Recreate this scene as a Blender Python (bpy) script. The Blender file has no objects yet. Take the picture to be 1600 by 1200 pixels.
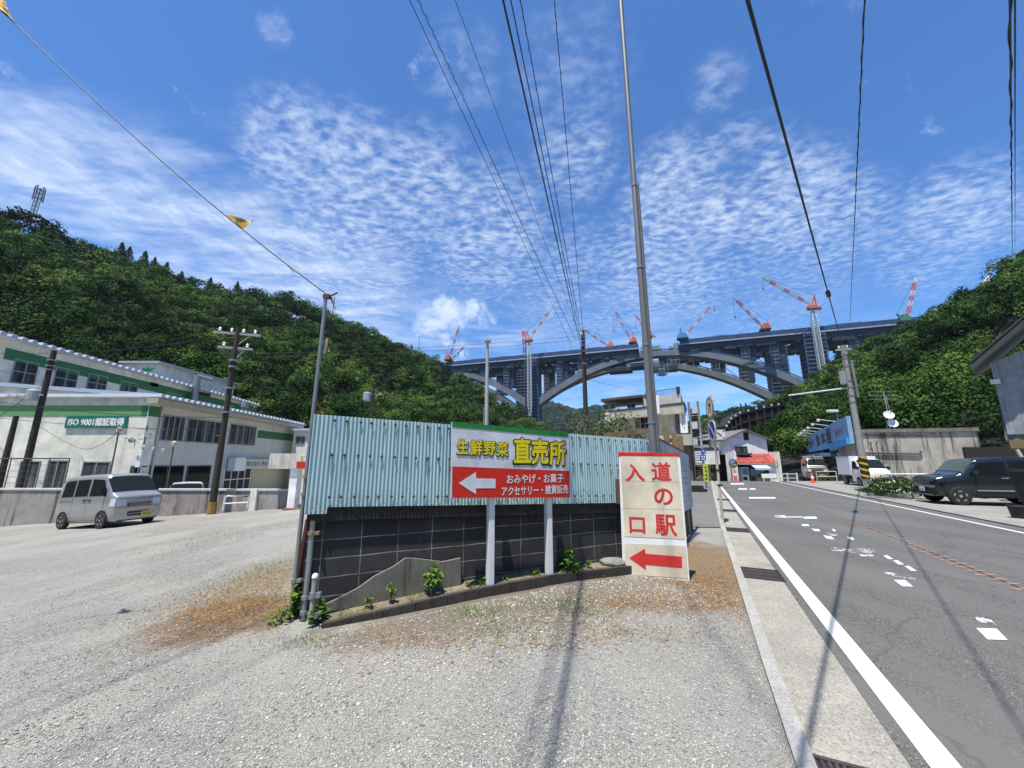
import bpy, bmesh, math, random
import numpy as np
from mathutils import Vector, Matrix
random.seed(7); RNG = np.random.default_rng(11)
SC = bpy.context.scene; COL = SC.collection
PI = math.pi
# ------------------------------------------------------------------ camera, sky, sun, exposure
EYE = 1.6
PITCH = math.atan(0.2)
cam = bpy.data.cameras.new('camera'); cam.lens = 13.5; cam.sensor_width = 36; cam.clip_end = 9000; cam.clip_start = .05
camo = bpy.data.objects.new('camera', cam); COL.objects.link(camo)
camo.location = (0, 0, EYE); camo.rotation_euler = (PI/2 + PITCH, 0, 0); SC.camera = camo
SUN = Vector((-.16, -.24, 1)).normalized()
sl = bpy.data.lights.new('sun', 'SUN'); sl.energy = 5.0; sl.angle = math.radians(.53); sl.color = (1, .95, .86)
slo = bpy.data.objects.new('sun', sl); COL.objects.link(slo)
slo.rotation_euler = SUN.to_track_quat('Z', 'Y').to_euler(); slo.location = (0, 0, 60)
SC.view_settings.view_transform = 'Standard'; SC.view_settings.look = 'None'
SC.view_settings.exposure = 0.58; SC.view_settings.gamma = 1
SC.view_settings.use_curve_mapping = False
SC.render.engine = 'CYCLES'
SC.cycles.use_denoising = True; SC.cycles.max_bounces = 6; SC.cycles.transparent_max_bounces = 6
SC.cycles.caustics_reflective = False; SC.cycles.caustics_refractive = False

pS, pC = math.sin(PITCH), math.cos(PITCH)
def ray(px, py):
    u = (px-800)/600; v = (600-py)/600
    return Vector((u, pC - v*pS, pS + v*pC))
def P(px, py, Y):                      # point of the photograph at depth Y (metres north)
    r = ray(px, py); return r*(Y/r.y) + Vector((0, 0, EYE))
def G(px, py, z=0.0):                  # point of the photograph on the level z
    r = ray(px, py); return r*((z-EYE)/r.z) + Vector((0, 0, EYE))
def PL(px, py, q, n):                  # point of the photograph on a plane
    r = ray(px, py); o = Vector((0, 0, EYE)); q = Vector(q); n = Vector(n)
    return o + r*((q-o).dot(n)/r.dot(n))

# ------------------------------------------------------------------ node helpers
class N:
    def __init__(s, tree): s.t = tree
    def n(s, typ, inp=None, **kw):
        x = s.t.nodes.new(typ)
        for k, v in kw.items(): setattr(x, k, v)
        for k, v in (inp or {}).items(): s.set(x.inputs[k], v)
        return x
    def set(s, sock, v):
        if isinstance(v, bpy.types.NodeSocket): s.t.links.new(v, sock)
        elif isinstance(v, bpy.types.Node): s.t.links.new(v.outputs[0], sock)
        else: sock.default_value = v
    def math(s, op, a, b=0.0, c=None, clamp=False):
        x = s.t.nodes.new('ShaderNodeMath'); x.operation = op; x.use_clamp = clamp
        s.set(x.inputs[0], a); s.set(x.inputs[1], b)
        if c is not None: s.set(x.inputs[2], c)
        return x.outputs[0]
    def vmath(s, op, a, b=None, out=0):
        x = s.t.nodes.new('ShaderNodeVectorMath'); x.operation = op
        s.set(x.inputs[0], a)
        if b is not None: s.set(x.inputs[1], b)
        return x.outputs[out]
    def mix(s, f, a, b, mode='MIX'):
        x = s.t.nodes.new('ShaderNodeMix'); x.data_type = 'RGBA'; x.blend_type = mode
        s.set(x.inputs[0], f); s.set(x.inputs[6], rgba(a)); s.set(x.inputs[7], rgba(b)); return x.outputs[2]
    def ramp(s, f, stops):
        x = s.t.nodes.new('ShaderNodeValToRGB'); e = x.color_ramp.elements
        while len(e) < len(stops): e.new(.5)
        for el, (p, c) in zip(e, stops): el.position = p; el.color = rgba(c)
        s.set(x.inputs[0], f); return x.outputs[0]
    def smooth(s, v, a, b):
        x = s.t.nodes.new('ShaderNodeMapRange'); x.interpolation_type = 'SMOOTHSTEP'
        s.set(x.inputs[0], v); s.set(x.inputs[1], a); s.set(x.inputs[2], b); return x.outputs[0]
    def noise(s, vec, scale, detail=4, rough=.55, dist=0.0):
        x = s.t.nodes.new('ShaderNodeTexNoise'); s.set(x.inputs['Vector'], vec)
        x.inputs['Scale'].default_value = scale; x.inputs['Detail'].default_value = detail
        x.inputs['Roughness'].default_value = rough; x.inputs['Distortion'].default_value = dist
        return x.outputs[0]
    def voro(s, vec, scale, feature='F1', out=0):
        x = s.t.nodes.new('ShaderNodeTexVoronoi'); x.feature = feature
        s.set(x.inputs['Vector'], vec); x.inputs['Scale'].default_value = scale; return x.outputs[out]
    def mapping(s, vec, scale=(1, 1, 1), loc=(0, 0, 0), rot=(0, 0, 0)):
        x = s.t.nodes.new('ShaderNodeMapping'); s.set(x.inputs[0], vec)
        x.inputs[1].default_value = loc; x.inputs[2].default_value = rot; x.inputs[3].default_value = scale
        return x.outputs[0]
    def obj(s): return s.n('ShaderNodeTexCoord').outputs['Object']
    def bump(s, h, strength=.4, dist=.01):
        return s.n('ShaderNodeBump', {'Height': h, 'Strength': strength, 'Distance': dist}).outputs[0]
def rgba(c):
    if isinstance(c, (tuple, list)) and len(c) == 3: return (*c, 1)
    if isinstance(c, (int, float)): return (c, c, c, 1)
    return c
def newmat(name):
    m = bpy.data.materials.new(name); m.use_nodes = True
    t = m.node_tree; t.nodes.clear(); k = N(t)
    b = t.nodes.new('ShaderNodeBsdfPrincipled'); o = t.nodes.new('ShaderNodeOutputMaterial')
    t.links.new(b.outputs[0], o.inputs[0]); return m, k, b
MATS = {}
def M(name, col, rough=.6, var=.12, scale=6, bump=0.0, bscale=60, metal=0.0, spec=.5, stretch=(1, 1, 1), coat=0.0):
    if name in MATS: return MATS[name]
    m, k, b = newmat(name); v = k.mapping(k.obj(), stretch)
    lo = tuple(max(0, c*(1-var)) for c in col); hi = tuple(min(1, c*(1+var)) for c in col)
    f = k.noise(v, scale, 6, .6)
    k.set(b.inputs['Base Color'], k.ramp(f, [(.3, lo), (.7, hi)]))
    b.inputs['Roughness'].default_value = rough; b.inputs['Metallic'].default_value = metal
    b.inputs['Specular IOR Level'].default_value = spec
    if coat: b.inputs['Coat Weight'].default_value = coat; b.inputs['Coat Roughness'].default_value = .05
    if bump: k.set(b.inputs['Normal'], k.bump(k.noise(v, bscale, 5, .6), bump, .01))
    MATS[name] = m; return m

# sky: Nishita with procedural cirrocumulus fields fixed to directions of the world
world = bpy.data.worlds.new('World'); SC.world = world; world.use_nodes = True
wt = world.node_tree; wt.nodes.clear(); W = N(wt)
sky = W.n('ShaderNodeTexSky', sky_type='NISHITA', sun_disc=False)
sky.sun_elevation = math.asin(SUN.z); sky.sun_rotation = math.atan2(SUN.x, SUN.y)
sky.air_density = 1.0; sky.dust_density = 0.15; sky.ozone_density = 3.2; sky.altitude = 100
d = W.vmath('NORMALIZE', W.n('ShaderNodeTexCoord').outputs['Generated'])
sep = W.n('ShaderNodeSeparateXYZ', {0: d})
zz = W.math('MAXIMUM', sep.outputs[2], .04)
pr = W.n('ShaderNodeCombineXYZ', {0: W.math('DIVIDE', sep.outputs[0], zz), 1: W.math('DIVIDE', sep.outputs[1], zz)}).outputs[0]
warp = W.vmath('ADD', pr, W.vmath('SCALE', W.n('ShaderNodeTexNoise', {'Vector': pr, 'Scale': 2.2, 'Detail': 4}).outputs[1]))
for x in wt.nodes:
    if x.bl_idname == 'ShaderNodeVectorMath' and x.operation == 'SCALE': x.inputs['Scale'].default_value = .12
def blob(px, py, rin, rout, w):
    c = ray(px, py).normalized()
    dp = W.vmath('DOT_PRODUCT', d, tuple(c), 1)
    return W.math('MULTIPLY', W.smooth(dp, math.cos(math.radians(rout)), math.cos(math.radians(rin))), w)
def blobs(lst):
    acc = None
    for q in lst:
        b_ = blob(*q); acc = b_ if acc is None else W.math('MAXIMUM', acc, b_)
    return acc
SOFT = 0
cells = blobs([(470, 240, 2, 8, .85), (560, 270, 2, 9, .85), (660, 300, 2, 10, .85), (540, 400, 3, 13, .9), (760, 370, 3, 12, .85), (900, 250, 1, 7, .7), (890, 130, 1, 9, .36),
               (1060, 310, 3, 9, .9), (1150, 300, 3, 9, .95), (1230, 320, 3, 8, .9), (1040, 410, 3, 12, .8), (1300, 350, 2, 7, .75), (1200, 440, 3, 11, .5), (720, 110, 1, 6, .36), (1120, 130, .5, 3.5, .5),
               (1500, 330, 1, 6, .8), (1450, 390, 1, 6, .6), (1580, 330, 1, 5, .6), (900, 460, 3, 13, .62), (430, 45, .5, 2, .62)])
streak = blobs([(0, 230, 2, 8, .9), (90, 260, 2, 8.5, 1), (190, 300, 2, 9, 1), (290, 330, 3, 10, 1), (380, 380, 3, 10, 1), (470, 420, 3, 11, 1), (560, 460, 3, 11, .9), (-120, 190, 3, 9, .8), (300, 410, 2, 8, .6), (390, 260, 1, 7, .5), (650, 500, 2, 10, .6)])
low = blobs([(1000, 640, 6, 22, .55), (760, 600, 5, 18, .7), (640, 520, 3, 9, .6), (1200, 600, 4, 16, .4)])
n1 = W.noise(W.mapping(warp, (1, 1.35, 1), rot=(0, 0, .5)), 21, 3, .55)
n2 = W.noise(W.mapping(pr, (1, 2.6, 1), rot=(0, 0, -.55)), 2.3, 8, .62, .3)
n3 = W.noise(W.mapping(warp, (2.2, 1, 1), rot=(0, 0, .9)), 7, 6, .65)
lowN = W.noise(W.mapping(d, (1, 1, 7)), 5, 6, .6, .4)
patch = W.noise(pr, 3.1, 3, .5)
big = W.noise(pr, 1.3, 3)
cm = W.math('MULTIPLY', cells, W.smooth(patch, .16, .46))
cA = W.math('MULTIPLY', cm, W.smooth(W.math('ADD', n1, W.math('MULTIPLY', cm, .14)), .37, .90))
cA = W.math('ADD', cA, W.math('MULTIPLY', W.math('MULTIPLY', cm, W.smooth(n3, .4, .75)), .13))
sB = W.math('MULTIPLY', streak, W.smooth(W.math('ADD', n2, W.math('MULTIPLY', streak, .2)), .42, .92))
sB = W.math('MULTIPLY', sB, W.math('ADD', .62, W.math('MULTIPLY', W.smooth(n3, .3, .75), .5)))
lC = W.math('MULTIPLY', low, W.smooth(lowN, .40, .68))
puffN = W.noise(d, 9, 8, .62, .3)
pf = blobs([(665, 505, .5, 4.6, .9), (700, 497, .5, 5.0, 1), (745, 500, .5, 4.8, .9), (715, 520, .5, 5, .9), (650, 515, .5, 4, .7), (690, 540, .5, 4.5, .6)])
pD = W.smooth(W.math('ADD', pf, W.math('MULTIPLY', W.math('SUBTRACT', puffN, .5), 3.4)), .42, 1.25)
alpha = W.math('MAXIMUM', W.math('MAXIMUM', W.math('MULTIPLY', cA, .66), W.math('MULTIPLY', sB, .82)), W.math('MAXIMUM', W.math('MULTIPLY', lC, .6), W.math('MULTIPLY', pD, .85)), clamp=True)
SKYK = .15
skycol = W.mix(1.0, sky.outputs[0], (.335, .585, .845), 'MULTIPLY')
csky = W.mix(alpha, skycol, (.60/SKYK, .68/SKYK, .80/SKYK))
bg = W.n('ShaderNodeBackground', {0: csky, 1: SKYK})
wt.links.new(bg.outputs[0], W.n('ShaderNodeOutputWorld').inputs[0])

# ------------------------------------------------------------------ object helpers
def tag(o, label=None, cat=None, group=None, kind=None):
    if label: o['label'] = label
    if cat: o['category'] = cat
    if group: o['group'] = group
    if kind: o['kind'] = kind
    return o
def empty(name, loc, label, cat, group=None, rz=0):
    o = bpy.data.objects.new(name, None); COL.objects.link(o); o.location = loc; o.rotation_euler = (0, 0, rz)
    o.empty_display_size = .2
    return tag(o, label, cat, group)
def link(name, me, mat, parent=None, smooth=None):
    o = bpy.data.objects.new(name, me); COL.objects.link(o)
    if mat is not None:
        for m in (mat if isinstance(mat, (list, tuple)) else [mat]): me.materials.append(m)
    if parent is not None:
        o.parent = parent
        o.matrix_parent_inverse = parent.matrix_basis.inverted()
    return o
def copy_tree(o, parent=None):
    c = o.copy(); COL.objects.link(c)
    if parent is not None: c.parent = parent
    for ch in list(o.children): copy_tree(ch, c)
    return c
class MB:
    """collects shapes (in world coordinates) for ONE mesh"""
    def __init__(s): s.v = []; s.f = []; s.m = []; s.mi = 0
    def add(s, vs, fs):
        b = len(s.v); s.v += [tuple(x) for x in vs]; s.f += [tuple(i+b for i in f) for f in fs]; s.m += [s.mi]*len(fs); return s
    def quad(s, a, b, c, d): return s.add([a, b, c, d], [(0, 1, 2, 3)])
    def hexa(s, p): return s.add(p, [(0, 3, 2, 1), (4, 5, 6, 7), (0, 1, 5, 4), (1, 2, 6, 5), (2, 3, 7, 6), (3, 0, 4, 7)])
    def box(s, x0, x1, y0, y1, z0, z1, F=None):
        p = [(x0, y0, z0), (x1, y0, z0), (x1, y1, z0), (x0, y1, z0), (x0, y0, z1), (x1, y0, z1), (x1, y1, z1), (x0, y1, z1)]
        if F: p = [F(*q) for q in p]
        return s.hexa(p)
    def bar(s, a, b, w, h=None, up=(0, 0, 1)):
        a = Vector(a); b = Vector(b); d_ = (b-a)
        if d_.length < 1e-6: return s
        d_.normalize(); u = Vector(up)
        if abs(d_.dot(u)) > .98: u = Vector((1, 0, 0))
        x = d_.cross(u).normalized()*(w/2); y = x.cross(d_).normalized()*((h or w)/2)
        return s.hexa([a-x-y, a+x-y, a+x+y, a-x+y, b-x-y, b+x-y, b+x+y, b-x+y])
    def tube(s, pts, r, n=8, cap=True):
        pts = [Vector(q) for q in pts]; R = r if isinstance(r, (list, tuple)) else [r]*len(pts)
        vs = []; fs = []
        d0 = (pts[1]-pts[0]).normalized(); ref = Vector((0, 0, 1)) if abs(d0.z) < .9 else Vector((1, 0, 0))
        for i, q in enumerate(pts):
            d_ = (pts[min(i+1, len(pts)-1)] - pts[max(i-1, 0)]).normalized()
            x = d_.cross(ref).normalized(); y = x.cross(d_).normalized()
            for k in range(n):
                t = 2*PI*k/n; vs.append(q + x*(R[i]*math.cos(t)) + y*(R[i]*math.sin(t)))
        for i in range(len(pts)-1):
            for k in range(n):
                fs.append((i*n+k, i*n+(k+1) % n, (i+1)*n+(k+1) % n, (i+1)*n+k))
        if cap: fs += [tuple(range(n)), tuple(range((len(pts)-1)*n, len(pts)*n))[::-1]]
        return s.add(vs, fs)
    def lathe(s, prof, c=(0, 0, 0), n=16, axis=None):
        A = axis or (lambda x, y, z: (x, y, z)); vs = []; fs = []
        for (r, z) in prof:
            for k in range(n):
                q = A(r*math.cos(2*PI*k/n), r*math.sin(2*PI*k/n), z); vs.append((q[0]+c[0], q[1]+c[1], q[2]+c[2]))
        for i in range(len(prof)-1):
            for k in range(n): fs.append((i*n+k, i*n+(k+1) % n, (i+1)*n+(k+1) % n, (i+1)*n+k))
        fs += [tuple(range(n))[::-1], tuple(range((len(prof)-1)*n, len(prof)*n))]
        return s.add(vs, fs)
    def prism(s, poly, F, w0, w1):       # poly (u,v) pushed from w0 to w1 in frame F(u,v,w)
        n = len(poly); vs = [F(u, v, w0) for u, v in poly] + [F(u, v, w1) for u, v in poly]
        fs = [tuple(range(n))[::-1], tuple(range(n, 2*n))] + [(i, (i+1) % n, n+(i+1) % n, n+i) for i in range(n)]
        return s.add(vs, fs)
    def disc(s, c, r, ax, ay, n=20):
        c = Vector(c); ax = Vector(ax); ay = Vector(ay)
        return s.add([c + ax*(r*math.cos(2*PI*k/n)) + ay*(r*math.sin(2*PI*k/n)) for k in range(n)], [tuple(range(n))])
    def build(s, name, mat, parent=None, smooth=False, bevel=0, matrix=None, fix=True):
        me = bpy.data.meshes.new(name)
        vs = s.v
        if matrix is not None:
            inv = matrix.inverted(); vs = [tuple(inv @ Vector(q)) for q in vs]
        me.from_pydata(vs, [], s.f)
        if fix or bevel:
            bm = bmesh.new(); bm.from_mesh(me)
            if fix: bmesh.ops.recalc_face_normals(bm, faces=bm.faces)
            if bevel:
                ed = [e for e in bm.edges if len(e.link_faces) == 2 and e.calc_face_angle(0) > .6]
                bmesh.ops.bevel(bm, geom=ed, offset=bevel, segments=2, affect='EDGES', clamp_overlap=True)
            bm.to_mesh(me); bm.free()
        if not bevel and any(s.m): me.polygons.foreach_set('material_index', s.m)
        if smooth:
            me.polygons.foreach_set('use_smooth', [True]*len(me.polygons))
            if smooth is not True:
                me.set_sharp_from_angle(angle=math.radians(smooth))
        o = link(name, me, mat, parent)
        if matrix is not None:
            o.matrix_basis = matrix
        return o
def frame(o, xd, zd=(0, 0, 1), wd=None):
    """F(u,v,w): u along xd, v along zd, w out of the face (towards the viewer by default: xd x zd)"""
    o = Vector(o); x = Vector(xd).normalized(); z = Vector(zd).normalized(); w = Vector(wd).normalized() if wd else x.cross(z).normalized()
    F = lambda u, v, w_=0.0: o + x*u + z*v + w*w_
    F.o, F.x, F.z, F.w = o, x, z, w
    F.uv = lambda q: ((Vector(q)-o).dot(x), (Vector(q)-o).dot(z))
    nrm = x.cross(z).normalized(); F.px = lambda px, py: F.uv(PL(px, py, o, nrm))
    def rect(x0, y0, x1, y1):
        a = F.px((x0+x1)/2, (y0+y1)/2); l = F.px(x0, (y0+y1)/2)[0]; r = F.px(x1, (y0+y1)/2)[0]
        t = F.px((x0+x1)/2, y0)[1]; b = F.px((x0+x1)/2, y1)[1]
        return min(l, r), max(l, r), min(t, b), max(t, b)
    F.rect = rect
    F.mat = Matrix((( x.x, z.x, w.x, o.x), (x.y, z.y, w.y, o.y), (x.z, z.z, w.z, o.z), (0, 0, 0, 1)))
    return F
def fbox(mb, F, u0, u1, v0, v1, w0, w1):
    return mb.box(u0, u1, v0, v1, w0, w1, lambda a, b, c: F(a, b, c))
def textmesh(s, offset=0.0, spacing=1.0, line=1.0, align='LEFT', shear=0.0):
    c = bpy.data.curves.new('lettering', 'FONT'); c.body = s; c.offset = offset; c.space_character = spacing; c.space_line = line; c.align_x = align; c.shear = shear
    c.resolution_u = 3
    o = bpy.data.objects.new('lettering', c); me = bpy.data.meshes.new_from_object(o)
    bpy.data.objects.remove(o); bpy.data.curves.remove(c); return me
def text(name, s, mat, F, u0, u1, v0, v1, w, parent, offset=0.0, **kw):
    """lettering stretched to fill the rectangle on the frame"""
    me = textmesh(s, 0.0, **kw)
    if offset:          # heavier strokes: the same glyph struck several times side by side, each a hair in front of the last
        src = me; nv = len(src.vertices); c0 = np.empty(nv*3); src.vertices.foreach_get('co', c0); c0 = c0.reshape(-1, 3)
        fs = [tuple(p.vertices) for p in src.polygons]; K_ = 12 if offset > .03 else 8
        rings = [(0, 0)] + [(math.cos(2*PI*i/K_), math.sin(2*PI*i/K_)) for i in range(K_)]
        if offset > .05: rings += [(.55*math.cos(2*PI*i/6), .55*math.sin(2*PI*i/6)) for i in range(6)]
        vv = []; ff = []
        for i, (dx, dy) in enumerate(rings):
            q = c0.copy(); q[:, 0] += dx*offset; q[:, 1] += dy*offset; q[:, 2] = i; vv.append(q); ff += [tuple(k+i*nv for k in f) for f in fs]
        me = bpy.data.meshes.new('lettering'); me.from_pydata(np.concatenate(vv).tolist(), [], ff); bpy.data.meshes.remove(src)
    n = len(me.vertices); co = np.empty(n*3); me.vertices.foreach_get('co', co); co = co.reshape(-1, 3)
    a = co.min(0); b = co.max(0)
    out = np.empty_like(co)
    U = u0 + (co[:, 0]-a[0])/(b[0]-a[0])*(u1-u0); V = v0 + (co[:, 1]-a[1])/max(1e-6, b[1]-a[1])*(v1-v0)
    for i in range(3): out[:, i] = F.o[i] + F.x[i]*U + F.z[i]*V + F.w[i]*(w + co[:, 2]*.00012)
    me.vertices.foreach_set('co', out.ravel()); me.update(); me.name = name
    return link(name, me, mat, parent)
def window(parent, F, u0, u1, v0, v1, nx=2, ny=1, fm=None, gm=None, fw=.05, depth=.06, w=0.02):
    mb = MB()
    fbox(mb, F, u0, u1, v0, v0+fw, w-depth, w+.02); fbox(mb, F, u0, u1, v1-fw, v1, w-depth, w+.02)
    for i in range(nx+1):
        c = u0 + (u1-u0)*i/nx; c = min(max(c, u0+fw/2), u1-fw/2)
        fbox(mb, F, c-fw/2, c+fw/2, v0+fw, v1-fw, w-depth, w+.015)
    for j in range(1, ny):
        c = v0+(v1-v0)*j/ny
        fbox(mb, F, u0+fw, u1-fw, c-fw/2, c+fw/2, w-depth, w+.01)
    f = mb.build('window', fm or M('window_frame', (.25, .26, .27), .4), parent)
    g = MB(); fbox(g, F, u0+.01, u1-.01, v0+.01, v1-.01, w-depth+.005, w-.012); g.build('pane', gm or GLASS, f)
    return f
def np_mesh(name, verts, faces_per, mat, parent=None, tint=None, smooth=False):
    """verts (n,k,3) : n faces of k corners"""
    n, k, _ = verts.shape
    me = bpy.data.meshes.new(name); me.vertices.add(n*k); me.vertices.foreach_set('co', verts.astype(np.float32).ravel())
    me.loops.add(n*k); me.loops.foreach_set('vertex_index', np.arange(n*k, dtype=np.int32))
    me.polygons.add(n); me.polygons.foreach_set('loop_start', np.arange(0, n*k, k, dtype=np.int32))
    if tint is not None:
        at = me.attributes.new('tint', 'FLOAT', 'FACE'); at.data.foreach_set('value', tint.astype(np.float32))
    me.update(calc_edges=True)
    return link(name, me, mat, parent)
# ------------------------------------------------------------------ shared materials
def glass_mat(name, col=(.010, .013, .016), rough=.06, spec=.14):
    m, k, b = newmat(name); k.set(b.inputs['Base Color'], rgba(col)); b.inputs['Roughness'].default_value = rough
    b.inputs['Specular IOR Level'].default_value = spec
    MATS[name] = m; return m
GLASS = glass_mat('dark_glass')
STEEL = M('galvanised', (.30, .32, .34), .45, .25, 9, metal=.5, stretch=(1, 1, .15))
WHITE = M('white_paint', (.78, .79, .80), .45, .05, 5)
BLACK = M('black_rubber', (.015, .015, .016), .7)
DARK = M('dark_recess', (.018, .018, .02), .8)
CHROME = M('chrome', (.7, .7, .72), .15, 0, metal=1)
CABLE = M('cable_black', (.012, .012, .014), .6)
RED = M('sign_red', (.62, .022, .012), .4, .08, 3)
YELLOW = M('sign_yellow', (.80, .66, .02), .4, .05)
GREEN = M('sign_green', (.015, .22, .05), .4, .06)
WOODP = M('pole_wood', (.036, .029, .024), .85, .35, 5, .4, 40, stretch=(1, 1, .08))
LUMBER = M('lumber', (.30, .19, .10), .8, .3, 6, .2, 40, stretch=(1, 1, .15))
CONCP = M('pole_concrete', (.30, .30, .29), .8, .15, 6)

def gravel_mat():
    m, k, b = newmat('gravel'); o = k.obj()
    v1 = k.voro(o, 85, out=1); v2 = k.voro(o, 190, out=1); sd = k.voro(o, 85, 'DISTANCE_TO_EDGE')
    big = k.noise(o, .35, 5, .6, .4); med = k.noise(o, 1.6, 5, .6)
    s1 = k.n('ShaderNodeSeparateColor', {0: v1}).outputs[0]; s2 = k.n('ShaderNodeSeparateColor', {0: v2}).outputs[1]
    stone = k.ramp(s1, [(0, (.115, .112, .102)), (.30, (.28, .272, .24)), (.7, (.375, .36, .32)), (1, (.50, .48, .43))])
    fine = k.ramp(s2, [(0, (.235, .232, .22)), (.5, (.36, .357, .338)), (1, (.47, .465, .44))])
    dust = (.42, .41, .36)
    c = k.mix(k.smooth(big, .40, .62), stone, fine)
    c = k.mix(k.math('MULTIPLY', k.smooth(k.noise(k.mapping(o, (1, .45, 1), rot=(0, 0, .6)), .8, 6, .65, .5), .42, .62), .85), c, dust)
    # brown earth and dry patches near the planting strip
    sx = k.n('ShaderNodeSeparateXYZ', {0: o})
    def patch(cx, cy, ax, ay, w, rot=0.0):
        q = k.mapping(k.vmath('SUBTRACT', o, (cx, cy, 0)), (1, 1, 0), rot=(0, 0, rot))
        q = k.vmath('MULTIPLY', q, (1/ax, 1/ay, 0))
        L = k.vmath('LENGTH', q, None, 1)
        return k.math('MULTIPLY', k.smooth(k.math('ADD', L, k.math('MULTIPLY', k.math('SUBTRACT', k.noise(o, 2.4, 6, .7), .5), 1.3)), 1.0, .55), w)
    earth = (.20, .15, .105)
    c = k.mix(patch(.2, 4.75, 2.6, .75, .75, -.43), c, earth)
    c = k.mix(patch(-2.95, 4.5, .95, .8, .85), c, (.22, .145, .085))
    c = k.mix(patch(3.0, 6.4, 1.0, 2.4, .85, .35), c, (.27, .175, .09))
    c = k.mix(patch(-3.4, 6.9, 1.1, 1.9, .5), c, (.30, .25, .13))
    c = k.mix(patch(1.75, 4.9, 1.0, .5, .6), c, (.26, .18, .11))
    k.set(b.inputs['Base Color'], c); b.inputs['Roughness'].default_value = .9; b.inputs['Specular IOR Level'].default_value = .2
    h = k.math('ADD', k.math('MULTIPLY', k.smooth(sd, 0, .35), .7), k.math('ADD', k.math('MULTIPLY', k.noise(o, 150, 3), .5), k.math('MULTIPLY', med, 1.2)))
    k.set(b.inputs['Normal'], k.bump(h, .9, .016)); return m
def asphalt_mat(name, base, warm=0.0):
    m, k, b = newmat(name); o = k.obj()
    sp = k.n('ShaderNodeSeparateColor', {0: k.voro(o, 140, out=1)}).outputs[0]
    c = k.ramp(sp, [(0, tuple(x*.38 for x in base)), (.5, base), (.88, tuple(x*1.5 for x in base)), (1, tuple(x*3.2 for x in base))])
    c = k.mix(k.smooth(k.noise(k.mapping(o, (1, .25, 1), rot=(0, 0, .45)), .9, 6, .6), .35, .7), c, tuple(x*1.28+warm for x in base), 'MIX')
    cr = k.voro(k.vmath('ADD', o, k.vmath('SCALE', k.n('ShaderNodeTexNoise', {'Vector': o, 'Scale': 3.0}).outputs[1])), .38, 'DISTANCE_TO_EDGE')
    m.node_tree.nodes
    for x in m.node_tree.nodes:
        if x.bl_idname == 'ShaderNodeVectorMath' and x.operation == 'SCALE': x.inputs['Scale'].default_value = .35
    c = k.mix(k.math('MULTIPLY', k.smooth(cr, .009, .002), .28), c, tuple(x*.35 for x in base))
    k.set(b.inputs['Base Color'], c); b.inputs['Roughness'].default_value = .85; b.inputs['Specular IOR Level'].default_value = .3
    k.set(b.inputs['Normal'], k.bump(k.math('ADD', sp, k.noise(o, 60, 4)), .5, .006)); return m
def concrete_mat(name, base, streak=0.0, speck=0.0, dark=(.06, .055, .05), sc=1.0):
    m, k, b = newmat(name); o = k.obj()
    f = k.noise(o, 1.8*sc, 8, .65, .2); c = k.ramp(f, [(.3, tuple(x*.72 for x in base)), (.68, tuple(x*1.12 for x in base))])
    if streak:
        st = k.noise(k.mapping(o, (1.0, 1.0, .07)), 2.6*sc, 7, .7)
        c = k.mix(k.math('MULTIPLY', k.smooth(st, .50, .66), streak), c, dark)
        st2 = k.noise(k.mapping(o, (1, 1, .35)), 1.1*sc, 6, .7)
        c = k.mix(k.math('MULTIPLY', k.smooth(st2, .54, .72), streak*.8), c, tuple(x*1.6 for x in dark))
    if speck:
        sp = k.n('ShaderNodeSeparateColor', {0: k.voro(o, 90, out=1)}).outputs[0]
        c = k.mix(k.math('MULTIPLY', k.smooth(sp, .55, .95), speck), c, tuple(x*.35 for x in base))
        c = k.mix(k.math('MULTIPLY', k.smooth(sp, .2, .02), speck), c, tuple(min(1, x*1.5) for x in base))
    k.set(b.inputs['Base Color'], c); b.inputs['Roughness'].default_value = .88; b.inputs['Specular IOR Level'].default_value = .25
    k.set(b.inputs['Normal'], k.bump(k.noise(o, 70*sc, 5, .65), .35, .006)); MATS[name] = m; return m
GRAVEL = gravel_mat()
ASPH = asphalt_mat('road_asphalt', (.092, .090, .084), .010)
ASPH2 = asphalt_mat('side_asphalt', (.118, .115, .107), .01)
CONC_PAVE = concrete_mat('gutter_concrete', (.30, .285, .245), 0, .5)
CONC_KERB = concrete_mat('kerb_concrete', (.34, .335, .31), 0, .35)
CONC_APRON = concrete_mat('apron_concrete', (.27, .26, .235), 0, .3, sc=.5)
def paint_mat(name, col, wear, sc=14):
    m, k, b = newmat(name); o = k.obj()
    f = k.math('ADD', k.math('MULTIPLY', k.noise(o, sc, 7, .72), .6), k.math('MULTIPLY', k.noise(o, sc*.18, 3), .4))
    k.set(b.inputs['Base Color'], k.mix(k.math('MULTIPLY', k.noise(o, 5, 4), .25), col, tuple(x*.62 for x in col)))
    k.set(b.inputs['Alpha'], k.smooth(f, wear-.02, wear+.015)); b.inputs['Roughness'].default_value = .7; return m
PAINTW = paint_mat('road_paint', (.55, .57, .555), .365)
PAINTWORN = paint_mat('road_paint_worn', (.70, .70, .68), .53, 26)
PAINTO = paint_mat('road_paint_orange', (.38, .21, .14), .47, 34)

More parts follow.
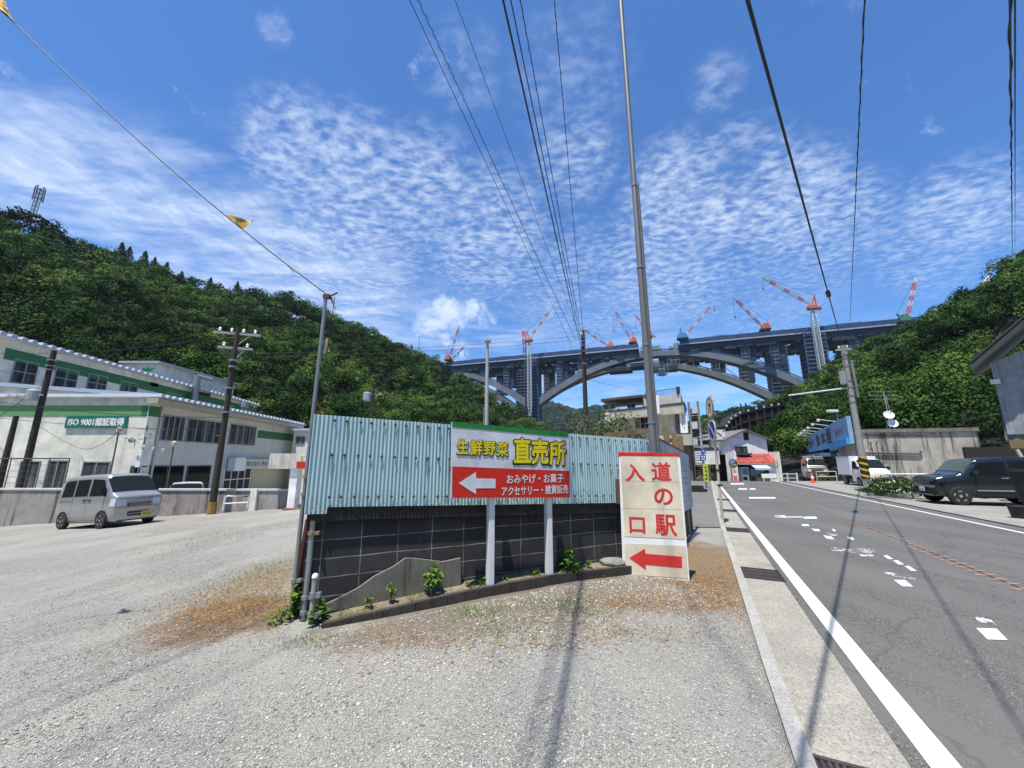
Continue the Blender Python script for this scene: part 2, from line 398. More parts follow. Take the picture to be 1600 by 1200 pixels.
# ------------------------------------------------------------------ terrain
def smoothmax(a, b, r): return math.log(math.exp(a/r)+math.exp(b/r))*r
def gz(x, y):
    a = -.064*max(0.0, min(-x, 24)-3)
    b = -1.1*min(1.0, max(0.0, (y-32)/20))*min(1, max(0, (x-2)/14))
    return a + b
KERB = [(1.28, 1.9), (1.51, 2.4), (2.0, 3.44), (3.07, 5.66), (5.30, 10.3), (10.3, 20.4), (15.0, 29.8), (18.2, 36.0), (26, 52)]
def kx(y):
    for (a, b), (c, d_) in zip(KERB, KERB[1:]):
        if y <= d_ or (c, d_) == KERB[-1]: return a + (c-a)*(y-b)/(d_-b)
def strip(name, left, right, z, mat, ys, kind='structure', thick=0.0):
    """a sheet following the street between two lines left(y), right(y)"""
    mb = MB(); L = []
    for y in ys:
        a, b = left(y), right(y)
        L.append([(a, y, gz(a, y)+z), ((a*2+b)/3, y, gz((a*2+b)/3, y)+z), ((a+2*b)/3, y, gz((a+2*b)/3, y)+z), (b, y, gz(b, y)+z)])
    n = len(L)
    mb.add([q for r in L for q in r], [(i*4+j, i*4+j+1, i*4+j+5, i*4+j+4) for i in range(n-1) for j in range(3)])
    if thick:
        for i in range(n-1):
            for e in (0, 3):
                a = L[i][e]; b = L[i+1][e]
                mb.quad(a, b, (b[0], b[1], b[2]-thick), (a[0], a[1], a[2]-thick))
        a, b = L[0][0], L[0][3]; mb.quad(a, b, (b[0], b[1], b[2]-thick), (a[0], a[1], a[2]-thick))
    o = mb.build(name, mat); 
    for p in o.data.polygons:
        pass
    if kind: o['kind'] = kind
    return o
YS = [-8, -3, 0, 1, 2, 2.4, 3, 3.44, 4, 4.6, 5.2, 5.66, 6.3, 7, 8, 9, 10.3, 11.5, 13, 15, 17, 20.4, 23, 26, 29.8, 32, 34, 36, 38, 41, 44, 48, 52]
lin = lambda a, b: (lambda y: a[0] + (b[0]-a[0])*(y-a[1])/(b[1]-a[1]))
WL = lambda y: lin((2.24, 2.4), (14.95, 28.85))(y)
WLr = lambda y: lin((2.41, 2.4), (15.08, 28.85))(y)
RW = lambda y: lin((11.75, 9.2), (21.2, 31.5))(y)
# base sheet to the horizon
xs = [-3000, -800, -300, -120, -60, -24, -14, -3, 0, 2, 16, 30, 60, 120, 300, 800, 3000]
ys = [-1500, -300, -60, -10, 0, 10, 20, 32, 40, 52, 70, 110, 200, 400, 900, 2000, 4500]
mb = MB(); mb.add([(x, y, gz(x, y) - .35 - (4 if y > 60 else 0)) for y in ys for x in xs], [(j*len(xs)+i, j*len(xs)+i+1, (j+1)*len(xs)+i+1, (j+1)*len(xs)+i) for j in range(len(ys)-1) for i in range(len(xs)-1)])
tag(mb.build('ground', M('valley_soil', (.10, .095, .06), .95, .3, .3)), kind='structure')
# gravel lot with a slightly uneven surface
def rise(x, y):
    u, w = (x+2.05)*.9028+(y-4.4)*.4299, (x+2.05)*.4299-(y-4.4)*.9028
    zb = float(np.interp(u, [-.6, .07, .64, 1.33, 2.13, 2.67, 3.4, 4.0, 4.6, 5.8], [0, 0, 0, .025, .055, .068, .05, .04, .02, 0]))
    return zb*min(1, max(0, 1-(w-.35)/1.5))*(1 if w > -1.5 else max(0, 1+(w+1.5)))
def lotz(x, y):
    n_ = .012*math.sin(x*1.7+y*.9)*math.sin(y*1.3-x*.6) + .008*math.sin(x*4.1+1.3*y)*math.sin(3.3*y-.7*x)
    return gz(x, y) + n_ - .012 + rise(x, y)
mb = MB(); lys = [-8+.5*i for i in range(20)] + [2+.18*i for i in range(50)] + [11+.9*i for i in range(47)]; nx = 110
rows = []
for y in lys:
    x1 = kx(max(y, 1.9)) if y >= 1.9 else KERB[0][0]-(1.9-y)*.47
    for i in range(nx):
        t = i/(nx-1); x = x1 - (t**1.7)*62
        rows.append((x, y, (lotz(x, y) if i else gz(x, y)-.005)))
mb.add(rows, [(j*nx+i, j*nx+i+1, (j+1)*nx+i+1, (j+1)*nx+i) for j in range(len(lys)-1) for i in range(nx-1)])
tag(mb.build('gravel_lot', GRAVEL, smooth=True), kind='structure')
KX = lambda y: kx(y) if y >= 1.9 else KERB[0][0]-(1.9-y)*.47
kw = lambda y: KX(y) + .105
strip('kerb', KX, kw, .03, CONC_KERB, YS, thick=.3)
strip('gutter_paving', lambda y: KX(y)+.107, lambda y: WL(y)-.02, -.03, CONC_PAVE, YS, thick=.2)
strip('road', lambda y: WL(y)-.10, lambda y: RW(y)+.5, -.026, ASPH, YS, thick=.2)
strip('forecourt', lambda y: RW(y)+.62, lambda y: RW(y)+30, -.012, CONC_APRON, [-8, 0, 5, 10, 15, 20, 26, 32, 38, 44, 52], thick=.2)
strip('roadside_channel', lambda y: RW(y)+.51, lambda y: RW(y)+.61, -.12, DARK, YS)
strip('side_road', lambda y: .425*y+.2, lambda y: kx(y)-.01, .006, ASPH2, [9.9, 10.3, 11.5, 13, 15, 17, 20.4, 26, 29.8, 32, 36])
# painted lines and worn lettering
mb = MB()
def lines(l, r, ys_, z=-.021):
    for a, b in zip(ys_, ys_[1:]):
        mb.quad((l(a), a, gz(l(a), a)+z), (r(a), a, gz(r(a), a)+z), (r(b), b, gz(r(b), b)+z), (l(b), b, gz(l(b), b)+z))
lines(WL, WLr, YS); lines(lambda y: RW(y)-.13, RW, YS)
tag(mb.build('edge_line', PAINTW), kind='structure')
mb = MB()
def mark(mb, pts, z=-.021):
    q = [G(x, y, z) for x, y in pts]; mb.add(q, [tuple(range(len(q)))])
for r in [(1171, 776.6, 1212, 779), (1213, 807, 1272, 808.4), (1142, 755, 1163, 757), (1154, 763, 1168, 765), (1172, 763, 1181, 765)]:
    x0, y0, x1, y1 = r; mark(mb, [(x0, y1), (x1, y1), (x1-1, y0), (x0-1, y0)])
for pts in [[(1210, 806), (1226, 805), (1229, 809), (1213, 809)], [(1254, 807), (1275, 807), (1277, 810.5), (1256, 810.5)],
            [(1252, 819), (1263, 819), (1265, 822), (1254, 822)], [(1267, 826), (1279, 826.5), (1282, 830), (1274, 830)], [(1286, 836), (1299, 838), (1304, 843), (1292, 841.5)],
            [(1299, 827), (1303, 826.5), (1307, 830), (1303, 830)], [(1323, 839), (1331, 839), (1336, 843.5), (1328, 843)],
            [(1380, 868), (1387, 867.5), (1396, 873.5), (1388, 873.5)], [(1395, 875.5), (1402, 875), (1413, 882), (1404, 882)], [(1413, 884.5), (1420, 884), (1433, 892), (1424, 892)],
            [(1396, 906), (1414, 906), (1427, 916.5), (1410, 916)], [(1525, 981), (1557, 982), (1575, 1000), (1543, 999)]]:
    mark(mb, pts)
tag(mb.build('road_marking', PAINTW), kind='structure')
mb = MB(); mark(mb, [(1298, 855), (1330, 857), (1366, 857), (1369, 862), (1345, 867), (1322, 861), (1300, 861)]); mark(mb, [(1340, 864), (1362, 865), (1366, 869), (1343, 869)])
mark(mb, [(1375, 892), (1425, 900), (1434, 906), (1395, 900)]); mark(mb, [(1520, 960), (1545, 966), (1560, 978), (1530, 972)]); mark(mb, [(1290, 832), (1310, 836), (1300, 838)])
tag(mb.build('worn_road_marking', PAINTWORN), kind='structure')
# centre rumble: two rows of small orange dashes either side of a dark groove
mb = MB(); g = MB()
cl = [(6.2, 4.5), (6.59, 5.36), (9.02, 10.45), (14.76, 23.01), (18.3, 31.0)]
def cx(y):
    for (a, b), (c, d_) in zip(cl, cl[1:]):
        if y <= d_: return a+(c-a)*(y-b)/(d_-b)
    return cl[-1][0]
y = 4.5; i = 0
while y < 30:
    dx, dy = cx(y+.1)-cx(y), .1; L_ = math.hypot(dx, dy); tx, ty = dx/L_, dy/L_; nx_, ny_ = ty, -tx
    for s_ in (-.085, .085):
        c = (cx(y)+nx_*s_, y+ny_*s_+(.09 if s_ > 0 else 0))
        mb.add([(c[0]+nx_*a*.055+tx*b_*.032, c[1]+ny_*a*.055+ty*b_*.032, -.021) for a, b_ in ((-1, -1), (1, -1), (1, 1), (-1, 1))], [(0, 1, 2, 3)])
    a = (cx(y), y); b_ = (cx(y+.2), y+.2)
    g.add([(a[0]-nx_*.012, a[1]-ny_*.012, -.0215), (a[0]+nx_*.012, a[1]+ny_*.012, -.0215), (b_[0]+nx_*.012, b_[1]+ny_*.012, -.0215), (b_[0]-nx_*.012, b_[1]-ny_*.012, -.0215)], [(0, 1, 2, 3)])
    y += .21
tag(mb.build('centre_dashes', PAINTO), kind='structure'); tag(g.build('centre_groove', M('groove', (.03, .028, .025), .9)), kind='structure')
# drain grates in the concrete strip
GRATE = M('grate_iron', (.045, .036, .032), .75, .4, 12)
for (px, py, w, l, lab) in [(1189, 897.5, .50, .56, 'rusty drain grate with weeds nearest the entrance sign board'), (1151.5, 828.5, .5, .5, 'rusty drain grate right beside the foot of the leaning road sign'), (1137, 798, .5, .5, 'third rusty drain grate up the gutter, just past the road sign'), (1130, 781, .5, .5, 'farthest small drain grate in the concrete gutter strip'), (1352, 1246, .46, .40, 'rusty drain grate cut by the bottom edge of the picture')]:
    c = G(px, py, -.03); root = empty('drain_grate', (c.x, c.y, -.03), lab, 'drain grate', 'drain grates along the gutter')
    F = frame((c.x, c.y, -.03), (.9, -.43, 0), (.43, .9, 0), (0, 0, 1))
    mb = MB(); fbox(mb, F, -w/2, w/2, -l/2, l/2, 0, .004); mb.build('drain_opening', DARK, root)
    mb = MB(); n_ = 15
    for i in range(n_):
        a = -w/2 + w*i/(n_-1); fbox(mb, F, a-.008, a+.008, -l/2, l/2, .004, .014)
    for b_ in (-l/2, -l/6, l/6, l/2): fbox(mb, F, -w/2-.01, w/2+.01, b_-.014, b_+.014, .004, .018)
    mb.build('grate_bars', GRATE, root)
# ------------------------------------------------------------------ hills and forest
def leaf_mat(name, dark, mid, light, scale=.35, trans=.16):
    m, k, b = newmat(name); o = k.obj()
    at = k.n('ShaderNodeAttribute', attribute_name='tint').outputs['Fac']
    f = k.math('ADD', k.math('MULTIPLY', at, .7), k.math('MULTIPLY', k.noise(o, scale, 4), .42))
    c = k.ramp(f, [(.22, dark), (.52, mid), (.88, light)])
    k.set(b.inputs['Base Color'], c); b.inputs['Roughness'].default_value = .7; b.inputs['Specular IOR Level'].default_value = .06
    t = k.n('ShaderNodeBsdfTranslucent', {'Color': c}); mx = k.n('ShaderNodeMixShader', {0: trans, 1: b.outputs[0], 2: t.outputs[0]})
    out = [x for x in m.node_tree.nodes if x.bl_idname == 'ShaderNodeOutputMaterial'][0]
    m.node_tree.links.new(mx.outputs[0], out.inputs[0]); MATS[name] = m; return m
LEAF = leaf_mat('forest_leaves', (.005, .016, .005), (.030, .074, .016), (.120, .188, .040))
LEAFD = leaf_mat('conifer_leaves', (.018, .038, .015), (.032, .065, .022), (.055, .095, .028))
LEAFW = leaf_mat('weed_leaves', (.05, .12, .015), (.09, .19, .025), (.17, .26, .04), 3)
LEAFS = leaf_mat('shrub_leaves', (.03, .055, .02), (.075, .105, .04), (.28, .28, .17), 2)
LEAFF = leaf_mat('far_leaves', (.028, .055, .03), (.045, .08, .04), (.07, .11, .05), .02)
SOIL = M('forest_floor', (.008, .012, .005), .95, .4, .2)

def sph(n):
    v = RNG.normal(size=(n, 3)); return v/np.linalg.norm(v, axis=1, keepdims=True)
def leaf_cloud(cr, nleaf, lsize, lobes=9, flat=.8, lobe_r=.5, jit=.55, aspect=.62, down=-.35, lsd=.10):
    """cr: (n,6) x,y,z(centre),r,h,tint -> quads (N,4,3), tint. nleaf/lsize per crown arrays"""
    n = len(cr); idx = np.repeat(np.arange(n), nleaf); N_ = len(idx)
    lob = sph(n*lobes).reshape(n, lobes, 3); lob[:, :, 2] = np.abs(lob[:, :, 2])*1.0 - .25
    lob *= RNG.uniform(.55, .95, (n, lobes, 1)); lr = RNG.uniform(.7, 1.25, (n, lobes))*lobe_r
    lt = RNG.normal(0, lsd, (n, lobes))
    li = RNG.integers(0, lobes, N_)
    nd = sph(N_); bad = nd[:, 2] < down; nd[bad, 2] *= -1
    rr = lr[idx, li]*RNG.uniform(.72, 1.05, N_)
    p = lob[idx, li] + nd*rr[:, None]
    sc = np.stack([cr[idx, 3], cr[idx, 3], cr[idx, 4]], 1)
    pos = cr[idx, :3] + p*sc
    nn = nd + RNG.normal(0, jit, (N_, 3)); nn /= np.linalg.norm(nn, axis=1, keepdims=True)
    a = np.cross(nn, sph(N_)); a /= np.linalg.norm(a, axis=1, keepdims=True)+1e-9; b = np.cross(nn, a)
    s = (lsize if np.isscalar(lsize) else lsize[idx])*RNG.uniform(.6, 1.35, N_)
    a *= s[:, None]*.5; b *= s[:, None]*.5*aspect
    q = np.stack([pos-a, pos-b*1.1+a*.15, pos+a, pos+b*.9-a*.1], 1)
    t = cr[idx, 5] + lt[idx, li] + RNG.normal(0, .08, N_)
    return q, t
def sil_interp(tab, col):
    b = np.array([r[0] for r in tab]); v = np.array([r[col] for r in tab]); return lambda x: np.interp(x, b, v)
def hill(name, sil, foot, floor_z, nb, nr, label_leaf, crown0, crown_k, leaves, leaf0, leaf_k, mat, tree_h=5.0, seed=1, amp=.05, z0=None, jit=1.0, b_ext=0):
    """terrain whose crest passes through the silhouette points (px,py,Y) and whose foot lies at (px,Y)"""
    rows = []
    for (px, py, Y) in sil:
        q = P(px, py, Y); rows.append((math.atan2(q.x, q.y), math.hypot(q.x, q.y), q.z-tree_h))
    rows.sort(); fr = []
    for (px, Y, z) in foot:
        q = P(px, 720, Y); fr.append((math.atan2(q.x, q.y), math.hypot(q.x, q.y), z))
    fr.sort()
    R = sil_interp(rows, 1); Z = sil_interp(rows, 2); r0 = sil_interp(fr, 1); zf = sil_interp(fr, 2)
    b0, b1 = rows[0][0], rows[-1][0]
    ph = np.random.default_rng(seed).uniform(0, 6.28, 24)
    def bumps(x, y):
        s = 0
        for i, (fx, fy) in enumerate([(.035, .012), (-.018, .041), (.07, .05), (.09, -.08), (.15, .11), (-.05, .17)]):
            s = s + np.sin(x*fx + y*fy + ph[i])*np.sin(x*fy*.8 - y*fx*.9 + ph[i+8])/(1+i*.45)
        return s
    def height(b, r):
        a0 = r0(b); R_ = R(b); t = (r-a0)/(R_-a0); tt = np.clip(t, 0, 1)
        base = zf(b) + (Z(b)-zf(b))*tt
        base = base + bumps(r*np.sin(b), r*np.cos(b))*amp*(R_-a0)*tt*(1-tt)*2.2
        return np.where(t > 1, Z(b) - (r-R_)*.45, base) - np.where(t < 0, .6, 0)
    B = np.linspace(b0, b1, nb); T = np.linspace(-.05, 1.5, nr)
    bb, tt = np.meshgrid(B, T); rr = r0(bb) + (R(bb)-r0(bb))*tt
    hz = height(bb, rr); co = np.stack([rr*np.sin(bb), rr*np.cos(bb), hz], -1).reshape(-1, 3)
    mb = MB(); mb.add(co.tolist(), [(j*nb+i, j*nb+i+1, (j+1)*nb+i+1, (j+1)*nb+i) for j in range(nr-1) for i in range(nb-1)])
    tag(mb.build(name, SOIL, smooth=True), kind='structure')
    # crowns
    pts = []; t = 0.0
    rng = np.random.default_rng(seed+50)
    rmin = float(min(r0(B))); r = rmin
    while r < float(max(R(B)))*1.05:
        sp = (crown0 + crown_k*r)*1.72
        nbk = max(2, int((b1-b0)*r/sp))
        bs = b0 + (np.arange(nbk)+rng.uniform(0, 1, nbk))*(b1-b0)/nbk
        rs = r + rng.uniform(-.5, .5, nbk)*sp*.8
        ok = (rs > r0(bs)) & (rs < R(bs)*1.03)
        for b_, r_ in zip(bs[ok], rs[ok]): pts.append((b_, r_))
        r += sp*.62
    pts = np.array(pts); b_, r_ = pts[:, 0], pts[:, 1]; z = height(b_, r_)
    rad = (crown0 + crown_k*r_)*rng.uniform(.55, 1.0, len(pts))**1.0*np.where(rng.uniform(0, 1, len(pts)) < .3, 1.75, 1.2)
    x, y = r_*np.sin(b_), r_*np.cos(b_)
    hh = np.minimum(rad*rng.uniform(.95, 1.75, len(pts)), 5.6)
    tint = .42 + .2*np.sin(x*.05+y*.03+ph[3])*np.sin(y*.045-x*.02+ph[5]) + rng.normal(0, .24, len(pts))
    cr = np.stack([x, y, z + tree_h*.5 + rng.uniform(-.5, 1.2, len(pts))*rad*.4, rad, hh, tint], 1)
    ls = leaf0 + leaf_k*r_
    nl = np.clip(leaves*(.55/ls)**1.4*(rad/(crown0+crown_k*r_))**1.6, 140, 2400).astype(int)
    q, tn = leaf_cloud(cr, nl, ls, jit=.30*jit, lobes=9, lobe_r=.46, lsd=.15, down=-.15)
    tag(np_mesh(label_leaf, q, 4, mat, tint=tn), kind='stuff')
    return height, (R, Z, r0)
LSIL = [(-420, 205, 95), (-250, 250, 100), (-120, 285, 105), (0, 326, 112), (45, 348, 118), (90, 360, 124), (160, 384, 135), (210, 402, 145), (262, 426, 155), (330, 441, 172), (385, 455, 185), (440, 466, 200), (500, 489, 225), (560, 512, 260), (600, 530, 300), (640, 547, 350), (665, 560, 372), (700, 582, 372), (740, 604, 372), (780, 628, 372), (815, 650, 372), (838, 672, 372), (862, 700, 372), (880, 716, 372)]
LFOOT = [(-420, 46, -1), (-120, 47, -1), (0, 47, -1), (240, 52, -1), (420, 56, -1), (520, 62, -1), (640, 80, -1), (760, 120, -2), (880, 170, -3)]
hl, _ = hill('left_hillside', LSIL, LFOOT, 0, 150, 60, 'left_hill_forest', 2.5, .0085, 760, .11, .0034, LEAF, tree_h=8.5, seed=4, amp=.045)
RSIL = [(1085, 722, 290), (1110, 712, 290), (1150, 682, 290), (1175, 655, 290), (1205, 636, 290), (1240, 617, 285), (1290, 592, 275), (1330, 572, 270), (1365, 548, 262), (1395, 543, 256), (1420, 525, 246), (1455, 504, 225), (1500, 480, 190), (1545, 458, 165), (1580, 424, 150), (1605, 396, 140), (1680, 350, 130), (1800, 300, 120), (2050, 240, 110)]
RFOOT = [(1085, 150, -6), (1140, 90, -4), (1180, 66, -2.5), (1235, 58, -1.4), (1290, 54, -1), (1350, 42, -.5), (1420, 36, -.3), (1540, 32, 0), (1640, 29, 0), (2050, 29, 0)]
hr, _ = hill('right_hillside', RSIL, RFOOT, 0, 130, 60, 'right_hill_forest', 2.4, .0085, 760, .10, .0034, LEAF, tree_h=8.0, seed=9, amp=.035)
MSIL = [(820, 700, 560), (900, 690, 560), (1000, 690, 520), (1070, 668, 520), (1090, 650, 520), (1105, 646, 520), (1130, 641, 520), (1165, 634, 520), (1200, 628, 520), (1260, 600, 520), (1330, 580, 520)]
hill('middle_hill', MSIL, [(820, 400, -8), (1330, 400, -8)], 0, 60, 16, 'middle_hill_forest', 3.2, .004, 200, .8, .0028, LEAF, tree_h=6, seed=14, amp=.05)
FSIL = [(640, 660, 1500), (780, 640, 1500), (845, 628, 1500), (875, 632, 1500), (905, 640, 1500), (930, 634, 1500), (980, 645, 1500), (1060, 668, 1500), (1140, 690, 1500)]
hill('far_mountain', FSIL, [(640, 700, -10), (1140, 700, -10)], 0, 50, 16, 'far_mountain_forest', 6, .003, 120, 2.0, .002, LEAFF, tree_h=8, seed=21, amp=.05)
# unseen valley side added behind the viewer to darken reflections in panes and paintwork
nb, nr = 64, 8; mb = MB(); co = []
for j in range(nr):
    for i in range(nb):
        a = PI*.37 + (PI*1.28)*i/(nb-1); t = j/(nr-1); r = 70+t*110
        co.append((r*math.sin(a), r*math.cos(a), -1.5+62*t+7*math.sin(i*.9)*t+4*math.sin(i*2.3+j)*t))
mb.add(co, [(j*nb+i, j*nb+i+1, (j+1)*nb+i+1, (j+1)*nb+i) for j in range(nr-1) for i in range(nb-1)])
tag(mb.build('added_rear_hillside', M('added_rear_green', (.030, .055, .018), .9, .6, .25, 1.0, .4), smooth=True), kind='structure')
# single trees that stand clear of the forest on the crests
BARK = M('bark', (.07, .055, .04), .9, .3, 8)
def conifer(px, py, Y, h, lab, cat='tree', slim=.2, name='cypress_tree', kind='cone'):
    top = P(px, py, Y); root = empty(name, (top.x, top.y, top.z-h), lab, cat, 'conifers along the hill crests')
    k = top - Vector((0, 0, h))
    MB().tube([k, k+Vector((0, 0, h*.5)), top-Vector((0, 0, h*.05))], [h*.022, h*.014, h*.004], 6).build('trunk', BARK, root)
    n = 420; t = RNG.uniform(.12, 1, n)**.8; ang = RNG.uniform(0, 6.28, n)
    if kind == 'cone': rad = h*slim*(1-t)**.75*RNG.uniform(.35, 1.1, n)
    else: rad = h*.42*np.clip(np.sin(np.clip((t-.35)/.65, 0, 1)*PI), 0, 1)**.6*RNG.uniform(.3, 1.1, n)*(t > .38)
    pos = np.stack([k.x+rad*np.cos(ang), k.y+rad*np.sin(ang), k.z+h*t], 1)
    nn = np.stack([np.cos(ang), np.sin(ang), np.full(n, .8)], 1) + RNG.normal(0, .5, (n, 3)); nn /= np.linalg.norm(nn, axis=1, keepdims=True)
    a = np.cross(nn, sph(n)); a /= np.linalg.norm(a, axis=1, keepdims=True); b = np.cross(nn, a); s = h*.085*RNG.uniform(.6, 1.3, n)
    a *= s[:, None]*.5; b *= s[:, None]*.35
    np_mesh('crown', np.stack([pos-a, pos-b, pos+a, pos+b], 1), 4, LEAFD, root, RNG.normal(.4, .15, n))
LM = ['tall dark conifer on the left crest above the cream factory roof', 'small dark conifer standing out on the left crest', 'narrow conifer rising from the left ridge line']
for i, (px, py, Y, h) in enumerate([(192, 379, 140, 11), (204, 386, 143, 9), (228, 393, 148, 10), (243, 402, 150, 9), (262, 410, 155, 11), (285, 424, 160, 8), (330, 434, 172, 10), (372, 440, 183, 9)]):
    conifer(px, py, Y, h, ['leftmost pointed dark conifer where the left crest steps down', 'short conifer just right of the crest step on the left hill', 'rounded dark conifer third along the left crest', 'dark conifer in the middle of the left crest row', 'tallest conifer of the left crest row', 'low conifer after the tallest one on the left crest', 'lone narrow conifer above the brown crossarm pole', 'last small conifer on the left crest before the pine'][i], slim=.30)
conifer(455, 455, 205, 11, 'wide open-crowned pine standing on the left ridge beside the flag pole top', 'pine tree', name='pine_tree', kind='pine')
for i, (px, py, Y, h) in enumerate([(1573, 408, 152, 10), (1560, 428, 158, 8), (1540, 440, 166, 8), (1597, 394, 143, 11)]):
    conifer(px, py, Y, h, ['dark cypress near the top of the right crest', 'lower cypress below the top of the right crest', 'small conifer on the right crest next to the half-hidden crane jib', 'topmost conifer at the right edge of the photo'][i], slim=.24)
for i, (px, py, Y, h) in enumerate([(1157, 630, 500, 13), (1165, 629, 500, 15), (1143, 636, 505, 10), (1148, 634, 505, 9), (1171, 633, 500, 10)]):
    conifer(px, py, Y, h, ['pointed cedar on the far green hill beside a taller one', 'tallest pointed cedar on the far green hill behind the house', 'leftmost tiny cedar on the far green hill', 'tiny cedar second from left on the far green hill', 'rightmost cedar of the far green hill group'][i], slim=.2)
# ------------------------------------------------------------------ block wall, corrugated fence
FW = frame((-2.05, 4.4, 0), (4.41, 2.1, 0))
def blockwall_mat():
    m, k, b = newmat('block_wall'); o = k.obj(); s = k.n('ShaderNodeSeparateXYZ', {0: o})
    br = k.n('ShaderNodeTexBrick', {'Vector': k.vmath('ADD', o, k.vmath('MULTIPLY', k.vmath('SUBTRACT', k.n('ShaderNodeTexNoise', {'Vector': o, 'Scale': 4.0, 'Detail': 5}).outputs[1], (.5, .5, .5)), (.022, .022, 0))), 'Scale': 1.0, 'Mortar Size': .006, 'Mortar Smooth': .3, 'Brick Width': .40, 'Row Height': .19, 'Bias': 0.0, 'Color1': (.034, .034, .034, 1), 'Color2': (.062, .061, .059, 1), 'Mortar': (.33, .325, .30, 1)}, offset=0.0)
    c = k.mix(k.math('MULTIPLY', k.smooth(k.noise(o, 2.2, 8, .7), .38, .66), .75), br.outputs[0], (.028, .028, .029))
    c = k.mix(k.math('MULTIPLY', k.smooth(k.noise(k.mapping(o, (1, .18, 1)), 5, 6, .7), .58, .75), .55), c, (.16, .155, .145))
    top = k.smooth(k.math('ADD', s.outputs[1], k.math('MULTIPLY', k.noise(k.mapping(o, (1, .3, 1)), 4, 5), .3)), .90, 1.12)  # shade below the coping put into the block colour
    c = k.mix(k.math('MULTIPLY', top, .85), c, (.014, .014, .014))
    k.set(b.inputs['Base Color'], c); b.inputs['Roughness'].default_value = .9
    h = k.math('ADD', k.math('MULTIPLY', br.outputs[1], -1.0), k.math('MULTIPLY', k.noise(o, 60, 5, .7), .4))
    k.set(b.inputs['Normal'], k.bump(h, .6, .012)); return m
BLOCK = blockwall_mat()
tl = FW.px(493, 648); bl = FW.px(500, 793); br_ = FW.px(970, 786); tr = FW.px(1020, 688)
ctop = lambda u: bl[1] + (br_[1]-bl[1])*(u-bl[0])/(br_[0]-bl[0])
ftop = lambda u: tl[1] + (tr[1]-tl[1])*(u-tl[0])/(tr[0]-tl[0])
U0, U1 = -.15, 4.99
wall = empty('block_wall', FW(2.4, 0, 0), 'low wall of blackened concrete blocks under the blue corrugated sheet', 'block wall')
CAPH = .13
mb = MB(); mb.prism([(U0, -.3), (U1, -.3), (U1, ctop(U1)-CAPH), (U0, ctop(U0)-CAPH)], FW, -.15, 0)
mb.build('block_courses', BLOCK, wall, matrix=FW.mat)
mb = MB(); n = 26
for i in range(n):
    a = U0-.02 + (U1-U0+.04)*i/n; b = U0-.02 + (U1-U0+.04)*(i+1)/n
    mb.prism([(a, ctop(a)-CAPH), (b, ctop(b)-CAPH), (b, ctop(b)), (a, ctop(a))], FW, -.17, .045)
mb.build('coping', concrete_mat('mossy_coping', (.045, .042, .036), .6, .4, (.012, .012, .012), 2), wall, matrix=FW.mat)
# return wall along the street behind the entrance board
K = FW(4.99, 0, -.02); K2 = P(1079, 770, 9.6); sd = Vector((K2.x-K.x, K2.y-K.y, 0)); SL = sd.length
FS = frame((K.x, K.y, 0), sd)
rw = empty('return_wall', FS(SL/2, 0, 0), 'dark stub of block wall under the white panel fence, behind the entrance board', 'block wall')
mb = MB(); fbox(mb, FS, .02, SL, -.3, .55, -.16, -.01); mb.build('block_courses', BLOCK, rw, matrix=FS.mat)

def corr_mat():
    m, k, b = newmat('blue_corrugated'); o = k.obj(); s = k.n('ShaderNodeSeparateXYZ', {0: o})
    base = k.ramp(k.noise(k.mapping(o, (2.5, .3, 1)), 2.2, 6, .6), [(.3, (.33, .51, .55)), (.7, (.48, .65, .68))])
    base = k.mix(k.math('MULTIPLY', k.smooth(k.noise(k.mapping(o, (9, .35, 1)), 1.6, 7, .7), .54, .74), .55), base, (.60, .66, .63))
    low = k.smooth(k.math('ADD', s.outputs[1], k.math('MULTIPLY', k.noise(o, 5, 6, .7), .7)), 1.72, 1.40)
    c = k.mix(k.math('MULTIPLY', low, k.math('MULTIPLY', k.smooth(k.noise(o, 45, 5, .75), .52, .62), .8)), base, (.05, .05, .05))
    ru = k.smooth(k.noise(k.mapping(o, (30, 1.4, 1)), 1.0, 6, .75), .66, .74)
    c = k.mix(k.math('MULTIPLY', ru, .5), c, (.22, .13, .06))
    k.set(b.inputs['Base Color'], c); b.inputs['Roughness'].default_value = .5; b.inputs['Metallic'].default_value = .0
    return m
CORR = corr_mat()
fence = empty('corrugated_fence', FW(2.4, ctop(2.4), -.03), 'pale blue rusty corrugated metal sheet fence standing on the block wall', 'fence')
def corrugated(F, u0, u1, vb, vt, pitch, amp, w):
    vs = []; n = int((u1-u0)/pitch*8)
    for i in range(n+1):
        u = u0+(u1-u0)*i/n; ww = w + amp*math.sin(2*PI*(u-u0)/pitch)
        for t in (0, .5, 1): vs.append(F(u, vb(u)+(vt(u)-vb(u))*t, ww))
    fs = [(i*3+j, (i+1)*3+j, (i+1)*3+j+1, i*3+j+1) for i in range(n) for j in range(2)]
    return MB().add(vs, fs)
corrugated(FW, U0-.05, 5.0, lambda u: ctop(u)-(.06 if u < .02 else -.01), ftop, .043, .0075, .062).build('corrugated_sheet', CORR, fence, smooth=True, matrix=FW.mat)
mb = MB()
for t in (.06, .42, .93):
    mb.bar(FW(U0, ctop(U0)+(ftop(U0)-ctop(U0))*t, .02), FW(4.98, ctop(4.98)+(ftop(4.98)-ctop(4.98))*t, .02), .05, .04)
mb.build('rail', LUMBER, fence)
stain = M('rust_stain', (.40, .36, .26), .8, .4, 40)
bolt0 = None
def bolt_mesh():
    m_ = MB(); m_.lathe([(.016, 0), (.015, .005), (.009, .007), (.007, .011), (.0, .012)], n=10, axis=lambda x, y, z: tuple(FW.x*x + FW.z*y + FW.w*z))
    return m_
bmesh_o = None
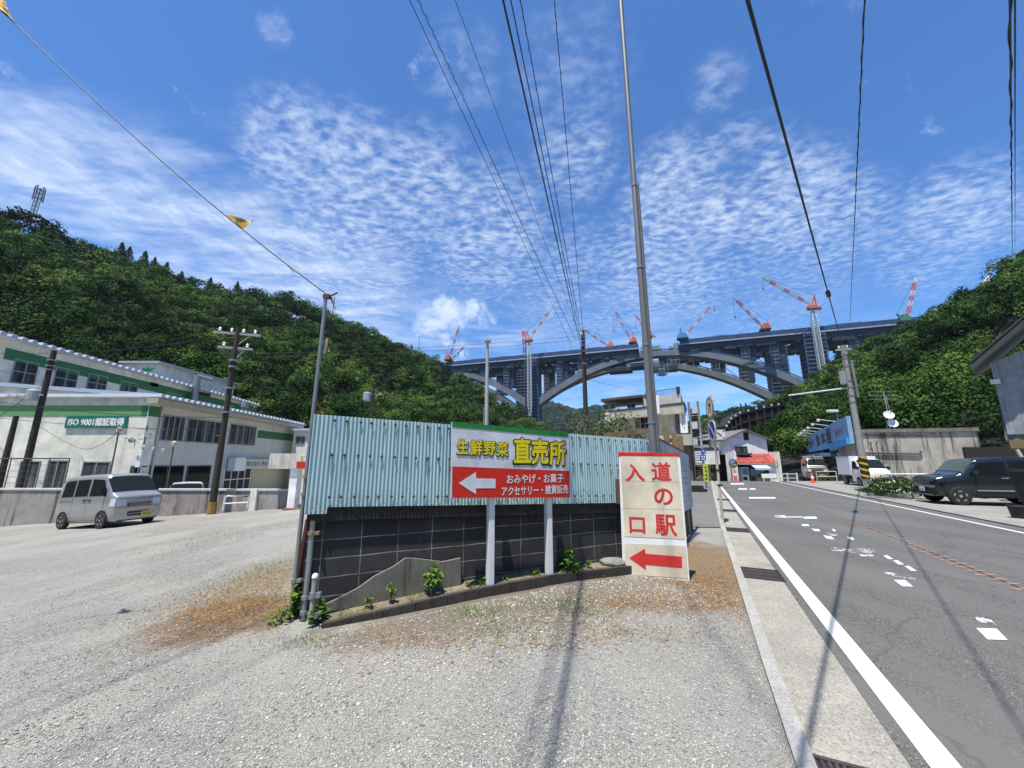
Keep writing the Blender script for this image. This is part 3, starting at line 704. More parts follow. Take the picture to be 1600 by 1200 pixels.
for row, t in enumerate((.055, .435, .90)):
    nb = 37
    for i in range(nb):
        u = .02 + i*.1335 + random.uniform(-.015, .015); v = ctop(u) + (ftop(u)-ctop(u))*(1-t) if row < 2 else ctop(u)+.115
        if 1.45 < u < 3.0 and row < 2: continue
        q = FW(u, v, .073)
        if bmesh_o is None:
            mb_ = bolt_mesh(); bmesh_o = mb_.build('bolt', M('rusty_bolt', (.055, .042, .032), .7, .5, 30), fence); bmesh_o.location = q; 
        else:
            c = bmesh_o.copy(); COL.objects.link(c); c.location = q
# whitish rust runs below the bolts
mb = MB()
for i in range(90):
    u = .02 + random.randrange(37)*.1335; r_ = random.choice((.055, .435)); v = ctop(u)+(ftop(u)-ctop(u))*(1-r_)
    L_ = random.uniform(.05, .22); w_ = random.uniform(.006, .012)
    if 1.38 < u < 3.08 and r_ > .1: continue
    mb.add([FW(u-w_, v, .0755), FW(u+w_, v, .0755), FW(u+w_*.3, v-L_, .0752), FW(u-w_*.3, v-L_, .0752)], [(0, 1, 2, 3)])
mb.build('rust_stains', stain, fence)['kind'] = 'stuff'
# white panel fence along the street
pf_ = empty('panel_fence', FS(SL/2, .5, 0), 'white metal panel fence running back along the street behind the entrance board', 'fence')
za = P(1030, 686, K.y).z; zb_ = P(1077, 711, K2.y).z
la = .62; lb = P(1080, 792, K2.y).z
Wp = concrete_mat('panel_white', (.60, .63, .66), .25, 0, (.25, .25, .25))
mb = MB()
for k_ in range(3):
    f0, f1 = k_/3, (k_+1)/3-.006
    a0, a1 = la+(za-la)*f0, la+(za-la)*f1; b0, b1 = lb+(zb_-lb)*f0, lb+(zb_-lb)*f1
    mb.prism([(.03, a0), (SL, b0), (SL, b1), (.03, a1)], FS, 0, .03)
mb.build('panel', Wp, pf_)
mb = MB()
for f_ in (.2, .5, .82):
    for i in range(9):
        u = .2+i*(SL-.4)/8; v = (la+(za-la)*f_)*(1-u/SL) + (lb+(zb_-lb)*f_)*(u/SL)
        for dv in (-.05, .05): fbox(mb, FS, u-.012, u+.012, v+dv-.02, v+dv+.02, .03, .036)
mb.build('slots', DARK, pf_)
mb = MB(); mb.bar(FS(.02, za+.01, .012), FS(SL, zb_+.01, .012), .06, .02); mb.build('top_rail', M('top_rail', (.10, .10, .11), .5), pf_)
for i, (px, py, Y, lab) in enumerate([(1040, 667, 8.2, 'tallest weathered wooden post sticking up behind the white panel fence'), (1053, 676, 8.7, 'middle weathered wooden post behind the white panel fence'), (1062.5, 681, 9.1, 'rightmost weathered wooden post behind the white panel fence')]):
    q = P(px, py, Y); mb = MB(); mb.bar((q.x, q.y, 0), (q.x, q.y, q.z), .10, .09)
    tag(mb.build('wooden_post', LUMBER, None, bevel=.006), lab, 'post', 'wooden posts behind the panel fence')
mb = MB(); mb.bar(P(945, 681, 7.4), P(1022, 671.5, 7.8), .07, .10); tag(mb.build('wooden_beam', LUMBER, bevel=.004), 'long pale wooden beam lying along behind the top of the corrugated fence', 'beam')
mb = MB(); q = FW.px(959, 786); t_ = FW.px(958, 748); mb.bar(FW(q[0], ctop(q[0]), .11), FW(t_[0], t_[1], .11), .05, .05); tag(mb.build('wooden_stake', M('brown_stake', (.12, .07, .045), .8)), 'short brown stake leaning on the corrugated fence left of the entrance board', 'stake')

# ------------------------------------------------------------------ planting strip
SOILB = M('bed_soil', (.19, .15, .11), .95, .35, 5, .7, 35)
BW = .30
bed = [PL(x, y, FW(0, 0, BW), FW.w) for x, y in [(503, 975), (550, 964), (600, 953), (650, 941.5), (700, 930), (750, 919.5), (800, 910), (860, 899), (930, 891), (990, 884)]]
mb = MB()
for i in range(len(bed)-1):
    for s0 in range(1):
        a = bed[i]; b = bed[i].lerp(bed[i+1], .996)
        d_ = (b-a).normalized(); nrm = Vector((d_.y, -d_.x, 0))
        h0 = random.uniform(-.003, .003)
        mb.hexa([a+Vector((0, 0, -.3)), b+Vector((0, 0, -.3)), b-nrm*.07+Vector((0, 0, -.3)), a-nrm*.07+Vector((0, 0, -.3)), a+Vector((0, 0, h0)), b+Vector((0, 0, h0)), b-nrm*.07+Vector((0, 0, h0)), a-nrm*.07+Vector((0, 0, h0))])
tag(mb.build('bed_kerb', concrete_mat('bed_kerb', (.075, .068, .058), .5, .4, (.02, .02, .018), 2), bevel=.006), kind='structure')
mb = MB(); rows = []
for i in range(len(bed)):
    u, _ = FW.uv(bed[i]); w = FW(u, bed[i].z, 0)
    for t in (0.08, .4, .7, 1.0):
        q = bed[i].lerp(w, t); rows.append((q.x, q.y, bed[i].z-.022+.035*t+random.uniform(-.008, .008)))
mb.add(rows, [(i*4+j, i*4+j+1, i*4+j+5, i*4+j+4) for i in range(len(bed)-1) for j in range(3)])
tag(mb.build('bed_soil', SOILB, smooth=True), kind='structure')
FO = frame(FW(0, 0, .03), FW.x)
slab_pts = [FO.px(x, y) for x, y in [(502, 946), (530, 933), (560, 917), (585, 899), (613, 885), (633, 871), (650, 872), (675, 875), (690, 877), (705, 874), (718.5, 871), (719, 917), (640, 932), (560, 945), (510, 955)]]
slab_pts = [(u, max(v, .02)) if i > 10 else (u, v) for i, (u, v) in enumerate(slab_pts)]
mb = MB(); mb.prism(slab_pts, FO, 0, .035)
tag(mb.build('broken_slab', concrete_mat('broken_slab', (.21, .198, .165), .75, .2, (.07, .06, .045), 3)), 'broken grey concrete sheet with a curved top edge leaning on the block wall', 'concrete sheet')
def rock(name, c, r, lab, cat, mat, sx=1, sy=1, sz=.7, seed=0):
    bm = bmesh.new(); bmesh.ops.create_icosphere(bm, subdivisions=3, radius=1); rr = random.Random(seed)
    dirs = [Vector((rr.gauss(0, 1), rr.gauss(0, 1), rr.gauss(0, 1))).normalized() for _ in range(16)]; off = [rr.uniform(.62, .98) for _ in dirs]
    for v in bm.verts:
        p_ = v.co.copy()
        for d_, o_ in zip(dirs, off):
            k_ = p_.dot(d_)
            if k_ > o_: p_ -= d_*(k_-o_)
        v.co = Vector((p_.x*sx*r, p_.y*sy*r, p_.z*sz*r))+Vector(c)
    me = bpy.data.meshes.new(name); bm.to_mesh(me); bm.free()
    return tag(link(name, me, mat), lab, cat)
q = FW.px(948, 880); rock('rock', FW(q[0], .17, .13), .15, 'angular grey rubble slab lying in the bed left of the entrance board', 'rock', concrete_mat('rubble', (.24, .23, .215), .4, .2, (.05, .05, .05), 3), 1.3, .8, .45, 3)

# ------------------------------------------------------------------ shop direction sign
FG = frame(FW(0, 0, .30), FW.x)
def gp(x, y): return FG.px(x, y)
sg = empty('direction_signboard', FG(2.2, 0, 0), 'white, green and red farm shop signboard with arrow on two white posts', 'signboard')
A_, B_, C_, D_ = gp(706.5, 659), gp(888, 676), gp(890.5, 777.5), gp(706, 778)
mb = MB(); mb.prism([D_, C_, B_, A_], FG, -.035, 0); mb.build('panel', concrete_mat('sign_white', (.70, .73, .79), .06, 0, (.45, .45, .45), 2), sg)
up = lambda q, dv: (q[0], q[1]+dv)
g1 = gp(706.5, 667); g2 = gp(888, 683.5)
mb = MB(); mb.prism([g1, g2, B_, A_], FG, .001, .003); mb.build('green_band', GREEN, sg)
r1 = gp(706.5, 728.7); r2 = gp(889.5, 735.8)
mb = MB(); mb.prism([D_, C_, r2, r1], FG, .001, .003); mb.build('red_band', RED, sg)
mb = MB(); mb.prism([gp(716.5, 755), gp(743.5, 772.3), gp(743.5, 763), gp(774, 762.8), gp(774.3, 748.2), gp(743.5, 747.4), gp(743.5, 737.5)], FG, .004, .006); mb.build('arrow', MATS['sign_white'], sg)
DKG = M('letter_outline', (.006, .04, .008), .4); LW = M('letter_white', (.80, .80, .82), .4)
for ch, x0, y0, x1, y1 in [('生', 714, 686, 732, 709.5), ('鮮', 734.5, 687.5, 754, 711.5), ('野', 755.5, 690, 774, 711.5), ('菜', 775.5, 691, 793.5, 713)]:
    u0, u1, v0, v1 = FG.rect(x0, y0, x1, y1)
    text('lettering_outline', ch, DKG, FG, u0-.008, u1+.014, v0-.016, v1+.006, .004, sg, .06)
    text('lettering', ch, YELLOW, FG, u0, u1, v0, v1, .007, sg, .022)
for ch, x0, y0, x1, y1 in [('直', 802, 684, 829.5, 723.5), ('売', 829.5, 686, 857, 725.5), ('所', 857.5, 689, 884.5, 727)]:
    u0, u1, v0, v1 = FG.rect(x0, y0, x1, y1)
    text('lettering_outline', ch, DKG, FG, u0-.014, u1+.016, v0-.026, v1+.014, .004, sg, .065)
    text('lettering', ch, YELLOW, FG, u0+.004, u1-.004, v0, v1, .0075, sg, .030)
for s_, x0, y0, x1, y1 in [('おみやげ・お菓子', 791.5, 740.5, 880, 755), ('アクセサリー・雑貨販売', 783.5, 758.5, 887.5, 773)]:
    u0, u1, v0, v1 = FG.rect(x0, y0, x1, y1); text('lettering', s_, LW, FG, u0, u1, v0, v1, .005, sg, .014)
for (xb, yb, xt) in [(769.5, 914, 769), (863, 890, 860)]:
    b_ = gp(xb, yb); t_ = gp(xt, 779)
    mb = MB(); fbox(mb, FG, b_[0]-.039, b_[0]+.039, -.05, A_[1]-.25, -.125, -.037); mb.build('post', WHITE, sg, bevel=.004)

# ------------------------------------------------------------------ leaning entrance board
BL, BR = G(973.5, 899), G(1078, 910); TL = P(966, 706, BL.y+.10); TR = P(1062, 708, BR.y+.10)
zd = ((TL+TR)/2-(BL+BR)/2)
xd = (BR-BL).normalized(); zd = (zd - xd*zd.dot(xd)).normalized()
FB = frame(BL, xd, zd)
ab = empty('entrance_board', (BL+BR)/2, 'tall cream standing board with red 道の駅入口 lettering and a red left arrow', 'signboard')
q4 = lambda pts: [FB.px(x, y) for x, y in pts]
outer = q4([(973.5, 901), (1078, 911), (1062, 708), (966.5, 706)])
outer[0] = (outer[0][0], .0); outer[1] = (outer[1][0], .0)
mb = MB(); mb.prism(outer, FB, -.06, 0); mb.build('frame', WHITE, ab, bevel=.004)
CREAM = concrete_mat('cream_panel', (.70, .635, .49), .08, 0, (.45, .40, .28), 1.2)
for pts in [[(976, 838), (1070, 842.5), (1058, 714), (969.5, 713)], [(977, 897), (1075, 904), (1071.5, 853), (976, 848.5)]]:
    mb = MB(); mb.prism(q4(pts), FB, .001, .004); mb.build('cream_panel', CREAM, ab)
    
mb = MB()
for (a, b) in [((1000, 714), (1003, 838)), ((1033, 714), (1038, 840)), ((970, 751), (1061, 753)), ((972, 794), (1065, 796)), ((1005, 850), (1006, 899)), ((1036, 851), (1038, 901))]:
    a_, b_ = FB.px(*a), FB.px(*b); mb.bar(FB(*a_, .0045), FB(*b_, .0045), .0028, .002)
mb.build('panel_seams', M('seam', (.52, .47, .37), .8), ab)
mb = MB(); mb.prism(q4([(966.3, 712.3), (1062.4, 713), (1062, 708), (966.2, 706.3)]), FB, .002, .006); mb.build('red_strip', RED, ab)
SR = M('board_red', (.60, .035, .03), .45, .12, 6)
for ch, x0, y0, x1, y1 in [('道', 1018, 722, 1048.5, 751.5), ('の', 1022, 763, 1051.5, 789), ('駅', 1023.5, 804, 1057, 837), ('入', 977, 725, 1007, 752.5), ('口', 983.5, 808, 1008, 833)]:
    u0, u1, v0, v1 = FB.rect(x0, y0, x1, y1); text('lettering', ch, SR, FB, u0, u1, v0, v1, .006, ab, .022)
mb = MB(); mb.prism(q4([(983.5, 871.5), (1009, 890), (1008.7, 881.8), (1065.8, 886.8), (1065.2, 869.5), (1008.3, 865), (1008, 857)]), FB, .006, .008); mb.build('arrow', SR, ab)
mb = MB()
for u in (.06, outer[1][0]-.06):
    a_ = FB(u, 1.5, -.06); b_ = FB(u, 0, -.06) + Vector((FB.w.x, FB.w.y, 0))*-.45; b_.z = .0; mb.bar(a_, b_, .05, .05)
mb.build('back_legs', LUMBER, ab)

# ------------------------------------------------------------------ poles at the corner
def pole(name, base, top, r0, r1, mat, lab, cat, n=12, group=None, root_only=False):
    root = empty(name, base, lab, cat, group)
    MB().tube([base, Vector(base).lerp(Vector(top), .5), top], [r0, (r0+r1)/2, r1], n).build('shaft', mat, root, smooth=40)
    return root
def clamp(root, q, r, mat=None, name='clamp', h=.035):
    MB().lathe([(r+.004, -h/2), (r+.010, -h/2), (r+.010, h/2), (r+.004, h/2)], tuple(q), 12).box(q[0]+r, q[0]+r+.05, q[1]-.02, q[1]+.02, q[2]-h/2, q[2]+h/2).build(name, mat or STEEL, root)
fp0 = P(455, 955, 4.45); fp0.z = .0; fp1 = P(510, 463, 4.45); fp1.x = fp0.x+.03; 
fp = pole('flag_pole', fp0, fp1, .024, .020, STEEL, 'tall thin grey pipe pole with pennant rope, left of the corrugated fence', 'pole')
for py in (760, 786, 908):
    clamp(fp, fp0.lerp(fp1, (955-py)/492), .024)
MB().box(fp1.x-.028, fp1.x+.05, fp1.y-.028, fp1.y+.028, fp1.z-.03, fp1.z+.02).bar(fp1+Vector((.05, 0, 0)), fp1+Vector((.14, 0, .05)), .015).build('rope_hook', M('rust_brown', (.12, .05, .03), .8, .3), fp)
sp0 = P(475, 962, 4.34); sp0.z = 0; sp1 = P(489.5, 748, 4.34); sp1.x = sp0.x
sp = pole('short_pipe_post', sp0, sp1, .028, .028, STEEL, 'short grey pipe post with a yellow cap at the fence corner', 'post')
MB().lathe([(.034, 0), (.036, .03), (.028, .055), (.01, .065)], tuple(sp1), 12).build('cap', M('cap_yellow', (.75, .48, .03), .5), sp, smooth=40)
clamp(sp, sp0.lerp(sp1, .60), .031, M('clamp_rust', (.28, .22, .13), .7, .4)); clamp(sp, sp0.lerp(sp1, .15), .031, None); clamp(sp, sp0.lerp(sp1, .05), .031, None)
v0 = P(487, 958, 4.26); v0.z = 0; v1 = P(487, 903, 4.26); v1.x = v0.x
vp = pole('capped_stub_post', v0, v1, .026, .026, M('worn_steel', (.36, .35, .31), .6, .3, 12), 'knee-high steel stub post with a white cap beside the short pipe post', 'post')
MB().lathe([(.03, 0), (.031, .02), (.02, .04), (.005, .046)], tuple(v1), 12).build('cap', WHITE, vp, smooth=40)
clamp(vp, v0.lerp(v1, .62), .026, None, h=.05); clamp(vp, v0.lerp(v1, .18), .026, None, h=.05)
mb = MB(); a_ = P(471, 812, 4.55); b_ = P(461, 945, 4.5); b_.z = 0; a_.x = b_.x+.05; mb.bar(b_, a_, .10, .03, up=(0, 1, 0))
tag(mb.build('plank', M('red_plank', (.10, .028, .022), .8, .4, 8)), 'dark red-brown plank standing between the flag pole and the short pipe post', 'plank')
mb = MB(); a_ = P(478, 806, 4.62); b_ = P(466, 950, 4.6); b_.z = 0; a_.x = b_.x+.04; mb.bar(b_, a_, .05, .05); tag(mb.build('pale_batten', M('pale_batten', (.42, .37, .28), .8, .3, 8)), 'pale upright wooden batten at the wall end behind the pipe posts', 'batten')

# pennants
PEN = M('pennant_yellow', (.52, .30, .03), .7, .25, 10); PENW = M('pennant_faded', (.66, .55, .33), .7, .2, 10); INK = M('pennant_ink', (.05, .03, .015), .8)
ra = fp1 + Vector((.03, 0, .01)); rb = P(20, 33, 3.3); rc = P(-120, -90, 3.0)
rope = empty('pennant_rope', ra, 'dark rope with yellow pennants climbing from the flag pole to the upper left', 'pennant rope')
pts = [ra.lerp(rb, t) + Vector((0, 0, -.35*4*t*(1-t)*.35)) for t in [i/16 for i in range(17)]] + [rc]
MB().tube(pts, .006, 6).build('rope', CABLE, rope)
def pennant(root, a, b, tip, mat, ink=True, n=6):
    a, b, tip = Vector(a), Vector(b), Vector(tip); mb = MB(); vs = []; nr = (b-a).cross(tip-a).normalized()
    for i in range(n+1):
        t = i/n
        for s_ in (0, .5, 1):
            q = a.lerp(b, s_).lerp(tip, t*.98); vs.append(q + nr*.02*math.sin(t*5+s_*3))
    mb.add(vs, [(i*3+j, i*3+j+1, (i+1)*3+j+1, (i+1)*3+j) for i in range(n) for j in range(2)])
    o = mb.build('pennant', mat, root, smooth=True, fix=False)
    if ink:
        m2 = MB(); c = lambda s_, t: a.lerp(b, s_).lerp(tip, t) + nr*.016
        for sgn in (1, -1):
            for t0 in (.18, .38):
                d_ = nr*(.008 if sgn > 0 else -.04)
                m2.quad(c(.3, t0)+d_, c(.7, t0)+d_, c(.7, t0+.14)+d_, c(.3, t0+.14)+d_)
        m2.build('pennant_print', INK, o)
def rp(px):   # rope point at photo column
    best = min((abs((800+600*(q.x)/((q-Vector((0, 0, EYE))).dot(Vector((0, pC, pS))))) - px), i) for i, q in enumerate(fine))
    return fine[best[1]]
fine = []
for a_, b_ in zip(pts, pts[1:]): fine += [a_.lerp(b_, i/40) for i in range(40)]
q0, q1 = rp(351), rp(378); pennant(rope, q0, q1, P(396, 345, (q0.y+q1.y)/2+.1), PEN)
q0, q1 = rp(447), rp(458); pennant(rope, q0, q1, P(462, 430, (q0.y+q1.y)/2+.03), PENW, False)
q0, q1 = rp(-8), rp(28); pennant(rope, q0, q1, P(2, -6, 3.35), PEN)
pennant(rope, ra, ra+Vector((.05, 0, -.02)), ra+Vector((.1, .02, -.19)), PEN)
dr = empty('hanging_rope', fp1, 'loose cord with pennants hanging down the right side of the flag pole', 'pennant rope')
h0 = fp1+Vector((.10, .02, 0)); h1 = P(492, 650, 4.5); MB().tube([h0, h0.lerp(h1, .5)+Vector((.02, 0, 0)), h1], .004, 6).build('cord', CABLE, dr)
a_ = P(511, 527, 4.48); pennant(dr, a_, P(504, 553, 4.48), P(515, 549, 4.5), PENW, False)
pennant(dr, P(496, 624, 4.5), P(491, 647, 4.5), P(505, 645, 4.52), PEN)

# ------------------------------------------------------------------ centre steel pole, slim lamp pole
c0 = P(1021, 700, 6.33); c0.z = 0; ct = P(975, 0, 6.33); ct.x = c0.x-.02
cp = empty('steel_pole', c0, 'very tall grey steel pole rising past the top of the picture behind the entrance board', 'utility pole')
DULL = M('dull_steel', (.20, .205, .21), .5, .3, 6, metal=.35, stretch=(4, 4, .1))
MB().tube([c0, c0.lerp(ct, .33)], [.056, .054], 16).build('lower_shaft', DULL, cp, smooth=40)
MB().tube([c0.lerp(ct, .33), c0.lerp(ct, .62)], [.051, .049], 16).build('middle_shaft', DULL, cp, smooth=40)
MB().tube([c0.lerp(ct, .62), ct.lerp(c0, -.12)], [.046, .043], 16).build('upper_shaft', DULL, cp, smooth=40)
off = Vector((.080, -.01, 0))
MB().tube([c0+off, c0.lerp(ct, .6)+off*.72], [.030, .028], 10).build('conduit', M('conduit_grey', (.14, .145, .15), .5, .2), cp, smooth=40)
for t in (.10, .2, .32, .45, .6): clamp(cp, c0.lerp(ct, t), .056-.016*t, M('band_steel', (.22, .23, .24), .5))
MB().tube([ct, ct.lerp(c0, -.1)], [.05, .05], 12).build('dark_sleeve', M('dark_sleeve', (.05, .05, .055), .6), cp)
l0 = P(760, 668, 14); l0.z = -.2; l1 = P(766, 536, 14); l1.x = l0.x
lp = pole('slim_pole', l0, l1, .09, .055, M('pale_steel', (.42, .44, .44), .5, .15), 'slim pale pole with a flat cap behind the farm shop sign', 'pole')
MB().lathe([(.06, 0), (.13, .03), (.13, .09), (.02, .12)], tuple(l1), 14).build('cap', STEEL, lp)
MB().tube([l0+Vector((-.1, -.05, 0)), l0.lerp(l1, .6)+Vector((-.085, -.05, 0))], .02, 8).build('conduit', STEEL, lp)

# ------------------------------------------------------------------ road signs on the left kerb
rs0 = Vector((5.62, 10.75, 0)); rs1 = P(1106, 618, 10.75); rs1.x = rs0.x
rs = pole('road_sign', rs0, rs1, .034, .034, M('yellowed_pole', (.50, .48, .36), .6, .3, 5, stretch=(1, 1, .2)), 'leaning-looking road sign seen nearly edge-on, faded round sign over a blue no-parking sign', 'road sign')
nz = Vector((-.985, .16, .0)).normalized(); nx_ = Vector((0, 0, 1)).cross(nz).normalized()*-1
FR = lambda cz: frame(rs0+Vector((0, 0, cz))+nz*.05, Vector((nz.y, -nz.x, 0))*-1, (0, 0, 1), nz)
def ring(mb, F, r0, r1, w0, w1, n=28):
    vs = []; 
    for k_ in range(n):
        a = 2*PI*k_/n
        for r_ in (r0, r1):
            for w_ in (w0, w1): vs.append(F(r_*math.cos(a), r_*math.sin(a), w_))
    fs = []
    for k_ in range(n):
        a, b = k_*4, ((k_+1) % n)*4
        fs += [(a+1, a+3, b+3, b+1), (a, b, b+2, a+2), (a+2, b+2, b+3, a+3), (a, a+1, b+1, b)]
    mb.add(vs, fs)
zc1 = P(1105, 637, 10.75).z; F1 = FR(zc1)
def rdisc(F, r, w0, w1, n=28): return MB().prism([(r*math.cos(2*PI*k_/n), r*math.sin(2*PI*k_/n)) for k_ in range(n)], F, w0, w1)
rdisc(F1, .30, -.02, 0).build('upper_disc', M('faded_white', (.58, .55, .50), .5, .1), rs)
mb = MB(); ring(mb, F1, .245, .305, -.022, .004); mb.build('faded_rim', M('faded_red', (.30, .17, .14), .6, .25, 20), rs)
mb = MB()
for dx_ in (-.075, .06):
    mb.prism([(dx_-.02, -.14), (dx_+.02, -.14), (dx_+.02+(.05 if dx_ < 0 else 0), .05), (dx_-.02+(.05 if dx_ < 0 else 0), .05)], F1, .001, .005)
    e = .05 if dx_ < 0 else 0; mb.prism([(dx_-.06+e, .05), (dx_+.06+e, .05), (dx_+e, .15)], F1, .001, .005)
mb.build('sign_symbol', CABLE, rs)
zc2 = P(1111, 672, 10.75).z; F2 = FR(zc2)
rdisc(F2, .295, -.02, 0).build('lower_disc', M('sign_blue', (.012, .035, .22), .45, .1), rs)
mb = MB(); ring(mb, F2, .245, .30, -.022, .004); mb.build('faded_rim', M('faded_pink', (.42, .38, .42), .6, .2, 20), rs)
mb = MB(); mb.bar(F2(-.17, .17, .003), F2(.17, -.17, .003), .06, .004, up=nz); mb.build('slash', M('faded_pink', (1, 1, 1)), rs)
for z_ in (zc1-.18, zc1+.2, zc2+.2, zc2-.2): clamp(rs, rs0+Vector((0, 0, z_)), .034)
for z_ in (1.35, .95): clamp(rs, rs0+Vector((0, 0, z_)), .033, M('tape_black', (.03, .03, .03), .7), 'black_band', .05)

# ------------------------------------------------------------------ weeds, bushes
def leafy(name, c, w, h, n, lab, cat, size=.06, mat=None, group=None, stems=6):
    c = Vector(c); root = empty(name, c, lab, cat, group)
    mb = MB()
    for i in range(stems):
        a = RNG.uniform(0, 6.28); t = c + Vector((math.cos(a)*w*.35, math.sin(a)*w*.35, h*RNG.uniform(.6, .95)))
        mb.tube([c, c.lerp(t, .5)+Vector((0, 0, h*.1)), t], [.004, .003, .002], 5)
    mb.build('stems', M('stem_green', (.08, .12, .03), .7), root)
    vs = []
    t_ = []
    for i in range(n):
        a = RNG.uniform(0, 6.28); rr = w*.5*math.sqrt(RNG.uniform(0, 1)); z = h*(.12+.85*RNG.uniform(0, 1)*(1-(rr/(w*.5))**2*.6))
        p_ = c + Vector((math.cos(a)*rr, math.sin(a)*rr, z)); d_ = Vector((math.cos(a)+RNG.normal(0, .5), math.sin(a)+RNG.normal(0, .5), RNG.uniform(-.5, .5))).normalized()
        s_ = Vector((0, 0, 1)).cross(d_).normalized(); s_ = (s_+Vector((0, 0, RNG.normal(0, .35)))).normalized(); L_ = size*RNG.uniform(.6, 1.3)
        vs.append([p_-d_*L_*.5, p_-s_*L_*.34-d_*L_*.08, p_+d_*L_*.6-Vector((0, 0, L_*.15)), p_+s_*L_*.34-d_*L_*.08]); t_.append(RNG.normal(.45, .18))
    np_mesh('leaves', np.array([[list(q) for q in f] for f in vs]), 4, mat or LEAFW, root, np.array(t_))
    return root
WG = 'weeds along the planting strip'
for (px, py, z, w, h, n, lab) in [(676, 922, .08, .2, .34, 42, 'bushy yellow-green weed in front of the broken slab'), (611, 937, .07, .13, .24, 18, 'spindly pale weed with drooping tip by the slab'), (575, 947, .06, .09, .13, 12, 'small pale weed low at the slab edge'),
    (886, 893, .1, .30, .32, 85, 'biggest dark green leafy weed right of the right sign post'), (858, 898, .1, .18, .20, 34, 'green weed at the foot of the right sign post'), (752, 912, .1, .09, .12, 12, 'tiny weed left of the left sign post'), (789, 911, .1, .12, .13, 14, 'small pale weed right of the left sign post'), (835, 903, .1, .16, .13, 22, 'low weed between the two sign posts'),
    (920, 886, .1, .1, .12, 12, 'small weed beside the rubble slab'), (938, 906, .0, .13, .13, 18, 'light green weed growing outside the bed kerb near the entrance board'), (973, 884, .08, .12, .14, 12, 'small weed against the left edge of the entrance board'),
    (462, 962, 0, .2, .36, 60, 'broad-leaved weed at the foot of the flag pole'), (495, 973, 0, .2, .24, 46, 'broad-leaved weed at the bed corner below the capped stub post'), (436, 971, 0, .22, .15, 40, 'low spreading weed left of the flag pole foot')]:
    c = G(px, py, z); c.z = max(z, lotz(c.x, c.y)) if z < .05 else z; c = PL(px, py, FW(0, 0, .15), FW.w) if z >= .05 else c; leafy('weed', c, w, h, int(n*1.5), lab, 'weed', .068 if n > 40 else .046, group=WG)
# loose grass tufts, brown needles, pebbles (nobody could count them)
def lot_pt(n, f):
    out = []
    while len(out) < n:
        q = f()
        if q[0] < KX(q[1])-.03: out.append(q)
    return np.array(out)
def blades(name, P2, L, wd, mat, up, tint):
    n = len(P2); z = np.array([max(lotz(x, y), .0) if False else lotz(x, y) for x, y in P2])
    base = np.stack([P2[:, 0], P2[:, 1], z+.004], 1); a = RNG.uniform(0, 6.28, n)
    d_ = np.stack([np.cos(a), np.sin(a), up*RNG.uniform(.2, 1.6, n)], 1); d_ /= np.linalg.norm(d_, axis=1, keepdims=True)
    s_ = np.stack([-np.sin(a), np.cos(a), np.zeros(n)], 1); l = L*RNG.uniform(.4, 1.4, n)
    v = np.stack([base-s_*wd, base+s_*wd, base+d_*l[:, None]+s_*wd*.2], 1)
    return tag(np_mesh(name, v, 3, mat, None, tint), kind='stuff')
def gauss_pts(lst):
    o = []
    for (px, py, sx, sy, n) in lst:
        c = G(px, py); o.append(np.stack([RNG.normal(c.x, sx, n), RNG.normal(c.y, sy, n)], 1))
    o = np.concatenate(o); ok = np.array([(q[0] < KX(q[1])-.02) and not (FW.uv((q[0], q[1], 0))[0] > -.2 and (Vector((q[0], q[1], 0))-FW.o).dot(FW.w) < .42) for q in o]); return o[ok]
DRY = leaf_mat('dry_litter', (.13, .065, .025), (.29, .165, .065), (.44, .30, .14), 3, .15)
p2 = gauss_pts([(385, 945, .42, .42, 3600), (400, 905, .4, .5, 1300), (1100, 860, .3, .75, 5200), (1085, 905, .3, .3, 1500), (1010, 945, .4, .15, 700), (960, 985, .4, .15, 450), (560, 985, .4, .15, 160), (700, 1000, .5, .12, 260), (850, 1005, .4, .12, 300), (1115, 930, .15, .3, 600), (340, 920, .25, .5, 500)])
blades('dry_needle_litter', p2, .066, .0034, DRY, .35, RNG.normal(.5, .2, len(p2)))
p2 = gauss_pts([(740, 960, .25, .12, 260), (870, 950, .2, .12, 220), (800, 985, .4, .15, 260), (760, 915, .5, .1, 160), (480, 1000, .2, .1, 120), (920, 960, .2, .1, 160), (400, 890, .3, .5, 500), (360, 820, .6, 1.2, 700)])
def bed_tufts(name, n, u0, u1, w0, w1, L, wd, mat, up):
    u = RNG.uniform(u0, u1, n); u = u0 + (u1-u0)*np.mod((u-u0)/(u1-u0) + .06*np.sin(u*9), 1); w = RNG.uniform(w0, w1, n); ub = [FW.uv(q)[0] for q in bed]; zb = [q.z for q in bed]
    base = np.stack([FW.o.x+FW.x.x*u+FW.w.x*w, FW.o.y+FW.x.y*u+FW.w.y*w, np.interp(u, ub, zb)-.02+.02*(1-w/.3)], 1); a = RNG.uniform(0, 6.28, n)
    d_ = np.stack([np.cos(a), np.sin(a), up*RNG.uniform(.3, 1.8, n)], 1); d_ /= np.linalg.norm(d_, axis=1, keepdims=True); s_ = np.stack([-np.sin(a), np.cos(a), np.zeros(n)], 1); l = L*RNG.uniform(.3, 1.4, n)
    tag(np_mesh(name, np.stack([base-s_*wd, base+s_*wd, base+d_*l[:, None]+s_*wd*.2], 1), 3, mat, None, RNG.normal(.4, .2, n)), kind='stuff')
bed_tufts('bed_grass', 900, .2, 4.7, .02, .27, .075, .0035, LEAFW, 1.1); bed_tufts('bed_dry_stems', 1100, .1, 4.7, .02, .28, .07, .0025, DRY, .5)
blades('short_grass', p2, .07, .0028, LEAFW, 1.2, RNG.normal(.35, .2, len(p2)))
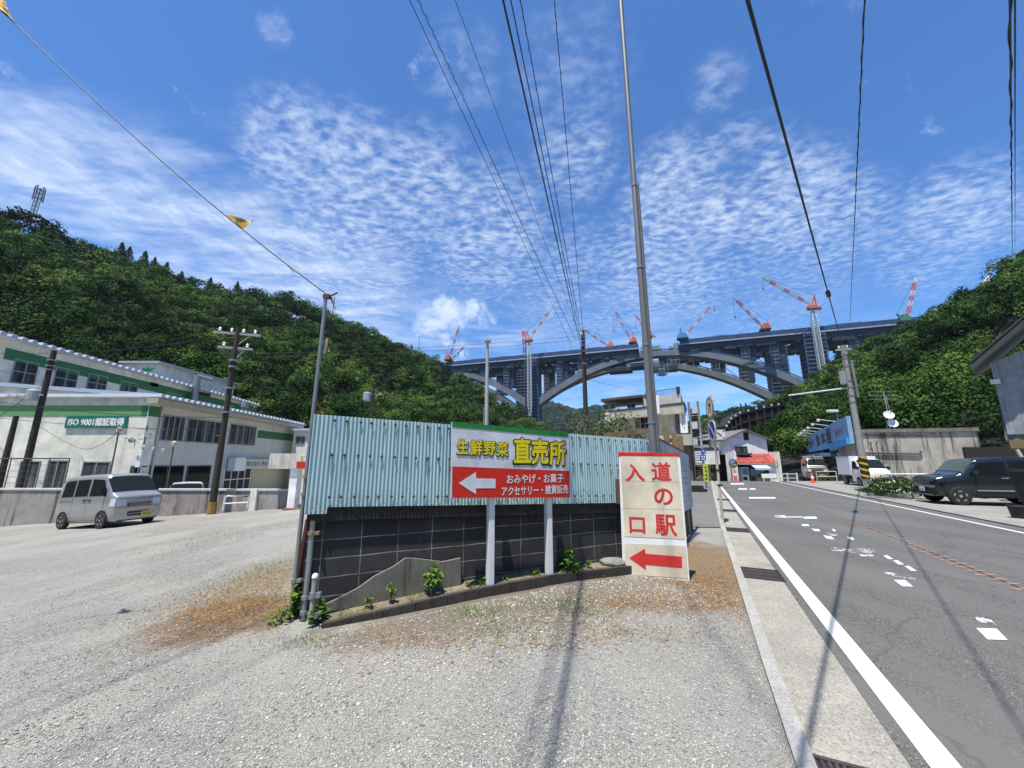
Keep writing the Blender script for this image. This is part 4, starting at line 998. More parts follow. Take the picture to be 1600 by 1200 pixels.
def pebbles(name, n, r0, r1, smin, smax, mat, seed, strip_=None):
    rng = np.random.default_rng(seed)
    bm = bmesh.new(); bmesh.ops.create_icosphere(bm, subdivisions=1, radius=1); V = np.array([v.co[:] for v in bm.verts]); Fc = np.array([[v.index for v in f.verts] for f in bm.faces]); bm.free()
    lr = np.exp(rng.uniform(math.log(r0), math.log(r1), n*2)); b = rng.uniform(-1.05, .62, n*2)
    x, y = lr*np.sin(b), lr*np.cos(b)
    if strip_:
        uu = rng.uniform(strip_[0], strip_[1], n*2); ww = strip_[2]+(strip_[3]-strip_[2])*rng.uniform(0, 1, n*2)**1.4
        x, y = FW.o.x+FW.x.x*uu+FW.w.x*ww, FW.o.y+FW.x.y*uu+FW.w.y*ww
    ok = np.array([xx < KX(yy)-.03 and not (FW.uv((xx, yy, 0))[0] > -.2 and (Vector((xx, yy, 0))-FW.o).dot(FW.w) < .40 and FW.uv((xx, yy, 0))[0] < 5) for xx, yy in zip(x, y)])
    # fewer on the dusty wheel tracks
    keep = rng.uniform(0, 1, len(x)) < (.45+.55*(np.sin(x*.9+y*.5+1)*np.sin(y*.8-x*.4) > -.2))
    ok &= keep; x, y = x[ok][:n], y[ok][:n]; n = len(x)
    s = smin*(smax/smin)**(rng.uniform(0, 1, n)**2.6)
    z = np.array([lotz(a, c) for a, c in zip(x, y)])
    sc = rng.uniform(.65, 1.25, (n, 3))*np.array([1, 1, .62]); a = rng.uniform(0, 6.28, n)
    vv = V[None]*(1+rng.uniform(-.22, .22, (n, len(V)))[:, :, None])*sc[:, None]*s[:, None, None]
    ca, sa = np.cos(a)[:, None], np.sin(a)[:, None]
    X = vv[:, :, 0]*ca - vv[:, :, 1]*sa + x[:, None]; Y = vv[:, :, 0]*sa + vv[:, :, 1]*ca + y[:, None]; Z = vv[:, :, 2] + (z+s*.18)[:, None]
    co = np.stack([X, Y, Z], -1).reshape(-1, 3); fi = (Fc[None] + (np.arange(n)*len(V))[:, None, None]).reshape(-1, 3)
    me = bpy.data.meshes.new(name); me.vertices.add(len(co)); me.vertices.foreach_set('co', co.astype(np.float32).ravel())
    me.loops.add(fi.size); me.loops.foreach_set('vertex_index', fi.astype(np.int32).ravel()); me.polygons.add(len(fi)); me.polygons.foreach_set('loop_start', np.arange(0, fi.size, 3, dtype=np.int32))
    at = me.attributes.new('tint', 'FLOAT', 'FACE'); at.data.foreach_set('value', np.repeat(rng.uniform(0, 1, n), len(Fc)).astype(np.float32)); me.update(calc_edges=True)
    return tag(link(name, me, mat), kind='stuff')
m_, k_, b_ = newmat('pebble'); at = k_.n('ShaderNodeAttribute', attribute_name='tint').outputs['Fac']
k_.set(b_.inputs['Base Color'], k_.ramp(at, [(0, (.15, .15, .145)), (.25, (.275, .27, .255)), (.6, (.355, .345, .315)), (.88, (.42, .395, .335)), (1, (.52, .50, .46))])); b_.inputs['Roughness'].default_value = .85; b_.inputs['Specular IOR Level'].default_value = .25
pebbles('gravel_stones', 68000, 1.9, 9.5, .003, .0118, m_, 5)
m2_, k_, b_ = newmat('pale_pebble'); at = k_.n('ShaderNodeAttribute', attribute_name='tint').outputs['Fac']
k_.set(b_.inputs['Base Color'], k_.ramp(at, [(0, (.16, .13, .10)), (.3, (.30, .27, .22)), (.7, (.42, .38, .32)), (1, (.54, .51, .46))])); b_.inputs['Roughness'].default_value = .85
pebbles('bed_front_stones', 8500, 1.9, 9.5, .004, .016, m2_, 17, (-.1, 4.6, .40, 1.75))
pebbles('bed_stones', 260, 1.9, 9.5, .004, .012, m2_, 18, (.1, 4.6, .06, .27)) if False else None
# ------------------------------------------------------------------ utility poles and cables
INS = M('insulator', (.55, .55, .53), .3); XARM = M('crossarm', (.34, .35, .35), .6, .2)
def hardware(root, top, r, dirs, levels, w=1.6):
    for (dz, ww, n_) in levels:
        q = Vector(top)+Vector((0, 0, dz)); a, b = q-dirs*ww/2, q+dirs*ww/2
        MB().bar(a, b, .09, .09).bar(q-Vector((0, 0, .6)), q+dirs*ww*.3, .04, .04).build('crossarm', XARM, root)
        for i in range(n_):
            p_ = a.lerp(b, (i+.5)/n_) + Vector((0, 0, .05))
            MB().lathe([(.03, 0), (.07, .05), (.04, .09), (.07, .13), (.03, .2)], tuple(p_), 8).build('insulator', INS, root)
def steps(root, b, t, r, z0=2.0, n=14):
    b, t = Vector(b), Vector(t)
    for i in range(n):
        q = b.lerp(t, .2+.72*i/n); s_ = 1 if i % 2 else -1
        MB().bar(q, q+Vector((s_*(r+.16), 0, 0)), .022, .022).build('climbing_step', STEEL, root)
UX = Vector((1, 0, 0))
b = P(917, 690, 26); b.z = 0; t = P(912, 517, 26); t.x = b.x
P1 = t.copy(); u1 = pole('utility_pole', b, t, .19, .13, WOODP, 'dark wooden utility pole in the centre in front of the arch bridge', 'utility pole', group=None)
hardware(u1, t, .13, Vector((.5, .85, 0)), [(-.4, .9, 2), (-1.0, .9, 2)])
for dz in (-.3, -.5, -.75, -1.1, -1.5, -2.4, -3.6): clamp(u1, t+Vector((0, 0, dz)), .135, None, h=.09)
steps(u1, b, t, .15)
MB().bar(t+Vector((-.4, 0, -2.9)), t+Vector((.4, 0, -2.9)), .06).bar(t+Vector((0, 0, -3.0)), t+Vector((-.45, 0, -2.9)), .03).build('bracket', XARM, u1)
# right striped pole
b = Vector((20.25, 22.6, -.05)); t = P(1312, 540, 22.6); t.x = b.x
P2 = t.copy(); u2 = pole('utility_pole', b, t, .19, .12, CONCP, 'grey concrete utility pole with yellow and black striped foot beside the road', 'utility pole')
hardware(u2, t, .12, Vector((.9, -.4, 0)), [(-.25, .8, 2)])
for dz in (-.6, -.8, -1.3, -2.2, -2.6, -3.1, -3.5): clamp(u2, t+Vector((0, 0, dz)), .13+(-dz)*.007, None, h=.08)
q0 = t+Vector((.27, -.1, -.95)); q1 = t+Vector((.30, -.1, -3.2)); MB().tube([q1, q0], .07, 8).build('riser_pipe', STEEL, u2, smooth=40)
MB().box(t.x-.42, t.x-.18, t.y-.15, t.y+.15, t.z-2.4, t.z-1.6).build('junction_box', M('box_grey', (.36, .37, .38), .5), u2, bevel=.02)
a_ = P(1325, 606, 22.6); c_ = P(1232, 618, 24.5); MB().tube([a_, c_], .05, 8).build('bracket_arm', M('arm_white', (.55, .56, .57), .5), u2)
steps(u2, b, t, .15, n=10)
zs0, zs1 = P(1356, 748, 22.5).z, P(1350, 714, 22.5).z
sm, k_, bb_ = newmat('stripe_band'); s_ = k_.n('ShaderNodeSeparateXYZ', {0: k_.obj()})
ang = k_.math('ARCTAN2', k_.math('SUBTRACT', s_.outputs[1], b.y), k_.math('SUBTRACT', s_.outputs[0], b.x))
f_ = k_.math('FRACT', k_.math('ADD', k_.math('MULTIPLY', s_.outputs[2], 2.9), k_.math('DIVIDE', ang, 2*PI)))
k_.set(bb_.inputs['Base Color'], k_.mix(k_.math('GREATER_THAN', f_, .68), (.012, .012, .012), (.62, .42, .02))); bb_.inputs['Roughness'].default_value = .6
MB().tube([(b.x, b.y, zs0), (b.x, b.y, zs1)], .205, 16).build('striped_band', sm, u2, smooth=40)
# brown poles by the factory
def brown(pb, pt, Y, r, lab, zb=None, lev=((-.3, 1.9, 4), (-1.0, 1.4, 3)), gb=None):
    b = P(*pb, Y); t = P(*pt, Y); b.x = t.x = (b.x+t.x)/2; b.z = gz(b.x, b.y)-.1
    u = pole('utility_pole', b, t, r*1.25, r*.85, WOODP, lab, 'utility pole')
    if lev: hardware(u, t, r, Vector((.95, .3, 0)), lev)
    return u, b, t
uA, bA, tA = brown((325, 795), (378, 512), 17.2, .115, 'dark wooden utility pole with double crossarms in front of the cream factory windows')
steps(uA, bA, tA, .16)
for dz in (-1.6, -1.9, -2.9, -4.0): clamp(uA, tA+Vector((0, 0, dz)), .16, None, h=.08)
MB().lathe([(.175, .05), (.172, .6)], tuple(bA), 12).build('orange_foot', M('orange_foot', (.30, .17, .05), .8, .4, 6), uA)
uB, bB, tB = brown((40, 735), (84, 548), 18.9, .125, 'dark wooden utility pole with a small transformer before the ISO sign wall', lev=())
steps(uB, bB, tB, .16)
for dz in (-.5, -.8, -1.0): clamp(uB, tB+Vector((0, 0, dz)), .17, None, h=.06)
q = P(60, 620, 18.7); MB().lathe([(.22, 0), (.25, .05), (.25, .5), (.2, .56)], (q.x-.25, q.y, q.z-.2), 14).build('transformer', M('transformer_grey', (.34, .37, .40), .5), uB)
MB().bar(q+Vector((-1.6, 0, 0)), q+Vector((.2, 0, .1)), .07).build('crossarm', XARM, uB)
for dx in (-1.5, -1.1, -.7): MB().lathe([(.05, -.1), (.07, 0), (.05, .12)], (q.x+dx, q.y, q.z+.02), 8).build('insulator', INS, uB)
uC, bC, tC = brown((3, 770), (18, 650), 19.6, .12, 'shorter dark pole at the left edge of the photo', lev=())
uD, bD, tD = brown((579, 690), (583, 605), 46, .15, 'distant utility pole with a grey transformer above the corrugated fence', lev=((-.9, 2.2, 3),))
q = tD + Vector((-.7, -.1, -1.7)); MB().lathe([(.40, 0), (.45, .1), (.45, .95), (.3, 1.05)], tuple(q), 14).build('transformer', M('transformer_grey', (1, 1, 1)), uD)
# slim lamp posts by the factory
def slim(pb, pt, Y, lab, kind):
    b = P(*pb, Y); t = P(*pt, Y); b.z = gz(b.x, b.y); t.x = b.x
    u = pole('lamp_post', b, t, .035, .03, M('slim_brown', (.12, .10, .085), .7), lab, 'lamp post', n=8)
    if kind == 'horn':
        for (dz, s_) in ((-.45, 1), (-.75, -1)):
            MB().lathe([(.04, 0), (.08, .1), (.14, .22)], (t.x+.35*s_, t.y-.1, t.z+dz), 10, axis=lambda x, y, z: (x, -z, y)).build('horn_speaker', M('horn', (.36, .37, .36), .5), u)
        MB().bar(t+Vector((-.5, 0, -.2)), t+Vector((.9, 0, -.2)), .03).bar(t+Vector((-.3, 0, -.7)), t+Vector((.35, 0, -.6)), .03).build('bracket', STEEL, u)
        MB().box(t.x-.1, t.x+.12, t.y-.15, t.y-.03, t.z-2.0, t.z-1.2).build('control_box', WHITE, u, bevel=.01)
    else:
        MB().lathe([(.03, 0), (.11, .05), (.11, .2), (.03, .26)], (t.x, t.y, t.z-.05), 10).build('lamp', M('lamp_cream', (.5, .45, .32), .5), u)
    return t
s1 = slim((172, 742), (190, 674), 18.3, 'thin brown lamp post in front of the ISO sign wall', 'lamp')
s2 = slim((216, 742), (232, 664), 18.6, 'thin brown post carrying two grey horn speakers and a white box', 'horn')
s3 = slim((262, 752), (275, 696), 18.4, 'thin brown lamp post under the first-floor factory windows', 'lamp')
# cables: each one runs from its pole to a real point overhead and on behind the viewer
def cable(a, b, r, lab, ext=.6, sag=0.0, mat=None, n=24, twist=0, group='overhead cables', name='overhead_cable', rr=None):
    a, b = Vector(a), Vector(b); e = b + (b-a)*ext; L_ = (e-a).length
    mb = MB(); pts = [a.lerp(e, i/n) + Vector((0, 0, -sag*4*(i/n)*(1-i/n))) for i in range(n+1)]
    mb.tube(pts, r, 6)
    if twist:
        d_ = (e-a).normalized(); x = d_.cross(Vector((0, 0, 1))).normalized(); y = x.cross(d_); m_ = twist*12
        mb.tube([a.lerp(e, i/m_) + x*(rr*math.cos(i*PI/6)) + y*(rr*math.sin(i*PI/6)) for i in range(m_+1)], r*.7, 5)
    return tag(mb.build(name, mat or CABLE, smooth=True), lab, 'cable', group)
top = lambda px, py, z: ray(px, py)*((z-EYE)/ray(px, py).z) + Vector((0, 0, EYE))
cable(P(893, 540, 27), top(640, 0, 13.5), .011, 'thin black cable, leftmost of the bundle rising from the centre pole')
cable(P(899, 530, 26.3), top(653, 0, 13), .008, 'black cable wrapped in a loose spiral, second from left of the centre bundle', twist=110, rr=.042)
cable(P(907, 528, 26), top(711, 0, 14), .009, 'finest wire of the centre bundle, running alone between the spiral and the thick cables')
cable(P1+Vector((-.1, 0, -1.6)), top(786, 0, 8.8), .018, 'thickest black cable straight up from the centre pole')
cable(P1+Vector((-.05, 0, -1.3)), top(798, 0, 12), .015, 'medium black cable just right of the thickest one')
cable(P1+Vector((0, 0, -1.0)), top(813, 0, 14), .011, 'thin lashed wire right of the medium black cable', twist=80, rr=.016)
cable(P1+Vector((.02, 0, -.2)), top(866, 0, 14), .010, 'lone thin wire reaching the very top of the centre pole', twist=70, rr=.014)
spl = top(1288, 463, 6.0)
cR = cable(P2+Vector((.0, 0, -.1)), top(1168, 0, 5.55), .016, 'thick black cable from the striped pole with a swollen splice')
d_ = (top(1168, 0, 5.55)-(P2+Vector((0, 0, -.1)))); 
best = min(range(0, 400), key=lambda i: abs((600-600*((lambda q: (q.z-EYE)*pC-(q.y)*pS)(P2+d_*(i/400)))/((lambda q: q.y*pC+(q.z-EYE)*pS)(P2+d_*(i/400))))-455))
sa = P2+Vector((0, 0, -.1))+d_*(best/400-.012); sb = P2+Vector((0, 0, -.1))+d_*(best/400+.016)
MB().tube([sa, sa.lerp(sb, .1), sa.lerp(sb, .9), sb], [.02, .062, .062, .02], 10).build('splice_sleeve', CABLE, cR)
cable(P(1328, 505, 24), top(1351, 0, 7.2), .008, 'lone wire rising to the right of the spliced cable', twist=60, rr=.010)
cable(P(1582, 412, 60), top(1578, 0, 8.0), .013, 'left wire of the pair near the right edge of the sky', twist=60, rr=.02)
cable(P(1586, 405, 60), top(1586, 0, 8.0), .010, 'right wire of the pair near the right edge of the sky')
LG = 'side wires to the left'
def span(p0, y0, p1, y1, r, lab, sag=.2):
    cable(P(*p0, y0), P(*p1, y1), r, lab, 0, sag, group=LG)
span((373, 553), 17.2, (905, 525), 26, .009, 'upper of two long wires from the crossarm pole to the centre pole')
span((373, 559), 17.2, (905, 531), 26, .009, 'lower of two long wires from the crossarm pole to the centre pole')
span((-60, 548), 20, (378, 520), 17.3, .012, 'highest wire crossing the cream factory eaves to the crossarm pole', .5)
span((-60, 618), 19, (362, 652), 17.4, .014, 'thick cable crossing the ISO wall just above the green stripe', .3)
span((-60, 646), 19, (358, 672), 17.4, .012, 'second cable crossing in front of the green stripe and ISO sign', .2)
span((-60, 560), 19, (300, 655), 30, .008, 'thin wire sloping down across the upper factory windows', .2)
span((-60, 690), 19, (68, 600), 18.8, .012, 'cable climbing from the left edge to the transformer pole', .1)
span((60, 665), 18.9, (122, 700), 20.9, .008, 'thin stay wire from the transformer pole down to the factory wall', .05)
span((187, 672), 18.2, (125, 700), 20.9, .012, 'slack lead between the lamp post and the factory wall bracket', .35)
span((1325, 640), 24, (1300, 605), 60, .010, 'short wire behind the striped pole', .1)
span((1390, 610), 33, (1560, 690), 40, .012, 'wire sloping down over the concrete side wall', .15)
span((1110, 622), 60, (905, 590), 30, .010, 'faint wire crossing under the bridge arch', .5)
# small white pennants on a string by the factory
st = empty('bunting_string', s1, 'short string of small cream pennants between the factory lamp posts', 'pennant string')
bp = [s1.lerp(s3, i/12)+Vector((0, -.05, -.15-.5*4*(i/12)*(1-i/12)*.25)) for i in range(13)]
MB().tube(bp, .006, 5).build('string', CABLE, st)
for i in (2, 4, 6, 8, 10):
    q = bp[i]; pennant(st, q+Vector((-.08, 0, 0)), q+Vector((.08, 0, 0)), q+Vector((.02, 0, -.26)), PENW, False, 3)

# ------------------------------------------------------------------ the arch bridge
d0 = Vector((.9413, -.3377, 0)); n0 = Vector((.3377, .9413, 0)); B0 = Vector((-72, 419, 0))
BR = lambda u, w=0.0, z=0.0: B0 + d0*u + n0*w + Vector((0, 0, z))
DECKZ = 106.0
def net_mat():
    m, k, b = newmat('scaffold_net'); o = k.obj()
    s = k.n('ShaderNodeSeparateXYZ', {0: o})
    hl_ = k.math('LESS_THAN', k.math('FRACT', k.math('MULTIPLY', s.outputs[2], .55)), .22)
    c = k.ramp(k.noise(o, .22, 5, .7), [(.3, (.006, .016, .042)), (.55, (.014, .038, .088)), (.75, (.04, .085, .16))])
    c = k.mix(k.math('MULTIPLY', hl_, .55), c, (.006, .010, .018))
    k.set(b.inputs['Base Color'], c); b.inputs['Roughness'].default_value = .75; return m
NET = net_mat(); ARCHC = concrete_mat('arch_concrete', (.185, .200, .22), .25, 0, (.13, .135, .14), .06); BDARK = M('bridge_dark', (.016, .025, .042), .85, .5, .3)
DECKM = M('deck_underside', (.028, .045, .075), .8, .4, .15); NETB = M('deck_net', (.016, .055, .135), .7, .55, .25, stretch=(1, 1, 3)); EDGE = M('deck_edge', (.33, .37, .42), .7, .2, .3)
LATT = M('scaffold_tube', (.14, .18, .25), .6, .3, .6)
br = empty('arch_bridge', BR(220, 0, 0), 'long concrete arch bridge under construction across the valley with blue netting', 'bridge')
def deck(u0, u1, w0, w1):
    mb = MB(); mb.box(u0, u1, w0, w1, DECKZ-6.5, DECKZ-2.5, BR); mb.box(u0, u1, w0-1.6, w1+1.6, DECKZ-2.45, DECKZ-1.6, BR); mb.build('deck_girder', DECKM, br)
    mb = MB()
    for w in (w0-1.7, w1+1.7):
        mb.box(u0, u1, w-.12, w+.12, DECKZ-1.5, DECKZ+2.4, BR)
    mb.build('parapet_net', NETB, br)
    mb = MB(); mb.box(u0, u1, w0-2.1, w0-1.85, DECKZ-2.6, DECKZ-1.55, BR); mb.build('deck_edge', EDGE, br)
    mb = MB(); r_ = random.Random(int(u0)+int(w0))
    u = u0
    while u < u1-3:
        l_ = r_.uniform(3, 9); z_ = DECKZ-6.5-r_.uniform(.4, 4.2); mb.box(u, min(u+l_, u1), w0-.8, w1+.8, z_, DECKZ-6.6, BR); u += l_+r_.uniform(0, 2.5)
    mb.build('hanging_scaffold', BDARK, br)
    mb = MB(); u = u0
    while u < u1:
        mb.bar(BR(u, w0-1.8, DECKZ+2.4), BR(u, w0-1.8, DECKZ+2.4+r_.uniform(.4, 1.6)), .22); u += r_.uniform(2, 7)
    mb.build('deck_posts', LATT, br)
deck(-30, 204, -6, 6); deck(239, 480, -6, 6); deck(-30, 190, 28, 40); deck(222, 480, 28, 40)
def arch(u0, u1, zc, zs, w0, w1, n=40, tc=4.6, ts=7.6, half=None, name='arch_rib'):
    """parabolic rib between springings u0,u1 (or half=1: from u0 springing up to crown at u1)"""
    vs = []; m_ = MB(); prev = None
    for i in range(n+1):
        t = i/n; u = u0+(u1-u0)*t; s_ = (2*t-1) if half is None else (1-t)
        z = zc - (zc-zs)*abs(s_)**2; th = tc + (ts-tc)*abs(s_)**1.6
        dz = 0
        cur = [BR(u, w0, z-th/2), BR(u, w1, z-th/2), BR(u, w1, z+th/2), BR(u, w0, z+th/2)]
        if prev: m_.add(prev+cur, [(0, 1, 5, 4), (1, 2, 6, 5), (2, 3, 7, 6), (3, 0, 4, 7)])
        prev = cur
    m_.build(name, ARCHC, br, smooth=30)
    mb = MB()
    for i in range(n):
        t0, t1 = i/n, (i+1)/n; q = []
        for t in (t0, t1):
            u = u0+(u1-u0)*t; s_ = (2*t-1) if half is None else (1-t); z = zc-(zc-zs)*abs(s_)**2; th = tc+(ts-tc)*abs(s_)**1.6
            q.append((u, z+th/2))
        for w in (w0+.3, w1-.3):
            mb.bar(BR(q[0][0], w, q[0][1]+1.1), BR(q[1][0], w, q[1][1]+1.1), .35, .9)
    mb.build('arch_handrail', NETB, br)
    return lambda u: (zc-(zc-zs)*abs(((u-u0)/(u1-u0)*2-1) if half is None else 1-(u-u0)/(u1-u0))**2)
NU0, NU1 = 104, 335
na = arch(NU0, NU1, 98, 57, -6, 5)
nl_ = arch(NU0-9, -14, 99, 57, -6, 5, half=1); nr_ = arch(NU1+9, 455, 99, 57, -6, 5, half=1)
FU0, FU1 = 82, 318
fa = arch(FU0, FU1, 97, 55, 28, 39); fl_ = arch(FU0-9, -34, 99, 55, 28, 39, half=1); fr_ = arch(FU1+9, 440, 99, 55, 28, 39, half=1)
def scaffold_column(u, w0, w1, wd, zb, zt, name, mat, ledge=True):
    c = MB(); c.box(u-wd/2, u+wd/2, w0, w1, zb, zt, BR); o = c.build(name, mat, br)
    if ledge:
        mb = MB(); z = zb+3
        while z < zt-1: mb.box(u-wd/2-.5, u+wd/2+.5, w0-.5, w1+.5, z, z+.35, BR); z += 3.4
        for du in (-wd/2-.35, 0, wd/2+.35): mb.bar(BR(u+du, w0-.55, zb), BR(u+du, w0-.55, zt), .28)
        mb.build('scaffold', LATT, o)
    return o
scaffold_column(NU0-4, -8, 7, 13, -12, DECKZ-2.6, 'pier', NET); scaffold_column(NU1+4, -8, 7, 14, 20, DECKZ-2.6, 'pier', NET)
scaffold_column(FU0-4, 26, 41, 12, -12, DECKZ-2.6, 'pier', NET); scaffold_column(FU1+4, 26, 41, 14, 5, DECKZ-2.6, 'pier', NET)
for (f, us, w0, w1) in ((na, (128, 150, 172, 268, 290, 311), -5, 4), (nl_, (72, 45, 20), -5, 4), (nr_, (365, 392, 418), -5, 4), (fa, (106, 128, 150, 250, 272, 295), 29, 38), (fl_, (50, 24), 29, 38), (fr_, (346, 372, 398), 29, 38)):
    for u in us:
        z0 = f(u)+2
        if DECKZ-6-z0 > 2:
            scaffold_column(u, w0, w1, 5.5, z0, DECKZ-6.5, 'spandrel_column', M('column_concrete', (.085, .10, .125), .85, .4, .25)); 
            scaffold_column(u+6.2, w0+1, w1-1, 4.0, z0+1, DECKZ-6.5, 'stair_scaffold', NET, False)
# bracing seen through the spandrels
for (u0, u1, f, w) in ((150, 172, na, 0), (128, 150, na, 0), (268, 290, na, 0), (290, 311, na, 0), (272, 295, fa, 33), (250, 272, fa, 33), (365, 392, nr_, 0)):
    MB().bar(BR(u0, w, f(u0)+3), BR(u1, w, DECKZ-8), .4).build('brace', LATT, br); MB().bar(BR(u0, w, DECKZ-8), BR(u1, w, f(u1)+3), .4).build('brace', LATT, br)
# closing works at the crown
mb = MB(); r_ = random.Random(4)
for i in range(26):
    u = r_.uniform(205, 238); mb.box(u, u+r_.uniform(1, 4), -5+r_.uniform(-1, 1), 2, 99.5, 101.5+r_.uniform(0, 5.5), BR)
mb.build('crown_formwork', M('formwork_green', (.20, .25, .24), .8, .5, .3), br)
mb = MB(); mb.box(196, 214, -9, 8, 86.5, 90, BR); mb.box(176, 197, -7, 8, 84, 87, BR); mb.box(212, 238, 20, 30, 87, 92, BR); mb.build('form_traveller', BDARK, br)
for (uu, ww) in ((20, -8.2), (65, -8.2), (98, -8.2), (150, -8.2), (345, -8.2), (372, -8.2)):
    pass
mb = MB()
for (u, l_) in ((30, 12), (62, 9), (155, 14), (182, 11), (352, 22), (300, 12), (268, 9)):
    mb.box(u, u+l_, -4, 3, DECKZ-1.5, DECKZ+3.6, BR); mb.box(u+1, u+l_-1, -4.3, -4, DECKZ+3.6, DECKZ+4.0, BR)
mb.build('deck_stores', M('deck_store', (.16, .22, .26), .8, .5, .4), br)

# ------------------------------------------------------------------ cranes
ORANGE = M('crane_orange', (.62, .13, .04), .5, .2, .6); CRBLUE = M('crane_blue', (.04, .25, .50), .5, .15, .6); CRGREEN = M('crane_green', (.06, .22, .12), .5, .2, .6); ROPE = M('crane_rope', (.05, .05, .055), .6)
def stripe_mat(name, c1, c2, freq):
    m, k, b = newmat(name); uvn = k.n('ShaderNodeAttribute', attribute_name='tint').outputs['Fac']
    k.set(b.inputs['Base Color'], k.mix(k.math('GREATER_THAN', k.math('FRACT', k.math('MULTIPLY', uvn, freq)), .5), c1, c2)); b.inputs['Roughness'].default_value = .5; return m
JIB = stripe_mat('jib_stripes', (.60, .60, .58), (.55, .075, .04), 3.5)
def lattice(a, b, w, nseg, r, up=(0, 0, 1), tints=True):
    a, b = Vector(a), Vector(b); d_ = (b-a).normalized(); x = d_.cross(Vector(up)); x = x.normalized() if x.length > .1 else Vector((1, 0, 0)); y = x.cross(d_)
    mb = MB(); tn = []
    C = [(x+y), (x-y), (-x-y), (y-x)]
    for i in range(nseg):
        t0, t1 = i/nseg, (i+1)/nseg; ws = lambda t: w/2*min(1, .35+5*t, .30+3.5*(1-t))
        n_ = len(mb.f)
        for j in range(4):
            p0, p1 = a.lerp(b, t0)+C[j]*ws(t0), a.lerp(b, t1)+C[j]*ws(t1); mb.bar(p0, p1, r)
            q1 = a.lerp(b, t1)+C[(j+1) % 4]*ws(t1); mb.bar(p0, q1, r*.7)
        tn += [(t0+t1)/2]*(len(mb.f)-n_)
    return mb, tn
def put_lattice(name, a, b, w, nseg, r, mat, root, up=(0, 0, 1)):
    mb, tn = lattice(a, b, w, nseg, r, up); o = mb.build(name, mat, root, fix=False)
    at = o.data.attributes.new('tint', 'FLOAT', 'FACE'); at.data.foreach_set('value', np.array(tn, np.float32)); return o
CG = 'cranes on the bridge'
def crawler(base, tip, Y, lab, col, mast=None, hook=None, body=(6, 3), side=1, w=1.45):
    b = P(*base, Y); t = P(*tip, Y); root = empty('crawler_crane', b, lab, 'crane', CG)
    put_lattice('jib', b, t, w, 16, .27, JIB, root, n0)
    bx, bz = body
    MB().box(-bx/2-side*1.5, bx/2-side*1.5, -2.2, 2.2, -1.2, bz-1.2, lambda x, y, z: b+d0*x+n0*y+Vector((0, 0, z))).box(-bx*.2-side*1.5, bx*.35-side*1.5, -1.8, 1.8, bz-1.25, bz+.6, lambda x, y, z: b+d0*x+n0*y+Vector((0, 0, z))).build('cab', col, root, bevel=.15)
    MB().box(-bx/2-1-side*1.2, bx/2+.5-side*1.2, -2.8, 2.8, -2.6, -1.25, lambda x, y, z: b+d0*x+n0*y+Vector((0, 0, z))).build('tracks', BDARK, root)
    m = P(*mast, Y) if mast else b+d0*(-side*3.5)+Vector((0, 0, 7))
    MB().bar(b+d0*(-side*1.0), m, .5).bar(b+d0*(-side*4.2), m, .5).build('gantry', col, root)
    MB().bar(m, t, .16).build('pendant_rope', ROPE, root)
    if hook: h_ = P(*hook, Y); MB().bar(t, (t.x, t.y, h_.z), .12).bar((t.x, t.y, h_.z), (t.x, t.y, h_.z-2.0), .6).build('hook_rope', ROPE, root)
    return root
crawler((702, 560), (718, 508), 408, 'orange crawler crane at the far left end of the bridge deck', ORANGE, mast=(697, 551), hook=(717, 553), side=1)
crawler((706, 562), (726, 541), 414, 'small low orange jib right behind the leftmost crane', ORANGE, body=(4, 2), hook=(726, 553), mast=(700, 552), w=1.3)
crawler((951, 541), (908, 512), 362, 'orange crane with jib pointing left, next to the centre utility pole top', ORANGE, mast=(955, 532), side=-1)
crawler((987, 533), (958, 481), 352, 'orange crawler crane with tall jib pointing left, just left of the steel pole', ORANGE, mast=(988, 519), hook=(960, 514), side=-1)
crawler((1013, 524), (992, 490), 350, 'red and white jib half hidden by the tall steel pole', ORANGE, mast=(1025, 527), hook=(993, 511), side=-1, body=(4, 2))
crawler((1069, 526), (1115, 474), 330, 'blue crawler crane with a red and white jib pointing right', CRBLUE, mast=(1063, 513), hook=(1116, 483), side=1, body=(8, 3))
crawler((1193, 512), (1145, 464), 303, 'orange crane on a dark platform left of the tall tower crane', ORANGE, mast=(1200, 502), hook=(1149, 494), side=-1)
crawler((1417, 499), (1431, 434), 262, 'steep red and white jib with a green base at the right end of the deck', CRGREEN, mast=(1401, 490), side=1, w=1.7)
jr = P(1531, 452, 240); jt = P(1547, 431, 240); root = empty('crane_jib', jr, 'tip of a red and white crane jib showing above the right forest crest', 'crane', CG)
jb = P(1500, 500, 240); put_lattice('jib', jb, jt, 2.2, 18, .5, JIB, root, n0); MB().bar(jt, P(1500, 472, 240), .2).build('pendant_rope', ROPE, root)
